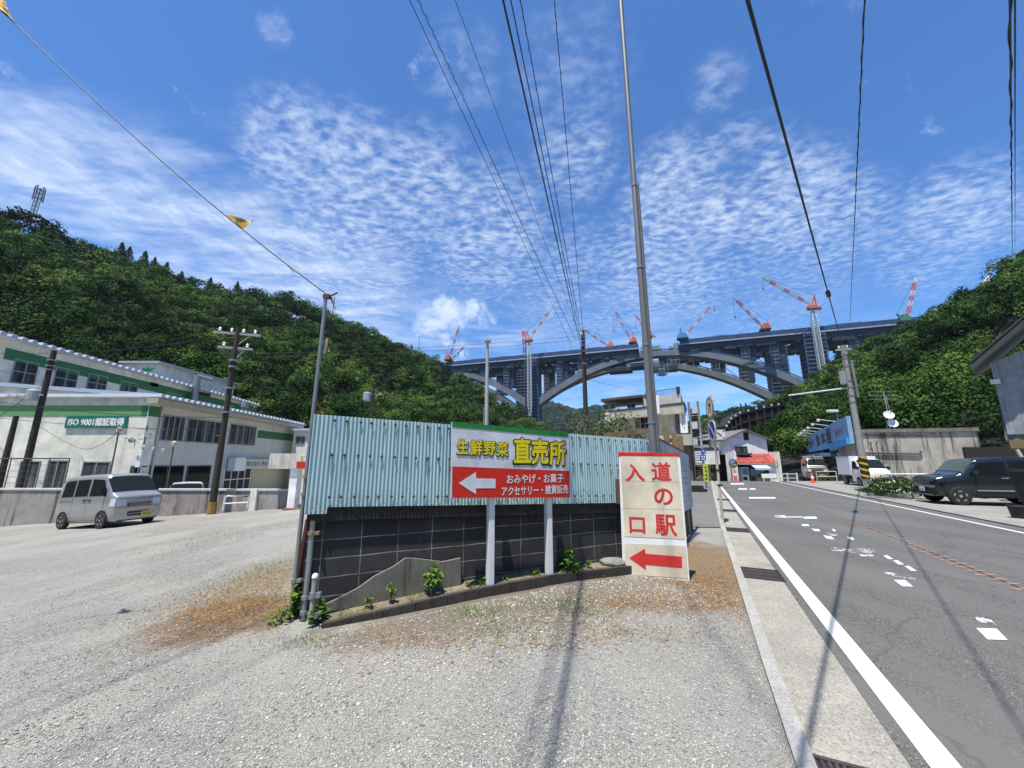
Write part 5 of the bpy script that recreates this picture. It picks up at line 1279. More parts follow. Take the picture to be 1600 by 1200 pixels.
def tower(base, head, tip, Y, lab, mastw, apex, counter, hook=None):
    b, h, t = P(*base, Y), P(*head, Y), P(*tip, Y); b.x = h.x; root = empty('tower_crane', b, lab, 'crane', CG)
    mm = stripe_mat('mast_white_'+str(len(bpy.data.materials)), (.62, .63, .62), (.62, .63, .62), 1)
    put_lattice('mast', b, h, mastw, 26, .5, mm, root, n0)
    put_lattice('jib', h+Vector((0, 0, 2)), t, 1.6, 18, .29, JIB, root, n0)
    a = P(*apex, Y); c_ = P(*counter, Y)
    MB().box(-3.2, 3.2, -2.4, 2.4, -1.2, 1.6, lambda x, y, z: h+d0*x+n0*y+Vector((0, 0, z))).build('slewing_platform', ORANGE, root, bevel=.2)
    MB().bar(h+Vector((0, 0, 1.5)), a, .9).bar(h.lerp(c_, .7)+Vector((0, 0, 1)), a, .7).bar(h, c_, 1.6, 1.8).build('apex_frame', ORANGE, root)
    MB().bar(c_-Vector((0, 0, 1)), c_+Vector((0, 0, 1.2)), 2.2).build('counterweight', M('counterweight', (.30, .06, .03), .6), root)
    MB().bar(a, t, .18).build('pendant_rope', ROPE, root)
    if hook: h_ = P(*hook, Y); MB().bar(t, (t.x, t.y, h_.z), .12).bar((t.x, t.y, h_.z), (t.x, t.y, h_.z-2.0), .6).build('hook_rope', ROPE, root)
tower((1284, 590), (1269, 481), (1190, 433), 292, 'tall white latticed tower crane with an orange head at the right bridge pier', 3.4, (1272, 461), (1280, 482), (1193, 450))
tower((829, 650), (827, 532), (862, 482), 368, 'latticed tower crane climbing the left bridge pier with jib to the right', 3.4, (823, 517), (821, 534), None)
mq, mt = P(820, 556, 372), P(818, 513, 372); mb_o = empty('crane_mast', mq, 'red and white striped mast standing behind the left tower crane', 'crane', CG); put_lattice('mast', mq, mt, 2.6, 10, .5, JIB, mb_o, n0)
# work cages hanging under the arch crown
def cage(px, py, Y, s_, lab):
    c = P(px, py, Y); root = empty('work_cage', c-Vector((0, 0, s_*.5)), lab, 'work cage', 'hanging work cages'); mb = MB(); r_ = .32
    ringp = lambda z, k_: [c + d0*(s_*k_*math.cos(a*PI/4+PI/8)) + n0*(s_*k_*math.sin(a*PI/4+PI/8)) + Vector((0, 0, z*s_)) for a in range(8)]
    A, B_, C_, D_ = ringp(.55, .40), ringp(.25, .62), ringp(-.35, .62), ringp(-.55, .45)
    for L_ in (A, B_, C_, D_):
        for i in range(8): mb.bar(L_[i], L_[(i+1) % 8], r_)
    for i in range(8): mb.bar(A[i], B_[i], r_); mb.bar(B_[i], C_[i], r_); mb.bar(C_[i], D_[i], r_)
    mb.build('cage_frame', M('cage_white', (.75, .76, .76), .4), root)
    MB().add(D_, [tuple(range(8))]).bar(c+Vector((0, 0, -.5*s_)), c+Vector((0, 0, -.1*s_)), s_*.5).build('cage_load', M('cage_load', (.25, .27, .3), .6), root)
    MB().bar(c+Vector((0, 0, .55*s_)), c+Vector((0, 0, .55*s_+6)), .2).build('hanger', ROPE, root)
cage(1052, 564, 345, 9.0, 'upper white framed cage hanging under the bridge crown')
cage(1034, 578, 348, 9.0, 'lower white framed cage hanging under the bridge crown')
# antenna masts on the left ridge
q = P(52, 333, 119); t = P(60, 294, 119); t.x = q.x+.2; at = empty('antenna_tower', q, 'small lattice antenna tower on the left ridge', 'antenna tower')
GREYL = M('antenna_grey', (.20, .22, .24), .6); put_lattice('mast', q-Vector((0, 0, 3)), t, 1.0, 8, .14, GREYL, at)
mb = MB()
for dz in (-.5, -2.2, -4): 
    for a in range(5): mb.bar(t+Vector((math.cos(a*1.26)*1.2, math.sin(a*1.26)*1.2, dz-.9)), t+Vector((math.cos(a*1.26)*1.2, math.sin(a*1.26)*1.2, dz+.9)), .28)
    mb.bar(t+Vector((-1.2, 0, dz)), t+Vector((1.2, 0, dz)), .12)
mb.build('antennas', GREYL, at)
q = P(655, 556, 362); t = P(655, 526, 362); MBa = MB(); MBa.tube([q-Vector((0, 0, 8)), t], [.5, .25], 6); tag(MBa.build('lattice_mast', M('mast_red', (.45, .15, .12), .6)), 'thin red mast on the ridge left of the bridge end', 'mast')
# trestle of the temporary road on the right slope
tr = empty('steel_trestle', P(1190, 690, 175), 'dark brown steel trestle of the temporary road on the right hillside', 'trestle')
tp = [(1143, 664, 84), (1150, 652, 86), (1164, 643, 88), (1190, 636, 90), (1214, 631, 92), (1236, 628, 94)]
RUST = M('trestle_brown', (.014, .010, .010), .8, .4, .5); RUSTL = M('trestle_post', (.05, .03, .028), .8, .3)
mb = MB(); top_ = [P(*q) for q in tp]
for a, b in zip(top_, top_[1:]):
    mb.hexa([a+Vector((0, 2.4, -9)), b+Vector((0, 2.4, -9)), b+Vector((0, 6, -9)), a+Vector((0, 6, -9)), a+Vector((0, 2.4, 0)), b+Vector((0, 2.4, 0)), b+Vector((0, 6, 0)), a+Vector((0, 6, 0))])
mb.build('sheeting', RUST, tr)
for a, b in zip(top_, top_[1:]):
    for i in range(2):
        q = a.lerp(b, i/2); MB().bar(q+Vector((0, 2.2, -9)), q+Vector((0, 2.2, .2)), .26).build('trestle_post', RUSTL, tr)
        MB().bar(q+Vector((0, 2.0, -.25)), q+Vector((0, 2.0, .2)), .3).build('marker', M('marker_white', (.7, .7, .68), .5), tr)
mb = MB()
for a, b in zip(top_, top_[1:]):
    for dz in (-.5, -2.6, -4.8, -7): mb.bar(a+Vector((0, 2.3, dz)), b+Vector((0, 2.3, dz)), .16)
mb.build('waling', RUSTL, tr)
# ------------------------------------------------------------------ cream factory on the left
CRW = concrete_mat('cream_wall', (.82, .81, .71), .32, 0, (.40, .37, .29), .8)
CRG, k_, b_ = newmat('shaded_side_wall'); o_ = k_.obj(); s_ = k_.n('ShaderNodeSeparateXYZ', {0: o_})  # side facade's shade put into a greyer wall colour, with ribs and stains
rib = k_.math('FRACT', k_.math('MULTIPLY', s_.outputs[1], 4.0))
c_ = k_.mix(k_.math('MULTIPLY', k_.smooth(rib, .80, .92), .22), k_.ramp(k_.noise(o_, .9, 6, .65), [(.3, (.54, .535, .49)), (.7, (.66, .65, .59))]), (.20, .20, .19))
c_ = k_.mix(k_.math('MULTIPLY', k_.smooth(k_.noise(k_.mapping(o_, (1, 1, .06)), 1.6, 6, .7), .52, .72), .30), c_, (.24, .23, .20))
k_.set(b_.inputs['Base Color'], c_); b_.inputs['Roughness'].default_value = .8; k_.set(b_.inputs['Normal'], k_.bump(rib, .3, .02))
GST = M('stripe_green', (.03, .16, .055), .6, .1); GSTL = M('stripe_light_green', (.13, .33, .13), .6, .1)
ROOFM = M('roof_metal', (.52, .55, .60), .4, .1, 3, metal=.3); BLF = M('blue_trim', (.42, .50, .60), .5, .1)
WFR = M('window_frame', (.28, .29, .31), .4)
CURT, k_, b_ = newmat('curtained_glass'); o_ = k_.obj()
k_.set(b_.inputs['Base Color'], k_.ramp(k_.noise(k_.mapping(o_, (1.6, 1.6, .12)), 1.7, 5, .7), [(.36, (.016, .018, .022)), (.5, (.055, .06, .07)), (.64, (.15, .155, .16))])); b_.inputs['Roughness'].default_value = .1; b_.inputs['Specular IOR Level'].default_value = .4; MATS['curtained_glass'] = CURT
fac = empty('factory_building', (-20, 21, -1.2), 'cream two-storey factory with green stripes and ISO 9001 sign', 'building')
XF, YF = -20.0, 21.0
FA = frame((XF, YF, 0), (1, 0, 0)); FA.w  # front gable, faces -Y
FL = frame((XF, YF, 0), (0, 1, 0))        # long facade, faces +X
zE = P(220, 621, YF).z; zE2 = PL(463, 664, (XF, 0, 0), (1, 0, 0)); YE = zE2.y; zE2 = zE2.z
zL = PL(0, 604, FA.o, FA.w)
slope = (zL.z-zE)/(XF-zL.x)
Xl = -44.0
mb = MB(); mb.prism([(Xl-XF, -1.6), (0, -1.6), (0, zE), (Xl-XF, zE+slope*(XF-Xl))], FA, -.3, 0)
mb.build('front_wall', CRW, fac)
mb = MB(); mb.prism([(Xl-XF, zE+slope*(XF-Xl)+.01), (0.05, zE+.01), (0.05, zE+.22), (Xl-XF, zE+slope*(XF-Xl)+.22)], FA, -.4, .10); mb.build('parapet_trim', BLF, fac)
LEN = YE-YF
mb = MB(); mb.prism([(.301, -1.6), (LEN, -1.6), (LEN, zE2), (.301, zE+(zE2-zE)*.301/LEN)], FL, -.3, 0); mb.build('side_wall', CRG, fac)
mb = MB(); mb.prism([(-.02, -1.6), (.62, -1.6), (.62, zE), (-.02, zE)], FL, .005, .05); mb.build('corner_pilaster', CRW, fac)
mb = MB(); mb.tube([FL(.75, -1.2, .1), FL(.75, zE-.3, .1)], .06, 8); mb.build('downpipe', M('downpipe', (.50, .50, .46), .5), fac)
# corrugated roof with a scalloped edge
def scallop(F, u0, u1, z0, z1, depth_w, pitch, h, wout):
    mb = MB(); n = int((u1-u0)/pitch)
    for i in range(n):
        a, b = u0+(u1-u0)*i/n, u0+(u1-u0)*(i+.62)/n
        za, zb = z0+(z1-z0)*(a-u0)/(u1-u0), z0+(z1-z0)*(b-u0)/(u1-u0)
        mb.prism([(a, za), (b, zb), (b-(b-a)*.2, zb+h), (a+(b-a)*.2, za+h)], F, -depth_w, wout)
    mb.prism([(u0, z0-.05), (u1, z1-.05), (u1, z1-.001), (u0, z0-.001)], F, -depth_w, wout+.02)
    return mb
scallop(FL, -.2, LEN+.2, zE+.02, zE2+.02, 9, .42, .17, .75).build('roof', ROOFM, fac)
MB().prism([(-.2, zE-.35), (LEN+.2, zE2-.35), (LEN+.2, zE2-.06), (-.2, zE-.06)], FL, .02, .62).build('eave', M('eave_board', (.40, .37, .28), .8, .1), fac)
def on_plane_rect(F, x0, y0, x1, y1): return F.rect(x0, y0, x1, y1)
z1, z0 = FA.px(100, 641)[1]+.26, FA.px(100, 641)[1]-.32
mb = MB(); fbox(mb, FA, Xl-XF, -.35, z0, z1, .002, .02); mb.build('light_green_stripe', GSTL, fac)
mb = MB(); fbox(mb, FL, -.03, .64, z0, z1, .052, .06); fbox(mb, FA, -.35, -.0, z0, z1, .002, .02); mb.build('dark_green_stripe', GST, fac)
u0, u1, v0, v1 = FA.rect(105, 650, 200, 669); mb = MB(); fbox(mb, FA, u0, u1, v0, v1, .01, .09); mb.build('sign_panel', M('sign_teal', (.01, .17, .13), .5, .1), fac)
text('lettering', 'ISO 9001認証取得', LW, FA, u0+.15, u1-.12, v0+.11, v1-.10, .095, fac, .04)
# front windows, ground floor
for (x0, y0, x1, y1) in [(-40, 716, -8, 764), (28, 720, 60, 764), (71, 719, 104, 764), (127, 721, 170, 760)]:
    u0, u1, v0, v1 = FA.rect(x0, y0, x1, y1); window(fac, FA, u0, u1, v0, v1, 2, 1, WFR, CURT, .06, .12)
# long facade: first floor bands
vT = FL.px(290, 652.5)[1]; vB = FL.px(286, 690.5)[1]
for (x0, x1, nx_) in [(219, 287, 4), (291, 347, 4), (359.5, 400, 4)]:
    window(fac, FL, max(.95, FL.px(x0, 665)[0]), FL.px(x1, 673)[0], vB, vT, nx_, 1, WFR, CURT, .06, .1, .03)
mb = MB(); ua = FL.px(401, 680)[0]; fbox(mb, FL, ua+.1, LEN, FL.px(430, 681)[1]-.30, FL.px(430, 681)[1]+.30, .002, .02); mb.build('dark_green_stripe', GST, fac)
# ground floor openings
for (x0, x1) in [(206, 226), (229, 285), (290, 327)]:
    ua, ub = FL.px(x0, 745)[0], FL.px(x1, 745)[0]; window(fac, FL, ua, ub, -1.0, FL.px(x0+5, 725)[1]-.1, max(1, int((ub-ua)/1.0)), 2, M('dark_frame', (.06, .062, .06), .5), GLASS, .06, .2, .03)
ua, ub = FL.px(349, 745)[0], FL.px(391, 745)[0]
dz1 = FL.px(370, 731)[1]
f_ = window(fac, FL, ua, ub, -.5, dz1, 4, 2, WHITE, GLASS, .07, .12); f_.name = 'entrance_door'
mb = MB(); fbox(mb, FL, ub+.1, LEN-.1, -.8, dz1, .003, .03); mb.build('yellow_wall_panel', M('pale_yellow_wall', (.55, .52, .36), .8, .08), fac)
ua, ub = FL.px(371, 724)[0], FL.px(452, 728)[0]; zc_ = FL.px(372, 724.5)[1]
mb = MB(); fbox(mb, FL, ua, ub, zc_-.38, zc_+.32, .02, .5); mb.build('canopy_sign', M('canopy_sign', (.55, .57, .52), .6, .06), fac)
mb = MB(); fbox(mb, FL, ua-1.1, ua-.05, zc_-.5, zc_+.42, .1, .62); mb.build('white_sign_box', WHITE, fac)
text('lettering', '株式会社 神奈川県農協茶業センター', M('letter_green', (.02, .16, .05), .5), FL, ua+.25, ub-.2, zc_-.20, zc_+.18, .505, fac, .02)
# rear taller volume
rear = empty('factory_rear_block', (-30, 22, -1), 'tall cream rear block of the factory with a dark green stripe and small windows', 'building')
XR = -30.0; FR2 = frame((XR, YF, 0), (0, 1, 0))
rA = FR2.px(0, 524); rB = FR2.px(399, 633)
ua0, zA = rA; ub0, zB = rB; sl_ = (zB-zA)/(ub0-ua0); u_s = ua0-6
zAt = lambda u: zA+sl_*(u-ua0)
YB0 = .9
mb = MB(); mb.prism([(YB0, -1.5), (ub0, -1.5), (ub0, zB-.1), (YB0, zAt(YB0)-.1)], FR2, -12, 0); mb.build('wall', CRW, rear)
scallop(FR2, YB0-.8, ub0+.2, zAt(YB0-.8)-.05, zB-.05, 12.3, .50, .20, .55).build('roof', ROOFM, rear)
sA, sB = FR2.px(60, 559)[1], FR2.px(380, 634)[1]
f2 = lambda u: FR2.px(60, 563)[1] + (FR2.px(375, 636)[1]-FR2.px(60, 563)[1])*(u-FR2.px(60, 563)[0])/(FR2.px(375, 636)[0]-FR2.px(60, 563)[0])
mb = MB(); mb.prism([(YB0, f2(YB0)-.38), (ub0, f2(ub0)-.38), (ub0, f2(ub0)+.30), (YB0, f2(YB0)+.30)], FR2, .003, .03); mb.build('dark_green_stripe', GST, rear)
for (x0, x1, yc, hh) in [(18, 58, 582, 1.45), (83, 121, 592, 1.4), (135, 167, 599, 1.25), (187, 215, 606, .9), (259, 283, 622, .8), (308, 330, 634, .8), (385, 396, 638, .7)]:
    ua, va = FR2.px(x0, yc); ub, vb = FR2.px(x1, yc); v_ = (FR2.px((x0+x1)/2, yc)[1]); window(rear, FR2, ua, ub, v_-hh/2, v_+hh/2, 2, 2 if hh > 1 else 1, WFR, CURT, .06, .1)
for (x0, x1, yc) in [(234, 247, 601), (306, 329, 615.5), (374, 391, 629)]:
    ua, va = FR2.px(x0, yc); ub, vb = FR2.px(x1, yc); mb = MB(); fbox(mb, FR2, ua, ub, (va+vb)/2-.14, (va+vb)/2+.14, .002, .03); mb.build('vent_slot', DARK, rear)
q = FR2.px(298, 604); mb = MB(); mb.tube([FR2(q[0], q[1]-2.6, .5), FR2(q[0], q[1]+1.0, .5)], .28, 10).tube([FR2(q[0], q[1]+.9, .5), FR2(q[0]+1.6, q[1]+.9, .5)], .28, 10); mb.build('exhaust_duct', STEEL, rear, smooth=40)
# roof house with a leaf mark
pz = P(245, 570, 45); ph = empty('roof_house', (pz.x, 45, pz.z-3), 'small cream roof house with a green leaf mark above the factory roof', 'roof house')
FP = frame((P(192, 590, 45).x, 45, 0), (1, 0, 0)); c0_, c1_ = FP.px(192, 571), FP.px(247, 568); r1_ = FP.px(247, 600)
mb = MB(); fbox(mb, FP, c0_[0], c1_[0], r1_[1]-3, c1_[1], -13, 0); mb.build('wall', CRW, ph)
mb = MB(); fbox(mb, FP, c0_[0]-.3, c1_[0]+.4, c1_[1]+.005, c1_[1]+.25, -13.4, .3); mb.build('roof', ROOFM, ph)
lq = FP.px(230, 576); mb = MB()
for a_, l_ in ((.5, 1.0), (1.3, .7), (2.4, .75)):
    ca, sa_ = math.cos(a_), math.sin(a_); mb.prism([(lq[0], lq[1]-.4), (lq[0]+ca*l_*.5+sa_*.18, lq[1]-.4+sa_*l_*.5-ca*.18), (lq[0]+ca*l_, lq[1]-.4+sa_*l_), (lq[0]+ca*l_*.5-sa_*.18, lq[1]-.4+sa_*l_*.5+ca*.18)], FP, .01, .04)
mb.build('leaf_mark', M('leaf_mark', (.05, .40, .10), .5), ph)
ch = P(382, 638, 30); root = empty('flue_pipe', ch-Vector((0, 0, 1)), 'short flue pipe with a steel cap on the front factory roof', 'flue')
MB().tube([ch-Vector((0, 0, .9)), ch+Vector((0, 0, .15))], .2, 10).build('pipe', M('flue_brown', (.22, .16, .13), .7), root); MB().tube([ch+Vector((0, 0, .1)), ch+Vector((0, 0, .5))], .26, 10).build('cap', STEEL, root)
# retaining wall before the factory
wl = P(-60, 765, 18.2); wr = P(457, 765, 17.6)
FWL = frame((wl.x, wl.y, 0), (wr.x-wl.x, wr.y-wl.y, 0)); LW_ = (Vector((wr.x-wl.x, wr.y-wl.y, 0))).length
STAINW = concrete_mat('stained_wall', (.36, .33, .31), .95, 0, (.055, .045, .045), 1.0)
lotw = empty('boundary_wall', FWL(LW_/2, -1, 0), 'low concrete boundary wall with dark run stains behind the silver van', 'wall')
mb = MB(); fbox(mb, FWL, 0, LW_, -2, wr.z-.06, -.2, 0); mb.build('wall_face', STAINW, lotw)
mb = MB(); fbox(mb, FWL, -.05, LW_+.03, wr.z-.058, wr.z+.02, -.24, .04); mb.build('wall_coping', M('coping_light', (.55, .53, .50), .8, .15), lotw)
mb = MB(); u_ = FWL.px(397, 785)[0]; fbox(mb, FWL, u_-.14, u_+.14, -1, wr.z+.03, .0, .12); mb.build('wall_pier', CRW, lotw)
# yard behind: mesh fence wires
FYW = frame(FWL(0, 0, -.1), FWL.x)
wf = empty('wire_fence', FYW(3, wr.z, 0), 'thin wire fence on top of the boundary wall at the left edge', 'fence')
mb = MB(); ue = FYW.px(104, 740)[0]
for i in range(6): u = ue*i/5; mb.bar(FYW(u, wr.z, 0), FYW(u, wr.z+1.35, 0), .03)
for k in range(5): mb.bar(FYW(0, wr.z+.25+k*.27, 0), FYW(ue, wr.z+.25+k*.27, 0), .014)
mb.bar(FYW(0, wr.z+1.36, 0), FYW(ue, wr.z+1.36, 0), .05); mb.build('wires', M('wire_dark', (.10, .10, .10), .6), wf)
rl = empty('white_railing', P(370, 795, 17.2), 'small white pipe railing in front of the stained boundary wall', 'railing')
a, b, c_, e_ = P(348, 797, 17.2), P(352, 777, 17.2), P(389, 775.5, 17.2), P(387, 793, 17.2); MB().tube([a, b, b+Vector((.1, 0, .06)), c_, e_], .035, 8).tube([P(350, 787, 17.2), P(388, 785, 17.2)], .025, 8).build('pipe', WHITE, rl, smooth=40)
# entrance canopy building further right
can = empty('canopy_entrance', P(450, 790, 17), 'stained white entrance canopy with pillar and shop sign, left of the flag pole', 'canopy')
FC = frame((P(420, 733, 17).x, 17.0, 0), (1, 0, 0)); u0, u1, v0, v1 = FC.rect(420.5, 708.5, 505, 732.5)
mb = MB(); fbox(mb, FC, u0, u1, v0, v1, -3.5, 0); mb.build('canopy_slab', concrete_mat('canopy_white', (.64, .61, .56), .55, .1, (.16, .13, .12), 2.2), can)
s0_, s1_, t0_, t1_ = FC.rect(467.5, 709, 500, 721); mb = MB(); fbox(mb, FC, s0_, s1_, t0_, t1_, .01, .04); mb.build('sign_white_part', MATS['sign_white'], can)
_a, _b, t2_, t3_ = FC.rect(467.5, 721, 500, 731.5); mb = MB(); fbox(mb, FC, s0_-.06, s1_, t2_, t3_, .01, .04); mb.build('sign_red_part', RED, can)
text('lettering', '生', M('letter_olive', (.55, .50, .03), .5), FC, FC.px(470, 715)[0], FC.px(475.5, 715)[0], FC.px(470, 719.5)[1], FC.px(470, 711)[1], .045, can, .03)
u0, u1, v0, v1 = FC.rect(449, 733, 460.5, 790); mb = MB(); fbox(mb, FC, u0, u1, -.9, v1, -.5, -.1); mb.build('pillar', concrete_mat('canopy_white', (1, 1, 1)), can)
u0b = FC.px(462, 760)[0]; mb = MB(); fbox(mb, FC, u1-.2, u1+3, -.9, v1, -3.4, -3.2); mb.build('back_wall', M('entrance_dark', (.09, .075, .07), .8), can)
window(can, frame(FC(0, 0, -3.1), FC.x), u0b+.2, u0b+1.1, -.8, v1-.2, 1, 2, WHITE, GLASS, .07, .08)
mb = MB(); u0, _v = FC.px(405, 795); fbox(mb, FC, u0+.2, u1+3, -.85, -.53, -3.3, .55); mb.build('brick_step', M('brick_step', (.30, .13, .085), .85, .2, 10), can)
mb = MB(); mb.box(-1.2, -.2, -.1, .2, 0, .16, lambda x, y, z: FC(u0+2.3+x, -.52+z, .1-y)); tag(mb.build('flower_trough', M('trough', (.22, .10, .06), .8)), 'small brown flower trough on the entrance step by the white pillar', 'planter')
hb = empty('white_house', P(468, 700, 34), 'pale house corner with one window between the factory and the flag pole', 'house')
FH = frame((P(456, 690, 34).x, 34, 0), (1, 0, 0)); u0, u1, v0, v1 = FH.rect(456, 673, 500, 740); mb = MB(); fbox(mb, FH, u0, u1+2, v0-2, v1, -6, 0); mb.build('wall', CRW, hb)
mb = MB(); fbox(mb, FH, u0-.2, u1+2.2, v1+.005, v1+.18, -6.2, .25); mb.build('roof_edge', BLF, hb); u0, u1, v0, v1 = FH.rect(462, 682, 477, 695); window(hb, FH, u0, u1, v0, v1, 2, 1, WFR, CURT)

# ------------------------------------------------------------------ hotel in the centre
HC = P(1074, 690, 37.5); hd = Vector((.66, -.75, 0)).normalized()
FHo = frame((HC.x, HC.y, 0), hd, (0, 0, 1), (-.44, -.90, 0)); ho = empty('hotel_building', FHo(-6, 0, 0), 'beige multi-level roadside hotel with dark slab edge and outdoor stair', 'hotel')
BEI = concrete_mat('hotel_beige', (.50, .465, .385), .25, 0, (.16, .14, .12), .8); BEIL = concrete_mat('hotel_pale', (.62, .60, .53), .15, 0, (.3, .28, .25), .8); BRN = M('roof_brown', (.09, .065, .055), .6, .2)
R = FHo.rect
u0, u1, v0, v1 = R(938, 632, 1066, 655); vtop = FHo.px(1000, 617)[1]
L0 = FHo.px(936, 660)[0]
mb = MB(); fbox(mb, FHo, L0, FHo.px(1062, 640)[0], 0, FHo.px(1000, 631)[1], -9, -3.2); mb.build('upper_storey', BEIL, ho)
za_, zb_ = FHo.px(936, 621)[1], FHo.px(1000, 614)[1]; ue = FHo.px(999, 618)[0]
mb = MB(); mb.prism([(L0-.4, za_), (ue, zb_), (ue, zb_+.28), (L0-.4, za_+.28)], FHo, -9.5, -2.8); mb.build('sloped_roof', BRN, ho)
u1 = FHo.px(1062, 620)[0]; mb = MB(); fbox(mb, FHo, ue+.01, u1, 4, FHo.px(1030, 611.5)[1], -8.4, -3.0); mb.build('roof_box', BEIL, ho)
mb = MB(); ra0, ra1 = FHo.px(1002, 605)[0], FHo.px(1057, 605)[0]; zr0, zr1 = FHo.px(1030, 611.5)[1], FHo.px(1030, 602)[1]
for i in range(19): u = ra0+(ra1-ra0)*i/18; mb.bar(FHo(u, zr0, -3.1), FHo(u+.1, zr1, -3.1), .035)
mb.bar(FHo(ra0, zr1, -3.1), FHo(ra1, zr1, -3.1), .06); mb.bar(FHo(ra1, zr0, -3.05), FHo(ra1, zr1+.1, -3.05), .3); mb.bar(FHo(ra0, zr0, -3.05), FHo(ra0, zr1-.2, -3.05), .2); mb.build('roof_railing', M('rail_dark', (.05, .055, .065), .6), ho)
FHb = frame(FHo(0, 0, -3.15), hd, (0, 0, 1), (-.44, -.90, 0))
for (x0, y0, x1, y1) in [(942, 631, 962, 640), (980, 630, 993, 638), (1004, 629, 1012, 636), (1030, 623, 1046, 632)]:
    a, b, c_, e_ = FHb.rect(x0, y0, x1, y1); window(ho, FHb, a, b, c_, e_, 2, 1, WFR, CURT)
# slab with dark top edge, walls and tile columns
zs0, zs1 = FHo.px(1071, 641)[1], FHo.px(1071, 630)[1]; sl2 = FHo.px(955, 660)[0]
mb = MB(); fbox(mb, FHo, sl2, .0, zs0-.35, zs1-.18, -5, .9); mb.build('canopy_band', BEI, ho)
mb = MB(); fbox(mb, FHo, sl2-.1, .1, zs1-.178, zs1, -5, .95); mb.build('slab_edge', M('slab_dark', (.05, .045, .04), .7), ho)
zf0 = FHo.px(1060, 682)[1]
mb = MB(); fbox(mb, FHo, sl2, -.9, zf0, zs0-.351, -5, 0); mb.build('wall', concrete_mat('hotel_wall', (.52, .49, .42), .5, 0, (.20, .16, .12), 1.0), ho)
TILE = M('column_tile', (.10, .085, .08), .7, .9, 6)
for x in (996, 1059): u = FHo.px(x, 665)[0]; mb = MB(); fbox(mb, FHo, u-.22, u+.22, zf0-.5, zs0-.352, .003, .3); mb.build('tile_column', TILE, ho)
a, b, c_, e_ = R(1001, 651, 1016, 673); window(ho, FHo, a, b, c_, e_, 2, 2, WFR, GLASS)
for (x0, y0, x1, y1, lab) in [(1063, 647, 1074.5, 677, 1), (1023.5, 620, 1032, 648, 0)]:
    a, b, c_, e_ = R(x0, y0, x1, y1); mb = MB(); fbox(mb, FHo, a, b, c_, e_, .75 if not lab else .35, 1.05 if not lab else .6); mb.build('sign_box', WHITE, ho)
    if lab:
        hgt = (e_-c_)
        for i, chh in enumerate('エンドー'.replace('ー', '｜')): text('lettering', chh, CABLE, FHo, a+.18 if chh != '｜' else (a+b)/2-.03, b-.18 if chh != '｜' else (a+b)/2+.03, e_-hgt*(.06+.2*(i+1))+.05, e_-hgt*(.06+.2*i)-.03, .61, ho, .02)
a, b, c_, e_ = R(1028, 681, 1082, 697); mb = MB(); fbox(mb, FHo, a, b, c_, e_, -3, 1.6); mb.build('porch_slab', BEI, ho)
mb = MB()
for x in (1049, 1060): u, v = FHo.px(x, 689); fbox(mb, FHo, u-.15, u+.15, v-.16, v+.16, 1.6, 1.62)
mb.build('vent_hole', DARK, ho)
mb = MB(); fbox(mb, FHo, a+.3, b-.2, -.6, c_-.002, -3, .9); mb.build('lower_wall', M('hotel_shade', (.12, .10, .085), .85, .2), ho)
# outdoor stair
st = empty('outdoor_stair', FHo(1.5, 0, 0), 'white and rusty outdoor stair tower on the right side of the hotel', 'stair')
SX = FHo.px(1077, 660)[0]; SX2 = FHo.px(1093, 660)[0]
mb = MB()
for u in (SX+.1, SX2): mb.bar(FHo(u, -.5, 0), FHo(u, FHo.px(1080, 628)[1], 0), .16)
mb.build('stair_posts', M('stair_steel', (.26, .26, .25), .6, .3), st)
mb = MB(); zt_, zb2 = FHo.px(1085, 635)[1], -.3; n_ = 30
for i in range(n_): z = zb2+(zt_-zb2)*i/n_; fbox(mb, FHo, SX+.15, SX2-.1, z, z+.07, -1.4, -.2)
mb.build('treads', M('rust_brown', (1, 1, 1)), st)
for py in (640, 664, 690, 712):
    a, b, c_, e_ = R(1081, py-5, 1090, py+6); mb = MB(); fbox(mb, FHo, a, b, c_, e_, .0, .06); mb.build('landing_panel', M('panel_blue_white', (.50, .55, .62), .5), st)
# shrub in front of the hotel
for (px, py, Y, w, h, lab) in [(938, 690, 22, 2.4, 3.2, 'pale-leaved shrub in front of the hotel behind the corrugated fence'), (972, 690, 23, 2.2, 2.5, 'smaller pale-leaved shrub right of the first, nearer the steel pole')]:
    c = P(px, py, Y); c.z = 0; root = empty('shrub', c, lab, 'shrub', 'shrubs behind the fence'); h = P(px, 645 if px < 950 else 655, Y).z
    mb = MB()
    for i in range(7): a = i*.9; mb.tube([c, c+Vector((math.cos(a)*.4, math.sin(a)*.4, h*.5)), c+Vector((math.cos(a)*w*.5, math.sin(a)*w*.5, h*RNG.uniform(.8, 1.05)))], [.05, .03, .01], 6)
    mb.build('trunk', BARK, root)
    q, tn = leaf_cloud(np.array([[c.x, c.y, h*.72, w*.75, h*.36, .5], [c.x+.6, c.y, h*.6, w*.6, h*.3, .45], [c.x-.7, c.y, h*.55, w*.6, h*.3, .5]]), np.array([520, 420, 420]), .17, 9)
    np_mesh('crown', q, 4, LEAFS, root, tn)

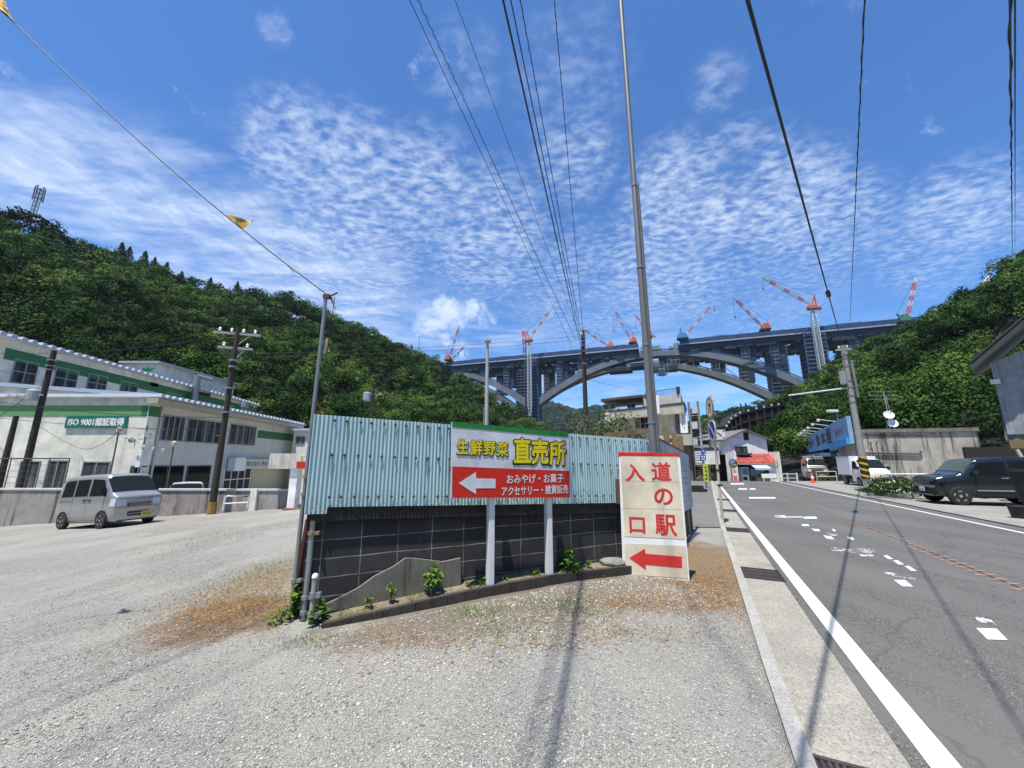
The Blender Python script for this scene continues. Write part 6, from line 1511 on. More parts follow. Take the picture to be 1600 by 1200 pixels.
# ------------------------------------------------------------------ white house with the red roof
YH = 49.0; gH = -1.05
FK = frame((P(1137, 700, YH).x, YH, 0), (1, 0, 0)); wd_ = P(1199, 700, YH).x-FK.o.x
hs = empty('red_awning_house', FK(wd_/2, gH, 0), 'white gabled house with a rust-red tin awning at the bend of the road', 'house')
WWL = concrete_mat('house_white', (.86, .86, .84), .16, 0, (.40, .39, .36), .6)
ze = FK.px(1199, 686)[1]; za = FK.px(1165, 673)[1]
zaw = FK.px(1170, 710)[1]
mb = MB(); mb.prism([(0, zaw), (wd_, zaw), (wd_, ze), (wd_*.46, za), (0, ze)], FK, -11, 0); mb.build('wall', WWL, hs)
mb = MB(); mb.prism([(-.5, ze-.22), (wd_*.46, za+.02), (wd_*.46, za+.20), (-.5, ze-.04)], FK, -11.3, .38); mb.prism([(wd_*.46+.001, za+.02), (wd_+.5, ze-.22), (wd_+.5, ze-.04), (wd_*.46+.001, za+.20)], FK, -11.3, .38); mb.build('roof', M('house_roof', (.16, .15, .15), .6, .15), hs)
a, b, c_, e_ = FK.rect(1148, 697.5, 1167, 708); f_ = window(hs, FK, a, b, c_, e_, 3, 1, M('dark_frame', (1, 1, 1)), CURT, .09, .1, .12)
mb = MB(); fbox(mb, FK, a-.1, b+.15, c_-.25, c_-.02, .1, .7); mb.build('window_box', M('dark_frame', (1, 1, 1)), f_)
for x in (1163.5, 1167.5): u, v = FK.px(x, 681); mb = MB(); mb.prism([(u-.16, v-.55), (u+.16, v-.55), (u+.16, v+.35), (u, v+.5), (u-.16, v+.35)], FK, .003, .03); mb.build('gable_vent', DARK, hs)
z2 = FK.px(1170, 724)[1]
mb = MB(); n_ = 24
for i in range(n_):
    u0 = -.1+(wd_+.2)*i/n_; u1 = -.1+(wd_+.2)*(i+.9)/n_; mb.hexa([FK(u0, z2, 1.5), FK(u1, z2, 1.5), FK(u1, zaw, .02), FK(u0, zaw, .02), FK(u0, z2+.08, 1.5), FK(u1, z2+.08, 1.5), FK(u1, zaw+.08, .02), FK(u0, zaw+.08, .02)])
mb.build('red_tin_awning', M('rusty_red', (.33, .055, .04), .75, .7, 1.6, stretch=(1.5, 1, .8)), hs)
mb = MB(); fbox(mb, FK, -.1, wd_+.1, z2-.13, z2-.001, 1.3, 1.52); mb.build('awning_edge', M('pink_edge', (.55, .40, .38), .7), hs)
for u in (-.25, wd_+.05): mb = MB(); fbox(mb, FK, u, u+.3, gH, zaw+.3, -.3, 1.6); mb.build('side_pier', WWL, hs)
mb = MB(); fbox(mb, FK, .05, wd_, gH-.3, zaw-.01, -3.2, -3); mb.build('shop_back', DARK, hs)
for (x0, y0, x1, y1, mtl, nm) in [(1152, 730, 1162.5, 749, None, 'v'), (1165, 733, 1173.5, 750, None, 'w')]:
    a, b, c_, e_ = FK.rect(x0, y0, x1, y1); e_ = max(e_, gH+1.7); root = empty('vending_machine', FK((a+b)/2, gH, 1.0), 'white drinks vending machine under the red awning' if nm == 'v' else 'blue-grey vending machine beside the dark shop doorway', 'vending machine', 'vending machines at the house')
    mb = MB(); fbox(mb, FK, a, b, gH, e_, .2, 1.0); mb.build('cabinet', WHITE if nm == 'v' else M('machine_blue', (.10, .13, .18), .5), root)
    mb = MB(); fbox(mb, FK, a+.08, b-.08, gH+(e_-gH)*.52, e_-.1, 1.0, 1.02); mb.build('display', M('display_blue', (.12, .22, .40), .2, .6, 6), root)
    mb = MB(); fbox(mb, FK, a+.1, b-.25, gH+.35, gH+.75, 1.0, 1.02); mb.build('slot', DARK, root)
a, b, c_, e_ = FK.rect(1163, 727, 1187, 731.5); mb = MB(); n_ = 12
aw = empty('striped_awning', FK((a+b)/2, c_, 1.6), 'small pale blue striped awning over the shop doorway', 'awning')
for i in range(n_):
    u0, u1 = a+(b-a)*i/n_, a+(b-a)*(i+.97)/n_; mb.hexa([FK(u0, c_, 2.2), FK(u1, c_, 2.2), FK(u1, e_, 1.4), FK(u0, e_, 1.4), FK(u0, c_+.05, 2.2), FK(u1, c_+.05, 2.2), FK(u1, e_+.05, 1.4), FK(u0, e_+.05, 1.4)]); fbox(mb, FK, u0, u1, c_-.18, c_-.002, 2.15, 2.2)
mb.build('cloth', M('awning_blue', (.42, .60, .78), .7, .2), aw)
a, b, c_, e_ = FK.rect(1193, 726, 1205, 746); mb = MB(); fbox(mb, FK, a, b, gH, e_, 1.0, 1.1); mb.build('white_door', WHITE, hs)
# side wing to the left
zl0 = zaw-.3
mb = MB(); mb.prism([(-8.2, gH+1.9), (-.26, gH+1.9), (-.26, ze-.5), (-8.2, ze-.9)], FK, -13, -4); mb.build('side_wing', WWL, hs)
mb = MB(); mb.prism([(-8.8, ze-1.5), (-.2, ze+.55), (-.2, ze+.75), (-8.8, ze-1.3)], FK, -13, -3.0); mb.build('wing_roof', BRN, hs)
mb = MB(); fbox(mb, FK, -3.4, -.3, gH+2.2, gH+3.9, -4, -1.6); mb.build('balcony', WWL, hs)
mb = MB(); fbox(mb, FK, -3.5, -.3, gH+3.95, gH+4.35, -1.9, -1.6); mb.build('balcony_rail', M('rail_dark', (1, 1, 1)), hs)
FKw = frame(FK(0, 0, -3.98), (1, 0, 0))
for (x0, y0, x1, y1) in [(1108, 708, 1113, 714), (1123, 696, 1133, 706), (1105, 716, 1108, 722)]:
    a, b, c_, e_ = FKw.rect(x0, y0, x1, y1); window(hs, FKw, a, b, c_, e_, 2, 1, M('dark_frame', (1, 1, 1)), GLASS)
mb = MB(); fbox(mb, FK, -8.2, -.3, gH-.4, gH+1.89, -13, -8); mb.build('garage_back', DARK, hs)
for u in (-8, -5.2, -2.8, -.6): mb = MB(); fbox(mb, FK, u-.14, u+.14, gH-.3, gH+1.89, -4.3, -4.0); mb.build('garage_post', WWL, hs)
# things in front of the house
q = P(1143.5, 745, 40); q.z = gz(q.x, q.y); mt = P(1144.5, 724, 40); root = empty('convex_mirror', q, 'round convex traffic mirror with a visor in front of the red awning', 'traffic mirror')
MB().tube([q, (q.x, q.y, mt.z+.5)], .05, 8).build('pole', M('rust_brown', (1, 1, 1)), root)
MB().lathe([(.02, .14), (.22, .10), (.36, .0), (.40, -.04), (.40, -.07)], tuple(mt+Vector((0, -.12, 0))), 20, axis=lambda x, y, z: (x, -z, y)).build('mirror', M('mirror_glass', (.55, .58, .58), .08, 0, metal=.9), root, smooth=40)
ring_ = MB(); ring(ring_, frame(mt+Vector((0, -.1, 0)), (1, 0, 0)), .38, .44, -.05, .05, 24); ring_.build('rim', M('mirror_rim', (.35, .14, .07), .6), root)
def cone(px, py, Y, h, lab):
    q = P(px, py, Y); q.z = gz(q.x, q.y)-.02; root = empty('traffic_cone', q, lab, 'traffic cone', 'traffic cones')
    OR = M('cone_orange', (.72, .10, .03), .5)
    MB().box(q.x-.19, q.x+.19, q.y-.19, q.y+.19, q.z, q.z+.04).build('base', OR, root); MB().lathe([(.14, .04), (.10, h*.45)], tuple(q), 14).lathe([(.075, h*.66), (.03, h)], tuple(q), 14).build('cone_body', OR, root, smooth=40)
    MB().lathe([(.10, h*.451), (.075, h*.659)], tuple(q), 14).build('white_band', WHITE, root, smooth=40)
cone(1271, 757, 29.5, .75, 'orange cone with white band in front of the bronze van'); cone(1150, 753, 36, 1.1, 'orange and white cone-shaped marker in front of the vending machine')
rootg = empty('guard_rail', P(1205, 748, 43), 'white guard rail and barrier board right of the red awning house', 'guard rail')
mb = MB(); a, b = P(1193, 743, 44), P(1245, 742, 37.5); mb.bar(a+Vector((0, 0, .15)), b+Vector((0, 0, .1)), .06, .10); mb.bar(a-Vector((0, 0, .25)), b-Vector((0, 0, .3)), .05, .08)
for t_ in (0, .25, .5, .75, 1): q = a.lerp(b, t_); mb.bar((q.x, q.y, gz(q.x, q.y)-.3), (q.x, q.y, q.z+.2), .09)
a, b = P(1190, 743.5, 42), P(1221, 743.5, 41); mb.bar(a, b, .08, .42); 
mb.build('rails', WHITE, rootg)
q = P(1215, 742, 44); q.z = gz(q.x, q.y); t_ = P(1214, 721, 44); t_.x = q.x; d_p = pole('delineator_post', q, t_, .07, .05, WHITE, 'white roadside marker post with a pointed orange top, right of the house', 'marker post')
MB().lathe([(.10, -.55), (.10, .25), (.02, .6)], tuple(t_), 10).build('cap', M('marker_cream', (.62, .52, .42), .5), d_p)
# far-left roadside: pole with route shields, yellow banner, planks
q = P(1101, 748, 24); q.z = 0; t_ = P(1096, 676, 24); t_.x = q.x; rp_ = pole('route_sign_pole', q, t_, .055, .045, M('pale_steel', (1, 1, 1)), 'pale steel pole with two blue route shields and a white curve sign on an arm', 'road sign')
arm = P(1117, 681, 24); MB().bar(P(1097, 681, 24), arm, .06).build('arm', M('pale_steel', (1, 1, 1)), rp_)
FQ = frame(P(1124, 679, 23.95), (.97, -.25, 0)); MB().prism([(-.33, -.30), (.33, -.30), (.33, .30), (-.33, .30)], FQ, -.03, 0).build('curve_sign', MATS['sign_white'], rp_)
mb = MB(); 
for cx_, cy_ in ((-.25, .22), (.25, .22), (-.25, -.22), (.25, -.22)): mb.prism([(cx_+.05*math.cos(a*PI/5), cy_+.05*math.sin(a*PI/5)) for a in range(10)], FQ, .002, .005)
mb.build('dots', CABLE, rp_)
mb = MB()
for i in range(8):
    a0, a1 = .15+i*.16, .15+(i+1)*.16; 
    for r0_, r1_ in ((.26, .32),): mb.prism([(-.17+r0_*math.cos(a0), -.17+r0_*math.sin(a0)), (-.17+r1_*math.cos(a0), -.17+r1_*math.sin(a0)), (-.17+r1_*math.cos(a1), -.17+r1_*math.sin(a1)), (-.17+r0_*math.cos(a1), -.17+r0_*math.sin(a1))], FQ, .002, .005)
    mb.prism([(.19-r0_*math.cos(a0), .19-r0_*math.sin(a0)), (.19-r1_*math.cos(a0), .19-r1_*math.sin(a0)), (.19-r1_*math.cos(a1), .19-r1_*math.sin(a1)), (.19-r0_*math.cos(a1), .19-r0_*math.sin(a1))], FQ, .002, .005)
mb.build('curve_symbol', M('curve_olive', (.25, .20, .05), .5), rp_)
FQ2 = frame(P(1099, 705, 23.9), (1, 0, 0)); MB().prism([(-.12, -.17), (.12, -.17), (.16, .02), (.11, .17), (-.11, .17), (-.16, .02)], FQ2, -.02, 0).build('upper_shield', M('shield_blue', (.015, .08, .42), .45), rp_); text('lettering', '76', WHITE, FQ2, -.08, .08, -.07, .07, .003, rp_, .02)
FQ3 = frame(P(1098.5, 715, 23.9), (1, 0, 0)); MB().prism([(-.18, -.16), (.18, -.16), (.18, .16), (-.18, .16)], FQ3, -.02, 0).build('lower_sign', M('shield_blue', (1, 1, 1)), rp_); MB().prism([(-.13, .02), (-.02, .02), (.0, .11), (-.1, .11)], FQ3, .002, .005).prism([(.03, .0), (.13, .0), (.13, .1), (.05, .1)], FQ3, .002, .005).prism([(-.12, -.11), (.12, -.11), (.12, -.05), (-.12, -.05)], FQ3, .002, .005).build('sign_marks', WHITE, rp_)
FQ4 = frame(P(1103, 738, 23.7), (1, 0, 0)); yb = empty('yellow_banner', (FQ4.o.x, FQ4.o.y, 0), 'narrow yellow-green vertical banner at the foot of the route sign pole', 'banner')
mb = MB(); mb.prism([(-.14, -.55), (.14, -.55), (.14, .5), (-.14, .5)], FQ4, -.02, 0); mb.build('board', M('banner_lime', (.55, .68, .05), .5), yb); MB().bar(FQ4(0, -.55, -.03), (FQ4.o.x, FQ4.o.y+.03, -.03), .05).build('post', STEEL, yb)
mb = MB()
for i in range(4): mb.prism([(-.05, .35-i*.22), (.06, .35-i*.22), (.06, .22-i*.22), (-.05, .22-i*.22)], FQ4, .002, .004)
mb.build('letters', M('banner_ink', (.05, .10, .03), .6), yb)
mb = MB(); a = P(1078, 755, 21); mb.box(a.x-.6, a.x+.75, a.y-.3, a.y+.3, 0, .16); mb.box(a.x-.6, a.x+.6, a.y-.25, a.y+.25, .165, .32); tag(mb.build('timber_stack', M('dark_timber', (.03, .027, .024), .8), bevel=.02), 'low stack of dark timbers beside the hotel driveway', 'timber stack')
leafy('dry_plant', P(1101, 752, 22)*1.0 + Vector((0, 0, 0)), .9, .4, 60, 'dry orange-brown plant at the foot of the yellow banner', 'plant', .1, DRY)
mb = MB(); a = P(1072, 735, 21); mb.tube([(a.x, a.y, 0), (a.x, a.y, 1.0)], .10, 10); tag(mb.build('brown_post', M('rust_post', (.20, .06, .035), .7)), 'rust-brown bollard post beside the white panel fence end', 'post')

# ------------------------------------------------------------------ blue store with the blank concrete side wall
C0 = P(1349, 710, 27.5); fd = Vector((.545, .839, 0)); FBs = frame((C0.x, C0.y, 0), -fd)   # fascia seen from the street: u runs towards the viewer
bs = empty('blue_store', (C0.x, C0.y, 0), 'closed roadside store with faded blue fascia and tall stained concrete side wall', 'store')
zt0 = P(1339, 648, 27.3).z; zb0 = P(1340, 692, 27.3).z
BLU = concrete_mat('fascia_blue', (.28, .46, .64), .45, 0, (.10, .18, .30), .9); BLUB = M('bright_blue', (.03, .33, .70), .5, .06)
far = FBs.px(1266, 690)[0]; ztf = FBs.px(1266, 683)[1]; zbf = FBs.px(1270, 707)[1]
mb = MB(); mb.prism([(far, zbf), (-.3, zb0), (-.3, zt0), (far, ztf)], FBs, .3, .55); mb.build('fascia', BLU, bs)
um = FBs.px(1312, 696)[0]
mb = MB(); mb.prism([(um, zb0-.35), (-.28, zb0-.05), (-.28, zb0+.42), (um, zb0+.30)], FBs, .56, .75); mb.build('bright_band', BLUB, bs)
mb = MB(); mb.prism([(far-2.5, zbf-.7), (um, zb0-.8), (um, zb0-.5), (far-2.5, zbf-.4)], FBs, .0, 1.6); mb.build('lower_canopy', M('canopy_blue', (.10, .16, .28), .6, .15), bs)
mb = MB(); mb.prism([(far, -.4), (-2.6, -.2), (-2.6, zb0-.1), (far, zbf-.1)], FBs, -3, -2.8); mb.build('shop_front', DARK, bs)
mb = MB(); mb.prism([(um, .9), (-2.7, .9), (-2.7, zb0-.6), (um, zb0-.9)], FBs, -2.79, -2.75); mb.build('shop_glass', glass_mat('shop_glass', (.03, .06, .065)), bs)
INKB = M('faded_ink', (.05, .045, .08), .7); INKR = M('faded_red_letters', (.45, .16, .16), .7, .3, 8)
for ch, xa, xb in (('魚', 1284, 1291.5), ('本', 1292.5, 1301), ('屋', 1302, 1311.5)):
    xm = (xa+xb)/2; f_ = (xm-1266)/(1339-1266); yt, yb2 = 683+(648-683)*f_+5, 707+(692-707)*f_-5
    u0, u1 = FBs.px(xa, (yt+yb2)/2)[0], FBs.px(xb, (yt+yb2)/2)[0]; text('lettering', ch, INKB, FBs, u0, u1, FBs.px(xm, yb2)[1], FBs.px(xm, yt)[1], .565, bs, .03)
for s_, xa, xb in (('お食事', 1271, 1281), ('おみやげ', 1317, 1331)):
    xm = (xa+xb)/2; f_ = (xm-1266)/(1339-1266); ym = (683+(648-683)*f_ + 707+(692-707)*f_)/2
    u0, u1 = FBs.px(xa, ym)[0], FBs.px(xb, ym)[0]; vm = FBs.px(xm, ym)[1]; text('lettering', s_, INKR, FBs, u0, u1, vm-.32, vm+.32, .565, bs, .02)
for i, x in enumerate((1260, 1267, 1274, 1283, 1293, 1303, 1313)):
    f_ = i/6; u = far+(-.3-far)*(.0+.85*f_); zt_ = ztf+(zt0-ztf)*(.85*f_)
    MB().bar(FBs(u, zt_, .4), FBs(u, zt_+.25, 1.6), .06).box(-.12, .12, -.1, .1, -.12, .1, lambda a, b, c: FBs(u+a, zt_+.2+c, 1.65+b)).build('spotlight', M('spot_white', (.7, .7, .7), .5), bs)
FSW = frame((C0.x, C0.y, 0), (.985, -.17, 0), (0, 0, 1), -fd); sw = FSW.px(1534, 705)[0]; zsl, zsr = P(1350, 671, 27.5).z, FSW.px(1530, 668)[1]
SWM = concrete_mat('blank_side_wall', (.52, .49, .42), .95, .05, (.10, .085, .075), .9)
mb = MB(); mb.prism([(-.25, -.4), (sw, -.4), (sw, zsr-.25), (-.25, zsl-.25)], FSW, -9, 0); mb.build('side_wall', SWM, bs, matrix=FSW.mat if False else None)
mb = MB(); mb.prism([(-.3, zsl-.245), (sw+.1, zsr-.245), (sw+.1, zsr), (-.3, zsl)], FSW, -9, .12); mb.build('roof_slab', concrete_mat('roof_slab', (.24, .225, .195), .5, .1), bs)
mb = MB(); a, b = FSW.px(1352, 708), FSW.px(1437, 709.5); mb.tube([FSW(a[0], a[1], .08), FSW(b[0], b[1], .08), FSW(b[0]+.1, b[1]+.2, .08)], .05, 8); mb.build('wall_pipe', M('pipe_dark', (.06, .05, .045), .7), bs)
mb = MB(); r_ = random.Random(3)
for (x0, y0, x1, y1) in [(1352, 680, 1410, 681), (1410, 681, 1440, 680), (1363, 700, 1366, 735), (1370, 690, 1374, 730), (1378, 695, 1380, 728), (1360, 690, 1362, 702)]:
    a, b = FSW.px(x0, y0), FSW.px(x1, y1); pts_ = [FSW(a[0]+(b[0]-a[0])*i/10+r_.uniform(-.05, .05), a[1]+(b[1]-a[1])*i/10+r_.uniform(-.06, .06), .02) for i in range(11)]; mb.tube(pts_, .018, 5)
mb.build('creeper_stems', M('creeper', (.04, .035, .028), .9), bs)
u0, v0_ = FSW.px(1500, 735); mb = MB(); fbox(mb, FSW, sw-1.1, sw+2.6, 1.4, 2.5, -.6, .4); tag(mb.build('dark_lean_to', M('leanto', (.03, .02, .017), .8)), 'dark brown lean-to roof at the right end of the concrete side wall', 'lean-to')
for (px, py, lab, tl_) in [(1389, 648, 'upper white satellite dish above the concrete side wall', .3), (1395, 661, 'lower white satellite dish above the concrete side wall', -.2)]:
    q = P(px, py, 29.5); root = empty('satellite_dish', (q.x, q.y+.4, zsl), lab, 'satellite dish', 'satellite dishes on the store roof')
    nn = Vector((-.35, -.85, .38)).normalized(); xx = nn.cross(Vector((0, 0, 1))).normalized(); yy = xx.cross(nn)
    MB().lathe([(.02, -.10), (.14, -.085), (.24, -.05), (.32, .0), (.33, .0), (.24, -.07), (.02, -.12)], tuple(q), 20, axis=lambda x, y, z: tuple(xx*x+yy*y+nn*z)).build('dish', WHITE, root, smooth=40)
    MB().bar((q.x, q.y+.3, zsl-.2), (q.x, q.y+.3, q.z), .05).bar((q.x, q.y+.3, q.z), q-nn*.1, .05).build('mast', STEEL, root); MB().bar(q+yy*-.3, q+nn*.35, .02).bar(q+nn*.35-yy*.03, q+nn*.35+yy*.04, .06).build('feed_arm', STEEL, root)
q = P(1386, 640, 29.8); MBx = MB(); t_ = P(1383, 612, 29.8); MBx.tube([(q.x, q.y, zsl-.3), (q.x, q.y, t_.z)], .025, 6).tube([(q.x+.35, q.y, zsl-.3), (q.x+.1, q.y, t_.z-.4)], .018, 6); mbm = [MBx.bar(Vector((q.x, q.y, t_.z-.3*k_))+Vector((-1.2, 0, 0)), Vector((q.x, q.y, t_.z-.3*k_))+Vector((1.0, 0, 0)), .02) for k_ in range(3)]
tag(MBx.build('television_antenna', M('antenna_steel', (.40, .42, .42), .5)), 'thin television antenna mast above the satellite dishes', 'antenna')
q = P(1309, 668, 32); t_ = P(1307, 643, 32); fl = empty('floodlight', q, 'white floodlight on a short pole above the blue fascia', 'floodlight'); MB().bar((t_.x, t_.y, q.z-1.5), t_, .07).build('pole', STEEL, fl); MB().box(t_.x-.75, t_.x+.1, t_.y-.15, t_.y+.15, t_.z-.05, t_.z+.15).build('lamp_head', WHITE, fl, bevel=.03)
# right-edge house
YQ = 17.2; q0 = P(1549, 600, YQ); FX = frame((q0.x, YQ, 0), (.70, -.714, 0), (0, 0, 1), (-.786, -.618, 0)); rh = empty('grey_house', FX(2, 0, 0), 'grey house cut by the right edge, with pale corrugated cladding and deep eaves', 'house')
GRYW = M('grey_siding', (.16, .165, .17), .8, .12, 3); zt_ = FX.px(1552, 592)[1]; zl_ = FX.px(1578, 688)[1]
mb = MB(); mb.prism([(.0, zl_), (7, zl_), (7, zt_+3.2), (.15, zt_+.2)], FX, -3, 0); mb.build('upper_wall', GRYW, rh)
cl0 = FX.px(1563, 600)[0]; mb = MB(); n_ = 60; vs = []; zc0, zc1 = FX.px(1575, 684)[1], FX.px(1552, 560)[1]
for i in range(n_+1):
    u = cl0-.15+ (6.5)*i/n_; vs += [FX(u, zl_+.25, .06+.02*math.sin(i*PI/1.5)), FX(u, FX.px(1555, 565)[1]+.42*(u-cl0), .06+.02*math.sin(i*PI/1.5))]
mb.add(vs, [(i*2, i*2+2, i*2+3, i*2+1) for i in range(n_)]); mb.build('corrugated_cladding', concrete_mat('cladding_grey', (.34, .365, .405), .75, 0, (.16, .17, .19), 1.4), rh, fix=False)
e0, e1 = FX.px(1518, 574), FX.px(1605, 500)
for nm, dz, m_, w1_ in (('roof', .12, M('roof_dark', (.035, .035, .038), .7), 1.1), ('eave_soffit', -.02, M('soffit_grey', (.24, .25, .25), .8), .9)):
    sl3 = (e1[1]-e0[1])/(e1[0]-e0[0]); mb = MB(); mb.prism([(e0[0], e0[1]+dz-.1), (e0[0]+6, e0[1]+dz-.1+6*sl3), (e0[0]+6, e0[1]+dz+6*sl3), (e0[0], e0[1]+dz)], FX, -3.4, w1_); mb.build(nm, m_, rh)
mb = MB(); fbox(mb, FX, .1, 7, zl_-.35, zl_-.002, -2.9, .25); mb.build('floor_beam', M('beam_ochre', (.20, .15, .07), .8), rh)
mb = MB(); mb.prism([(.9, -.3), (7, -.3), (7, zl_-.36), (.9, zl_-.36)], FX, -2.8, -.8); mb.build('lower_wall', M('lower_dark', (.06, .05, .04), .8, .3, 6), rh)
MB().tube([FX(.25, zl_-.4, .2), FX(.65, .2, .2)], .06, 8).build('downpipe', M('downpipe', (1, 1, 1)), rh)
mb = MB(); u, v = FX.px(1553, 597); fbox(mb, FX, u-.1, u+.18, v-.1, v+.1, .05, .2); mb.build('vent_cap', WHITE, rh)
# ------------------------------------------------------------------ vehicles
def car_paint(name, col, metal=.0, rough=.3):
    m, k, b = newmat(name); k.set(b.inputs['Base Color'], rgba(col)); b.inputs['Metallic'].default_value = metal; b.inputs['Roughness'].default_value = rough
    b.inputs['Coat Weight'].default_value = .8; b.inputs['Coat Roughness'].default_value = .06; MATS[name] = m; return m
HEADL = glass_mat('headlamp', (.55, .60, .66), .05)
KPLATE = M('kei_plate', (.75, .50, .03), .5, .05); WPLATE = M('white_plate', (.75, .76, .74), .5, .05)
RIM = M('alloy', (.55, .56, .58), .3, 0, metal=.7); TYRE = M('tyre', (.020, .020, .021), .85)
class Body:
    def __init__(s, st, roundness=1):
        st = np.array(st, float); x = np.linspace(st[0, 0], st[-1, 0], 72)
        x = np.unique(np.concatenate([x, st[:, 0]])); T = np.stack([np.interp(x, st[:, 0], st[:, i]) for i in range(6)], 1)
        for _ in range(roundness):
            T2 = T.copy(); T2[1:-1, 1:] = .5*T[1:-1, 1:] + .25*(T[:-2, 1:]+T[2:, 1:]); T = T2
        s.T = T
    def sec(s, x):
        zb, zm, zt, w, wt_ = [np.interp(x, s.T[:, 0], s.T[:, i]) for i in range(1, 6)]
        h = zt-zm
        return [(0, zb), (w*.86, zb), (w*.965, zb+.07), (w, zb+.32*(zm-zb)), (w*.995, zm-.25*(zm-zb)), (w*.975, zm), (wt_+(w-wt_)*.10, zt-.16*h), (wt_*.955, zt-.045*h), (wt_*.72, zt), (0, zt+.012)]
    def S(s, x, a, side=1, off=0.0):
        p = s.sec(x); i = int(min(max(a, 0), 8.999)); t = a-i
        y = p[i][0]+(p[i+1][0]-p[i][0])*t; z = p[i][1]+(p[i+1][1]-p[i][1])*t
        dy, dz = p[i+1][0]-p[i][0], p[i+1][1]-p[i][1]; l = math.hypot(dy, dz) or 1
        return Vector((x, side*(y+off*dz/l), z-off*dy/l))
    def mesh(s):
        vs = []; fs = []; n = 18
        for x in s.T[:, 0]:
            p = s.sec(x); vs += [(x, y, z) for y, z in p] + [(x, -y, z) for y, z in p[-2:0:-1]]
        m = len(s.T)
        for i in range(m-1):
            for k in range(n): fs.append((i*n+k, i*n+(k+1) % n, (i+1)*n+(k+1) % n, (i+1)*n+k))
        fs += [tuple(range(n)), tuple(range((m-1)*n, m*n))[::-1]]
        return MB().add(vs, fs)
    def patch(s, mb, c, side=1, off=.008, nu=14, nv=8):
        """c: four corners (x,a): rear-low, front-low, front-high, rear-high"""
        vs = []
        for j in range(nv+1):
            for i in range(nu+1):
                u, v = i/nu, j/nv
                x = (c[0][0]*(1-u)+c[1][0]*u)*(1-v) + (c[3][0]*(1-u)+c[2][0]*u)*v; a = (c[0][1]*(1-u)+c[1][1]*u)*(1-v) + (c[3][1]*(1-u)+c[2][1]*u)*v
                vs.append(s.S(x, a, side, off))
        return mb.add(vs, [(j*(nu+1)+i, j*(nu+1)+i+1, (j+1)*(nu+1)+i+1, (j+1)*(nu+1)+i) for j in range(nv) for i in range(nu)])
    def across(s, mb, x0, x1, a0, off=.008, n=14, y_in=1.0):
        """a pane over the top from side to side between stations x0..x1 (windscreen)"""
        vs = []; m = 12
        for i in range(n+1):
            x = x0+(x1-x0)*i/n
            for k in range(m+1):
                t = -1+2*k/m; a = 9-abs(t)*(9-a0); q = s.S(x, a, 1 if t >= 0 else -1, 0)
                x2 = x+.01; q2 = s.S(x2, a, 1 if t >= 0 else -1, 0); nrm = Vector((-(q2.z-q.z), 0, q2.x-q.x)).normalized() if abs(q2.z-q.z) > 1e-5 else Vector((0, 0, 1))
                vs.append(q+nrm*off)
        return mb.add(vs, [(i*(m+1)+k, i*(m+1)+k+1, (i+1)*(m+1)+k+1, (i+1)*(m+1)+k) for i in range(n) for k in range(m)])
def place(root, loc, heading, pitch=0):
    root.location = loc; root.rotation_euler = (0, pitch, math.atan2(heading[1], heading[0])+PI)   # car nose points to local -x
def wheel(root, x, y, r, side, rim=RIM, spokes=5, w=.15):
    AX = lambda a, b, z: (a, z, b)
    t = MB(); t.lathe([(r*.62, -w/2), (r*.93, -w/2), (r, -w/2+.03), (r, w/2-.03), (r*.93, w/2), (r*.62, w/2)], (x, y, r), 28, axis=AX)
    o = t.build('wheel', TYRE, root, smooth=40)
    yo = y+side*(w/2-.02); m = MB(); m.lathe([(r*.60, -.02), (r*.66, .0), (r*.66, .012), (r*.58, .016)], (x, yo, r), 28, axis=AX if side > 0 else lambda a, b, z: (a, -z, b))
    for k in range(spokes):
        a = 2*PI*k/spokes+.3
        for da in (-.16, .16): m.bar((x+.03*math.cos(a), yo+side*.004, r+.03*math.sin(a)), (x+r*.61*math.cos(a+da), yo+side*.012, r+r*.61*math.sin(a+da)), r*.13, .02, up=(0, 1, 0))
    m.lathe([(r*.14, -.01), (r*.15, .02), (r*.05, .03)], (x, yo, r), 12, axis=AX if side > 0 else lambda a, b, z: (a, -z, b)); m.build('rim', rim, o, smooth=30)
    MB().lathe([(r*.58, -.01), (r*.58, .0)], (x, yo-side*.015, r), 20, axis=AX).build('brake_disc', M('wheel_dark', (.03, .03, .03), .6), o)
def arch_patch(body, mb, xc, zc, r, side, r_in=0.0):
    vs = [Vector((0, 0, 0))]; n = 22; pts = []
    def on(x, z):
        p = body.sec(x)
        for i in range(1, 8):
            (y0, z0), (y1, z1) = p[i], p[i+1]
            if z0 <= z <= z1 and z1 > z0: return y0+(y1-y0)*(z-z0)/(z1-z0)
        return p[2][0]
    for ri in (r, r*.5, .02):
        for k in range(n+1):
            a = -.25+ (PI+.5)*k/n; x, z = xc+ri*math.cos(a), zc+ri*math.sin(a); p = body.sec(x); z = max(z, p[2][1]*.98); pts.append(Vector((x, side*(on(x, z)+.006), z)))
    mb.add(pts, [(j*(n+1)+k, j*(n+1)+k+1, (j+1)*(n+1)+k+1, (j+1)*(n+1)+k) for j in range(2) for k in range(n)])
def lamp_patch(root, name, body, c, side, mat, off=.012):
    mb = MB(); body.patch(mb, c, side, off, 6, 5); return mb.build(name, mat, root, smooth=True)
def front_box(root, name, mat, y0, y1, z0, z1, x=-.02, dx=.04, bevel=.01):
    return MB().box(x-dx/2, x+dx/2, y0, y1, z0, z1).build(name, mat, root, bevel=bevel)
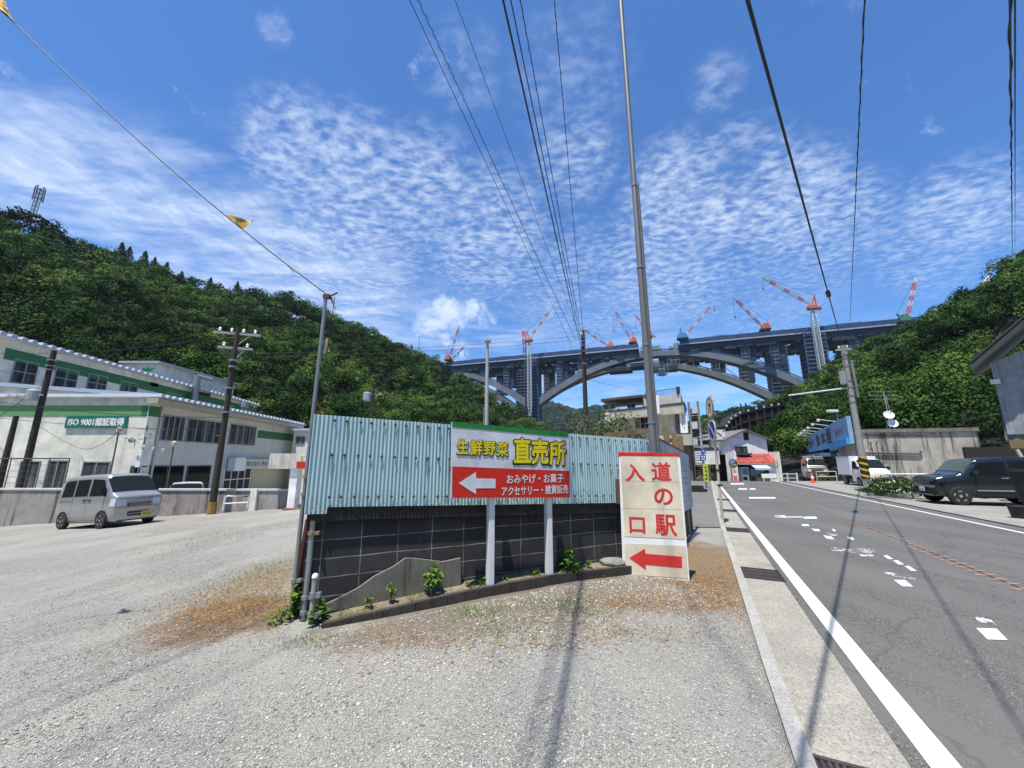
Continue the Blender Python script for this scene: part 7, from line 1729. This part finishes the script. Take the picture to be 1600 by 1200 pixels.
def kei_van(name, label, paint, loc, heading, L=3.395, W=.7375, H=1.90, plate=KPLATE, plate_txt='53-14', rack=False, group=None, clear=.17, pitch=0):
    root = empty(name, (0, 0, 0), label, 'van', group)
    st = [(0, .26, .99, 1.05, W*.93, W*.90), (.03, .22, 1.01, 1.08, W*.98, W*.91), (.15, .20, 1.03, 1.13, W*.99, W*.91), (.26, .19, 1.05, 1.18, W, W*.91), (.68, .19, 1.05, 1.77, W, W*.885), (.78, .19, 1.05, 1.845, W, W*.885),
          (1.0, .19, 1.05, H-.012, W, W*.88), (1.8, .19, 1.05, H, W, W*.88), (2.9, .19, 1.05, H-.005, W, W*.88), (3.22, .20, 1.05, H-.05, W*.99, W*.87), (3.34, .24, 1.04, H-.16, W*.98, W*.85), (L, .34, 1.02, 1.15, W*.96, W*.82)]
    st = [(a, b+clear-.17, c, d, e, f) for a, b, c, d, e, f in st]
    B = Body(st, 1); B.mesh().build('body', paint, root, smooth=58)
    mb = MB(); B.across(mb, .29, .70, 5.75); mb.build('windscreen', CURT if False else glass_mat('screen_glass', (.014, .021, .021), .05) if 'screen_glass' not in MATS else MATS['screen_glass'], root, smooth=True)
    for s_ in (1, -1):
        for (c) in ([(1.50, 5.1), (.50, 5.1), (.80, 5.9), (1.50, 5.95)], [(2.38, 5.12), (1.62, 5.12), (1.62, 5.95), (2.38, 5.95)], [(3.16, 5.12), (2.47, 5.12), (2.47, 5.95), (3.10, 5.92)]):
            mb = MB(); B.patch(mb, c, s_); mb.build('side_window', GLASS, root, smooth=True)
        mb = MB()
        for (c) in ([(1.565, 2.2), (1.555, 2.2), (1.555, 5.1), (1.565, 5.1)], [(2.43, 2.2), (2.42, 2.2), (2.42, 5.1), (2.43, 5.1)], [(.42, 3.2), (.41, 3.2), (.41, 5.0), (.42, 5.0)], [(3.2, 4.62), (2.45, 4.62), (2.45, 4.70), (3.2, 4.70)], [(3.1, 2.05), (.95, 2.05), (.95, 2.12), (3.1, 2.12)]):
            B.patch(mb, c, s_, .004, 6, 6)
        mb.build('door_gaps', M('gap_dark', (.03, .03, .03), .8), root)
        for x in (1.42, 1.72):
            q = B.S(x, 4.72, s_, .02); MB().box(q.x-.09, q.x+.09, q.y-.02, q.y+.02, q.z-.018, q.z+.018).build('door_handle', BLACK if s_ else paint, root, bevel=.008)
        for xa_ in (.62, 2.86): mb = MB(); arch_patch(B, mb, xa_, .28, .345, s_); mb.build('wheel_arch', BLACK, root, fix=False)
        wheel(root, .62, s_*(W-.055), .275, s_); wheel(root, 2.86, s_*(W-.055), .275, s_)
        lamp_patch(root, 'headlight', B, [(.26, 3.75), (.012, 3.75), (.012, 4.95), (.20, 4.85)], s_, HEADL)
        q = B.S(.62, 5.25, s_); MB().box(q.x-.05, q.x+.05, q.y-.02 if s_ > 0 else q.y-.20, q.y+.20 if s_ > 0 else q.y+.02, q.z, q.z+.20).build('wing_mirror', BLACK, root, bevel=.03)
    for s_ in (1, -1): front_box(root, 'headlight', HEADL, s_*.38 if s_ > 0 else -.68, .68 if s_ > 0 else -.38, .71, .97, x=.022, dx=.08, bevel=.03)
    front_box(root, 'grille', M('grille_dark', (.03, .03, .032), .5), -.36, .36, .70, .82, x=.0, dx=.05)
    for z in (.735, .78): front_box(root, 'grille_bar', CHROME, -.33, .33, z-.010, z+.010, x=-.03, dx=.02, bevel=.004)
    front_box(root, 'bumper_intake', M('grille_dark', (1, 1, 1)), -.32, .32, .36, .52, x=.01, dx=.06)
    front_box(root, 'bumper_bar', paint, -.33, .33, .43, .455, x=-.03, dx=.03)
    p_ = front_box(root, 'number_plate', plate, -.40, -.07, .33, .495, x=-.035, dx=.01, bevel=.004)
    FP_ = frame((-.043, -.235, .4125), (0, -1, 0)); text('plate_digits', plate_txt, CABLE if plate is KPLATE else M('plate_green', (.02, .12, .05), .5), FP_, -.10, .13, -.06, .02, .001, p_, .01)
    mb = MB()
    for z_ in (.675, .995): mb.box(-.004, .0, -.60, .60, z_-.006, z_+.006)
    mb.bar((.345, -.50, 1.215), (.30, -.02, 1.20), .018).bar((.345, .10, 1.215), (.30, .55, 1.20), .018); mb.build('wipers_and_gaps', BLACK, root)
    front_box(root, 'lower_lip', M('lip_dark', (.05, .05, .05), .6), -.60, .60, .215, .265, x=.03, dx=.05)
    MB().box(.50, .62, -.45, .45, 1.12, 1.22).build('dashboard', BLACK, root)
    for s_ in (1, -1): front_box(root, 'fog_lamp', M('lamp_lens', (.45, .47, .5), .2), s_*.44 if s_ > 0 else -.56, .56 if s_ > 0 else -.44, .40, .49, x=.012, dx=.04, bevel=.015)
    MB().tube([(.75, -.3, 1.66), (.60, -.32, 1.95)], .008, 5).build('aerial', BLACK, root)
    if rack:
        mb = MB()
        for y in (-.45, .45): mb.bar((.7, y, H+.10), (2.9, y, H+.10), .05)
        for x in (.9, 1.7, 2.6): mb.bar((x, -.6, H+.08), (x, .6, H+.08), .05); mb.bar((x, -.55, H-.06), (x, -.55, H+.08), .05); mb.bar((x, .55, H-.06), (x, .55, H+.08), .05)
        mb.bar((.2, .1, H+.15), (3.2, .1, H+.15), .10, .06); mb.build('roof_rack', M('rack_pale', (.5, .5, .48), .6), root)
    place(root, loc, heading, pitch); return root
# silver kei van on the gravel
SILV = car_paint('silver_paint', (.36, .365, .375), .5, .34)
c_ = P(172, 828, 14.0); hd_ = Vector((.94, -.30, 0)).normalized(); pr_ = Vector((-hd_.y, hd_.x, 0))
ctr = Vector((c_.x, c_.y, 0)) + pr_*.7375
sv = kei_van('silver_van', 'silver kei van parked on the gravel before the stained boundary wall', SILV, (ctr.x, ctr.y, gz(ctr.x, ctr.y)-.02), hd_, pitch=.0602)
MB().box(.42, .50, -.30, -.05, 1.05, 1.09)
# bronze van
BRZ = car_paint('bronze_paint', (.19, .165, .125), .5, .3)
c_ = P(1263, 755, 33); hd_ = Vector((-.5, -.86, 0)).normalized(); pr_ = Vector((-hd_.y, hd_.x, 0)); ctr = Vector((c_.x, c_.y, 0)) + pr_*.74
kei_van('bronze_van', 'bronze van with a roof rack parked under the blue fascia', BRZ, (ctr.x, ctr.y, -.02), hd_, plate_txt='41-26', rack=True)
# dark compact wagon
def wagon(loc, heading):
    root = empty('dark_wagon', (0, 0, 0), 'dark blue-black compact high-roof car with pale bumper trim at the right edge', 'car')
    W = .835; H = 1.75; PT = car_paint('dark_paint', (.008, .009, .014), .1, .25)
    st = [(0, .40, .80, .88, W*.86, W*.78), (.05, .30, .92, .99, W*.94, W*.82), (.20, .28, .97, 1.05, W*.97, W*.84), (.66, .27, 1.01, 1.12, W*.99, W*.86), (.78, .27, 1.02, 1.19, W*.995, W*.86), (1.14, .27, 1.03, 1.61, W, W*.86), (1.28, .27, 1.03, 1.675, W, W*.86), (2.1, .27, 1.04, H, W, W*.85), (3.2, .27, 1.05, H-.01, W, W*.845), (3.55, .28, 1.04, 1.63, W*.985, W*.82), (3.70, .32, 1.02, 1.35, W*.96, W*.80), (3.76, .42, 1.0, 1.06, W*.93, W*.76)]
    B = Body(st, 2); B.mesh().build('body', PT, root, smooth=58)
    mb = MB(); B.across(mb, .81, 1.20, 5.8); mb.build('windscreen', glass_mat('wagon_screen', (.06, .085, .07), .05), root, smooth=True)
    for s_ in (1, -1):
        for c in ([(2.02, 5.12), (.98, 5.12), (1.28, 5.9), (2.02, 5.93)], [(2.86, 5.12), (2.12, 5.12), (2.12, 5.93), (2.84, 5.92)], [(3.42, 5.2), (2.95, 5.15), (2.95, 5.9), (3.30, 5.86)]):
            mb = MB(); B.patch(mb, c, s_); mb.build('side_window', GLASS, root, smooth=True)
        mb = MB()
        for c in ([(2.075, 2.6), (2.065, 2.6), (2.065, 5.1), (2.075, 5.1)], [(1.12, 2.6), (1.11, 2.6), (1.11, 5.0), (1.12, 5.0)]): B.patch(mb, c, s_, .004, 4, 6)
        mb.build('door_gaps', M('gap_dark', (1, 1, 1)), root)
        mb = MB(); B.patch(mb, [(3.05, 3.02), (1.08, 3.02), (1.08, 3.16), (3.05, 3.16)], s_, .02, 8, 2); mb.build('side_trim', CHROME, root)
        mb = MB(); B.patch(mb, [(3.05, 1.6), (1.05, 1.6), (1.05, 3.0), (3.05, 3.0)], s_, .010, 8, 5); mb.build('sill_cladding', M('cladding_black', (.02, .02, .022), .6), root)
        q = B.S(1.90, 4.75, s_, .02); MB().box(q.x-.10, q.x+.10, q.y-.02, q.y+.02, q.z-.018, q.z+.018).build('door_handle', CHROME, root, bevel=.008)
        for xa_ in (.60, 3.03): mb = MB(); arch_patch(B, mb, xa_, .33, .43, s_); mb.build('wheel_arch', M('cladding_black', (1, 1, 1)), root, fix=False)
        wheel(root, .60, s_*(W-.07), .325, s_, spokes=5, w=.18); wheel(root, 3.03, s_*(W-.07), .325, s_, spokes=5, w=.18)
        MB().lathe([(.02, -.05), (.10, -.03), (.135, 0), (.13, .02), (.07, .045), (.01, .055)], (.07, s_*.59, .82), 22, axis=lambda x, y, z: (-z*.9+abs(x)*.0, x, y)).build('headlight', HEADL, root, smooth=40)
        ringm = MB(); ringm.lathe([(.135, -.03), (.165, -.03), (.165, .02), (.135, .02)], (.07, s_*.59, .82), 22, axis=lambda x, y, z: (-z, x, y)); ringm.build('headlight_rim', CHROME, root, smooth=40)
        q = B.S(1.08, 5.2, s_); MB().box(q.x-.06, q.x+.06, q.y-.02 if s_ > 0 else q.y-.22, q.y+.22 if s_ > 0 else q.y+.02, q.z, q.z+.16).build('wing_mirror', M('mirror_shell', (.05, .05, .055), .25), root, bevel=.04)
    front_box(root, 'grille', M('grille_dark', (1, 1, 1)), -.42, .42, .72, .86, x=.03, dx=.08)
    for z in (.75, .81): front_box(root, 'grille_bar', CHROME, -.41, .41, z-.010, z+.010, x=-.015, dx=.02, bevel=.004)
    front_box(root, 'bumper_trim', M('bumper_silver', (.30, .31, .33), .35, 0, metal=.6), -.70, .70, .60, .69, x=.0, dx=.14, bevel=.03)
    front_box(root, 'lower_bumper', M('cladding_black', (1, 1, 1)), -.70, .70, .36, .60, x=.05, dx=.12, bevel=.03)
    front_box(root, 'skid_plate', M('bumper_silver', (1, 1, 1)), -.52, .52, .30, .36, x=.0, dx=.14, bevel=.02)
    p_ = front_box(root, 'number_plate', WPLATE, -.165, .165, .45, .615, x=-.075, dx=.012, bevel=.004)
    FP_ = frame((-.083, 0, .53), (0, -1, 0)); text('plate_digits', '35-82', M('plate_green', (.02, .12, .05), .5), FP_, -.11, .13, -.06, .02, .001, p_, .01)
    place(root, loc, heading); return root
c_ = P(1470, 790, 15.0); hd_ = Vector((-.93, .36, 0)).normalized(); pr_ = Vector((-hd_.y, hd_.x, 0)); ctr = Vector((c_.x, c_.y, 0)) - pr_*.80
if ctr.y < c_.y: ctr = Vector((c_.x, c_.y, 0)) + pr_*.80
wagon((ctr.x, ctr.y, -.01), hd_)
# white kei box truck
def box_truck(loc, heading):
    root = empty('white_box_truck', (0, 0, 0), 'small white refrigerated box truck parked behind the striped pole', 'truck')
    W = .735; PT = car_paint('white_car_paint', (.74, .75, .76), 0, .3)
    st = [(0, .30, .86, .92, W*.93, W*.86), (.05, .24, .93, 1.0, W*.98, W*.88), (.28, .24, 1.0, 1.10, W, W*.90), (.78, .24, 1.02, 1.66, W, W*.86), (.95, .24, 1.02, 1.74, W, W*.86), (1.40, .24, 1.02, 1.76, W, W*.86), (1.48, .26, 1.02, 1.70, W*.98, W*.85)]
    B = Body(st, 2); B.mesh().build('cab', PT, root, smooth=58)
    mb = MB(); B.across(mb, .32, .86, 5.8); mb.build('windscreen', MATS['screen_glass'], root, smooth=True)
    for s_ in (1, -1):
        mb = MB(); B.patch(mb, [(1.36, 5.12), (.56, 5.12), (.92, 5.9), (1.36, 5.93)], s_); mb.build('side_window', GLASS, root, smooth=True)
        mb = MB(); arch_patch(B, mb, .62, .27, .34, s_); mb.build('wheel_arch', BLACK, root, fix=False)
        for x in (.62, 2.52): wheel(root, x, s_*(W-.07), .27, s_, rim=M('wheel_silver', (.45, .46, .47), .4, 0), spokes=7)
        mb = MB(); B.patch(mb, [(.50, 3), (.49, 3), (.49, 5), (.50, 5)], s_, .004, 3, 5); B.patch(mb, [(1.42, 2.4), (1.41, 2.4), (1.41, 5), (1.42, 5)], s_, .004, 3, 5); mb.build('door_gaps', M('gap_dark', (1, 1, 1)), root)
        q = B.S(1.25, 4.7, s_, .02); MB().box(q.x-.09, q.x+.09, q.y-.02, q.y+.02, q.z-.02, q.z+.02).build('door_handle', BLACK, root, bevel=.008)
        q = B.S(.5, 5.2, s_); MB().box(q.x-.05, q.x+.05, q.y-.02 if s_ > 0 else q.y-.22, q.y+.22 if s_ > 0 else q.y+.02, q.z, q.z+.2).build('wing_mirror', BLACK, root, bevel=.03)
        front_box(root, 'headlight', HEADL, s_*.40 if s_ > 0 else -.66, .66 if s_ > 0 else -.40, .72, .86, x=.02, dx=.08, bevel=.03)
    MB().box(1.52, 3.38, -.735, .735, .66, 1.93).build('cargo_box', M('cargo_white', (.70, .72, .75), .45, .04, 2), root, bevel=.015)
    mb = MB()
    for s_ in (1, -1): mb.box(1.55, 3.36, s_*.738-.004, s_*.738+.004, .66, .72); mb.box(1.55, 3.36, s_*.738-.004, s_*.738+.004, 1.88, 1.93)
    mb.build('box_trim', M('trim_grey', (.4, .41, .42), .5), root)
    MB().box(1.4, 3.36, -.35, .35, .38, .655).build('chassis', BLACK, root)
    MB().box(.35, .37, -.55, .55, .95, .97)
    front_box(root, 'bumper_intake', M('grille_dark', (1, 1, 1)), -.35, .35, .36, .44, x=.01, dx=.05)
    p_ = front_box(root, 'number_plate', KPLATE, -.165, .165, .48, .645, x=-.015, dx=.01, bevel=.004)
    FP_ = frame((-.022, 0, .56), (0, -1, 0)); text('plate_digits', '68-05', CABLE, FP_, -.11, .13, -.06, .02, .001, p_, .01)
    place(root, loc, heading); return root
c_ = P(1352, 760, 25); hd_ = Vector((-.32, -.95, 0)).normalized(); pr_ = Vector((-hd_.y, hd_.x, 0)); ctr = Vector((c_.x, c_.y, 0)) + pr_*.735
box_truck((ctr.x, ctr.y, -.02), hd_)
# pale car behind the boundary wall
wc = empty('white_car', (0, 0, 0), 'white car mostly hidden behind the boundary wall beside the silver van', 'car')
st = [(0, .4, .62, .70, .74, .62), (.15, .25, .72, .80, .80, .70), (.95, .22, .85, .95, .84, .72), (1.6, .22, .88, 1.40, .845, .64), (2.4, .22, .90, 1.47, .845, .64), (3.1, .22, .90, 1.40, .845, .64), (3.7, .25, .88, 1.0, .83, .7), (4.2, .35, .8, .92, .78, .68)]
B = Body(st, 2); B.mesh().build('body', MATS['white_car_paint'], wc, smooth=32); mb = MB(); B.across(mb, 1.0, 1.62, 5.7); mb.build('windscreen', GLASS, wc, smooth=True)
for s_ in (1, -1):
    mb = MB(); B.patch(mb, [(3.1, 5.1), (1.45, 5.1), (1.75, 5.85), (2.95, 5.85)], s_); mb.build('side_window', GLASS, wc, smooth=True)
    for x in (.8, 3.4): wheel(wc, x, s_*.76, .3, s_)
q = P(247, 770, 19.8); place(wc, (q.x+.8, q.y+.6, P(247, 757, 19.8).z-1.47), Vector((.6, -.8, 0)))

# ------------------------------------------------------------------ right forecourt: bush, railing, planters
rl = empty('white_railing', P(1420, 760, 19), 'white pipe railing with upright bars between the box truck and the dark car', 'railing')
a, b = P(1380, 741, 20.3), P(1520, 741, 18.0); mb = MB(); mb.tube([(a.x, a.y, -.05), a, b, (b.x, b.y, -.05)], .04, 8)
a2, b2 = a-Vector((0, 0, .75)), b-Vector((0, 0, .75)); mb.tube([a2, b2], .025, 8); mb.build('rails', WHITE, rl, smooth=40)
mb = MB()
for i in range(1, 16): q = a.lerp(b, i/16); mb.bar(q, q-Vector((0, 0, .75)), .022)
mb.build('bars', WHITE, rl)
rl2 = empty('pipe_barrier', P(1290, 750, 29.2), 'thin pale pipe barrier in front of the bronze van', 'railing')
a, b = P(1275, 737, 29.2), P(1306, 736.5, 28.2); MB().tube([(a.x, a.y, 0), a, b, (b.x, b.y, 0)], .03, 8).tube([a-Vector((0, 0, .35)), b-Vector((0, 0, .35))], .02, 8).build('pipe', M('pale_cream', (.6, .58, .5), .5), rl2, smooth=40)
pb = [P(1340, 764, 21.6), P(1355, 770, 20.2), P(1385, 776, 18.3), P(1425, 784, 16.8), P(1428, 772, 18), P(1400, 764, 19.6), P(1352, 758, 22.8)]
mb = MB(); pz_ = [(q.x, q.y, -.012) for q in pb]; n = len(pz_); mb.add([(x, y, .13) for x, y, z in pz_] + [(x, y, -.1) for x, y, z in pz_], [tuple(range(n))] + [(i, (i+1) % n, n+(i+1) % n, n+i) for i in range(n)])
tag(mb.build('planting_island', CONC_KERB, bevel=.03), kind='structure')
def bush(lab, c, w, d__, h, n, flowers, name='flower_bush'):
    root = empty(name, c, lab, 'bush', 'bushes on the roadside island')
    cr = np.array([[c[0]+RNG.uniform(-w, w)*.35, c[1]+RNG.uniform(-d__, d__)*.35, c[2]+h*.30, w*.40, h*.55, .4+RNG.normal(0, .1)] for _ in range(7)])
    q, tn = leaf_cloud(cr, np.full(7, n), .075, 7, jit=.6); np_mesh('leaves', q, 4, LEAF, root, tn)
    for col, m, nm in flowers:
        q2, _ = leaf_cloud(np.concatenate([cr[:, :2], cr[:, 2:3]+.05, cr[:, 3:4]*1.06, cr[:, 4:5]*1.06, cr[:, 5:]], 1), np.full(7, col), .05, 7, jit=.3, aspect=1.0, down=0); np_mesh(nm, q2, 4, m, root, np.zeros(len(q2)))
    MB().tube([c, (c[0], c[1], c[2]+h*.5)], .03, 6).build('stem', BARK, root)
FLW = M('petal_white', (.75, .75, .62), .6, .1); FLP = M('petal_pink', (.45, .16, .14), .6, .2)
c_ = P(1408, 772, 17.5); bush('rounded bush dotted with small white flowers at the nose of the dark car', (c_.x, c_.y, 0), 1.7, 1.2, .85, 420, [(34, FLW, 'white_flowers')])
c_ = P(1400, 758, 18.6); bush('pink-tinged bush behind the white-flowered one', (c_.x, c_.y, .1), 1.7, .8, .95, 320, [(22, FLP, 'pink_flowers')])
c_ = P(1370, 772, 18.9); bush('low brown-green dry ground plant at the tip of the roadside island', (c_.x, c_.y, .1), 1.2, .8, .30, 300, [], 'low_bush')
def tub(c, r0, r1, h, lab):
    root = empty('planter_pot', c, lab, 'planter', 'dark planter pots')
    MB().lathe([(r0, 0), (r1*.97, h*.9), (r1*1.06, h*.91), (r1*1.06, h), (r1*.98, h), (r1*.93, h*.9)], tuple(c), 24).build('pot', M('pot_dark', (.022, .024, .025), .7, .3, 5), root, smooth=35)
    MB().lathe([(r1*.92, h*.88), (.02, h*.93)], tuple(c), 24).build('soil', M('bed_soil', (1, 1, 1)), root)
c_ = G(1598, 809, 0); tub(c_, .20, .25, .33, 'lower dark plastic planter pot at the right edge of the forecourt')
c2 = P(1609, 760, c_.y+.4); c2.z = 0; tb = P(1590, 783, c2.y).z; tt_ = P(1590, 733, c2.y).z
mb = MB(); 
for a in range(3): mb.bar((c2.x+.16*math.cos(a*2.1+2.6), c2.y+.16*math.sin(a*2.1+2.6), 0), (c2.x+.13*math.cos(a*2.1+2.6), c2.y+.13*math.sin(a*2.1+2.6), tb), .045)
mb.box(c2.x-.2, c2.x+.2, c2.y-.2, c2.y+.2, tb-.04, tb-.004); tag(mb.build('plant_stand', M('brown_stake', (1, 1, 1))), 'rusty brown stand under the upper planter pot at the right edge', 'stand')
tub(Vector((c2.x, c2.y, tb)), .26, .38, tt_-tb, 'upper large dark planter pot on a stand, cut by the right edge')
for i, (px, py, s_) in enumerate([(1574, 780, .22), (1583, 779, .18)]):
    q = P(px, py+4, 16.3); q.z = 0; rock('white_bag', (q.x, q.y, s_*.42), s_, 'crumpled white plastic bag under the dark car, left one' if i == 0 else 'crumpled white plastic bag under the dark car, nearer the planter', 'bag', M('bag_white', (.68, .67, .62), .6), 1.4, .8, .6, 20+i)
q = P(1540, 785, 17.4); q.z = 0; rock('rock', (q.x, q.y, .08), .16, 'rubble stone on the ground under the dark car', 'rock', MATS['bark'], 1.6, .9, .5, 31)
# ------------------------------------------------------------------ thin summer haze in the valley
hz = MB(); hz.box(-900, 900, -400, 1900, -9, 330)
hm = bpy.data.materials.new('haze'); hm.use_nodes = True; hm.node_tree.nodes.clear(); H_ = N(hm.node_tree)
pv = H_.n('ShaderNodeVolumePrincipled', {'Color': (.78, .88, 1, 1), 'Density': .00008, 'Anisotropy': .3})
hm.node_tree.links.new(pv.outputs[0], H_.n('ShaderNodeOutputMaterial').inputs['Volume'])
tag(hz.build('haze', hm), kind='stuff')
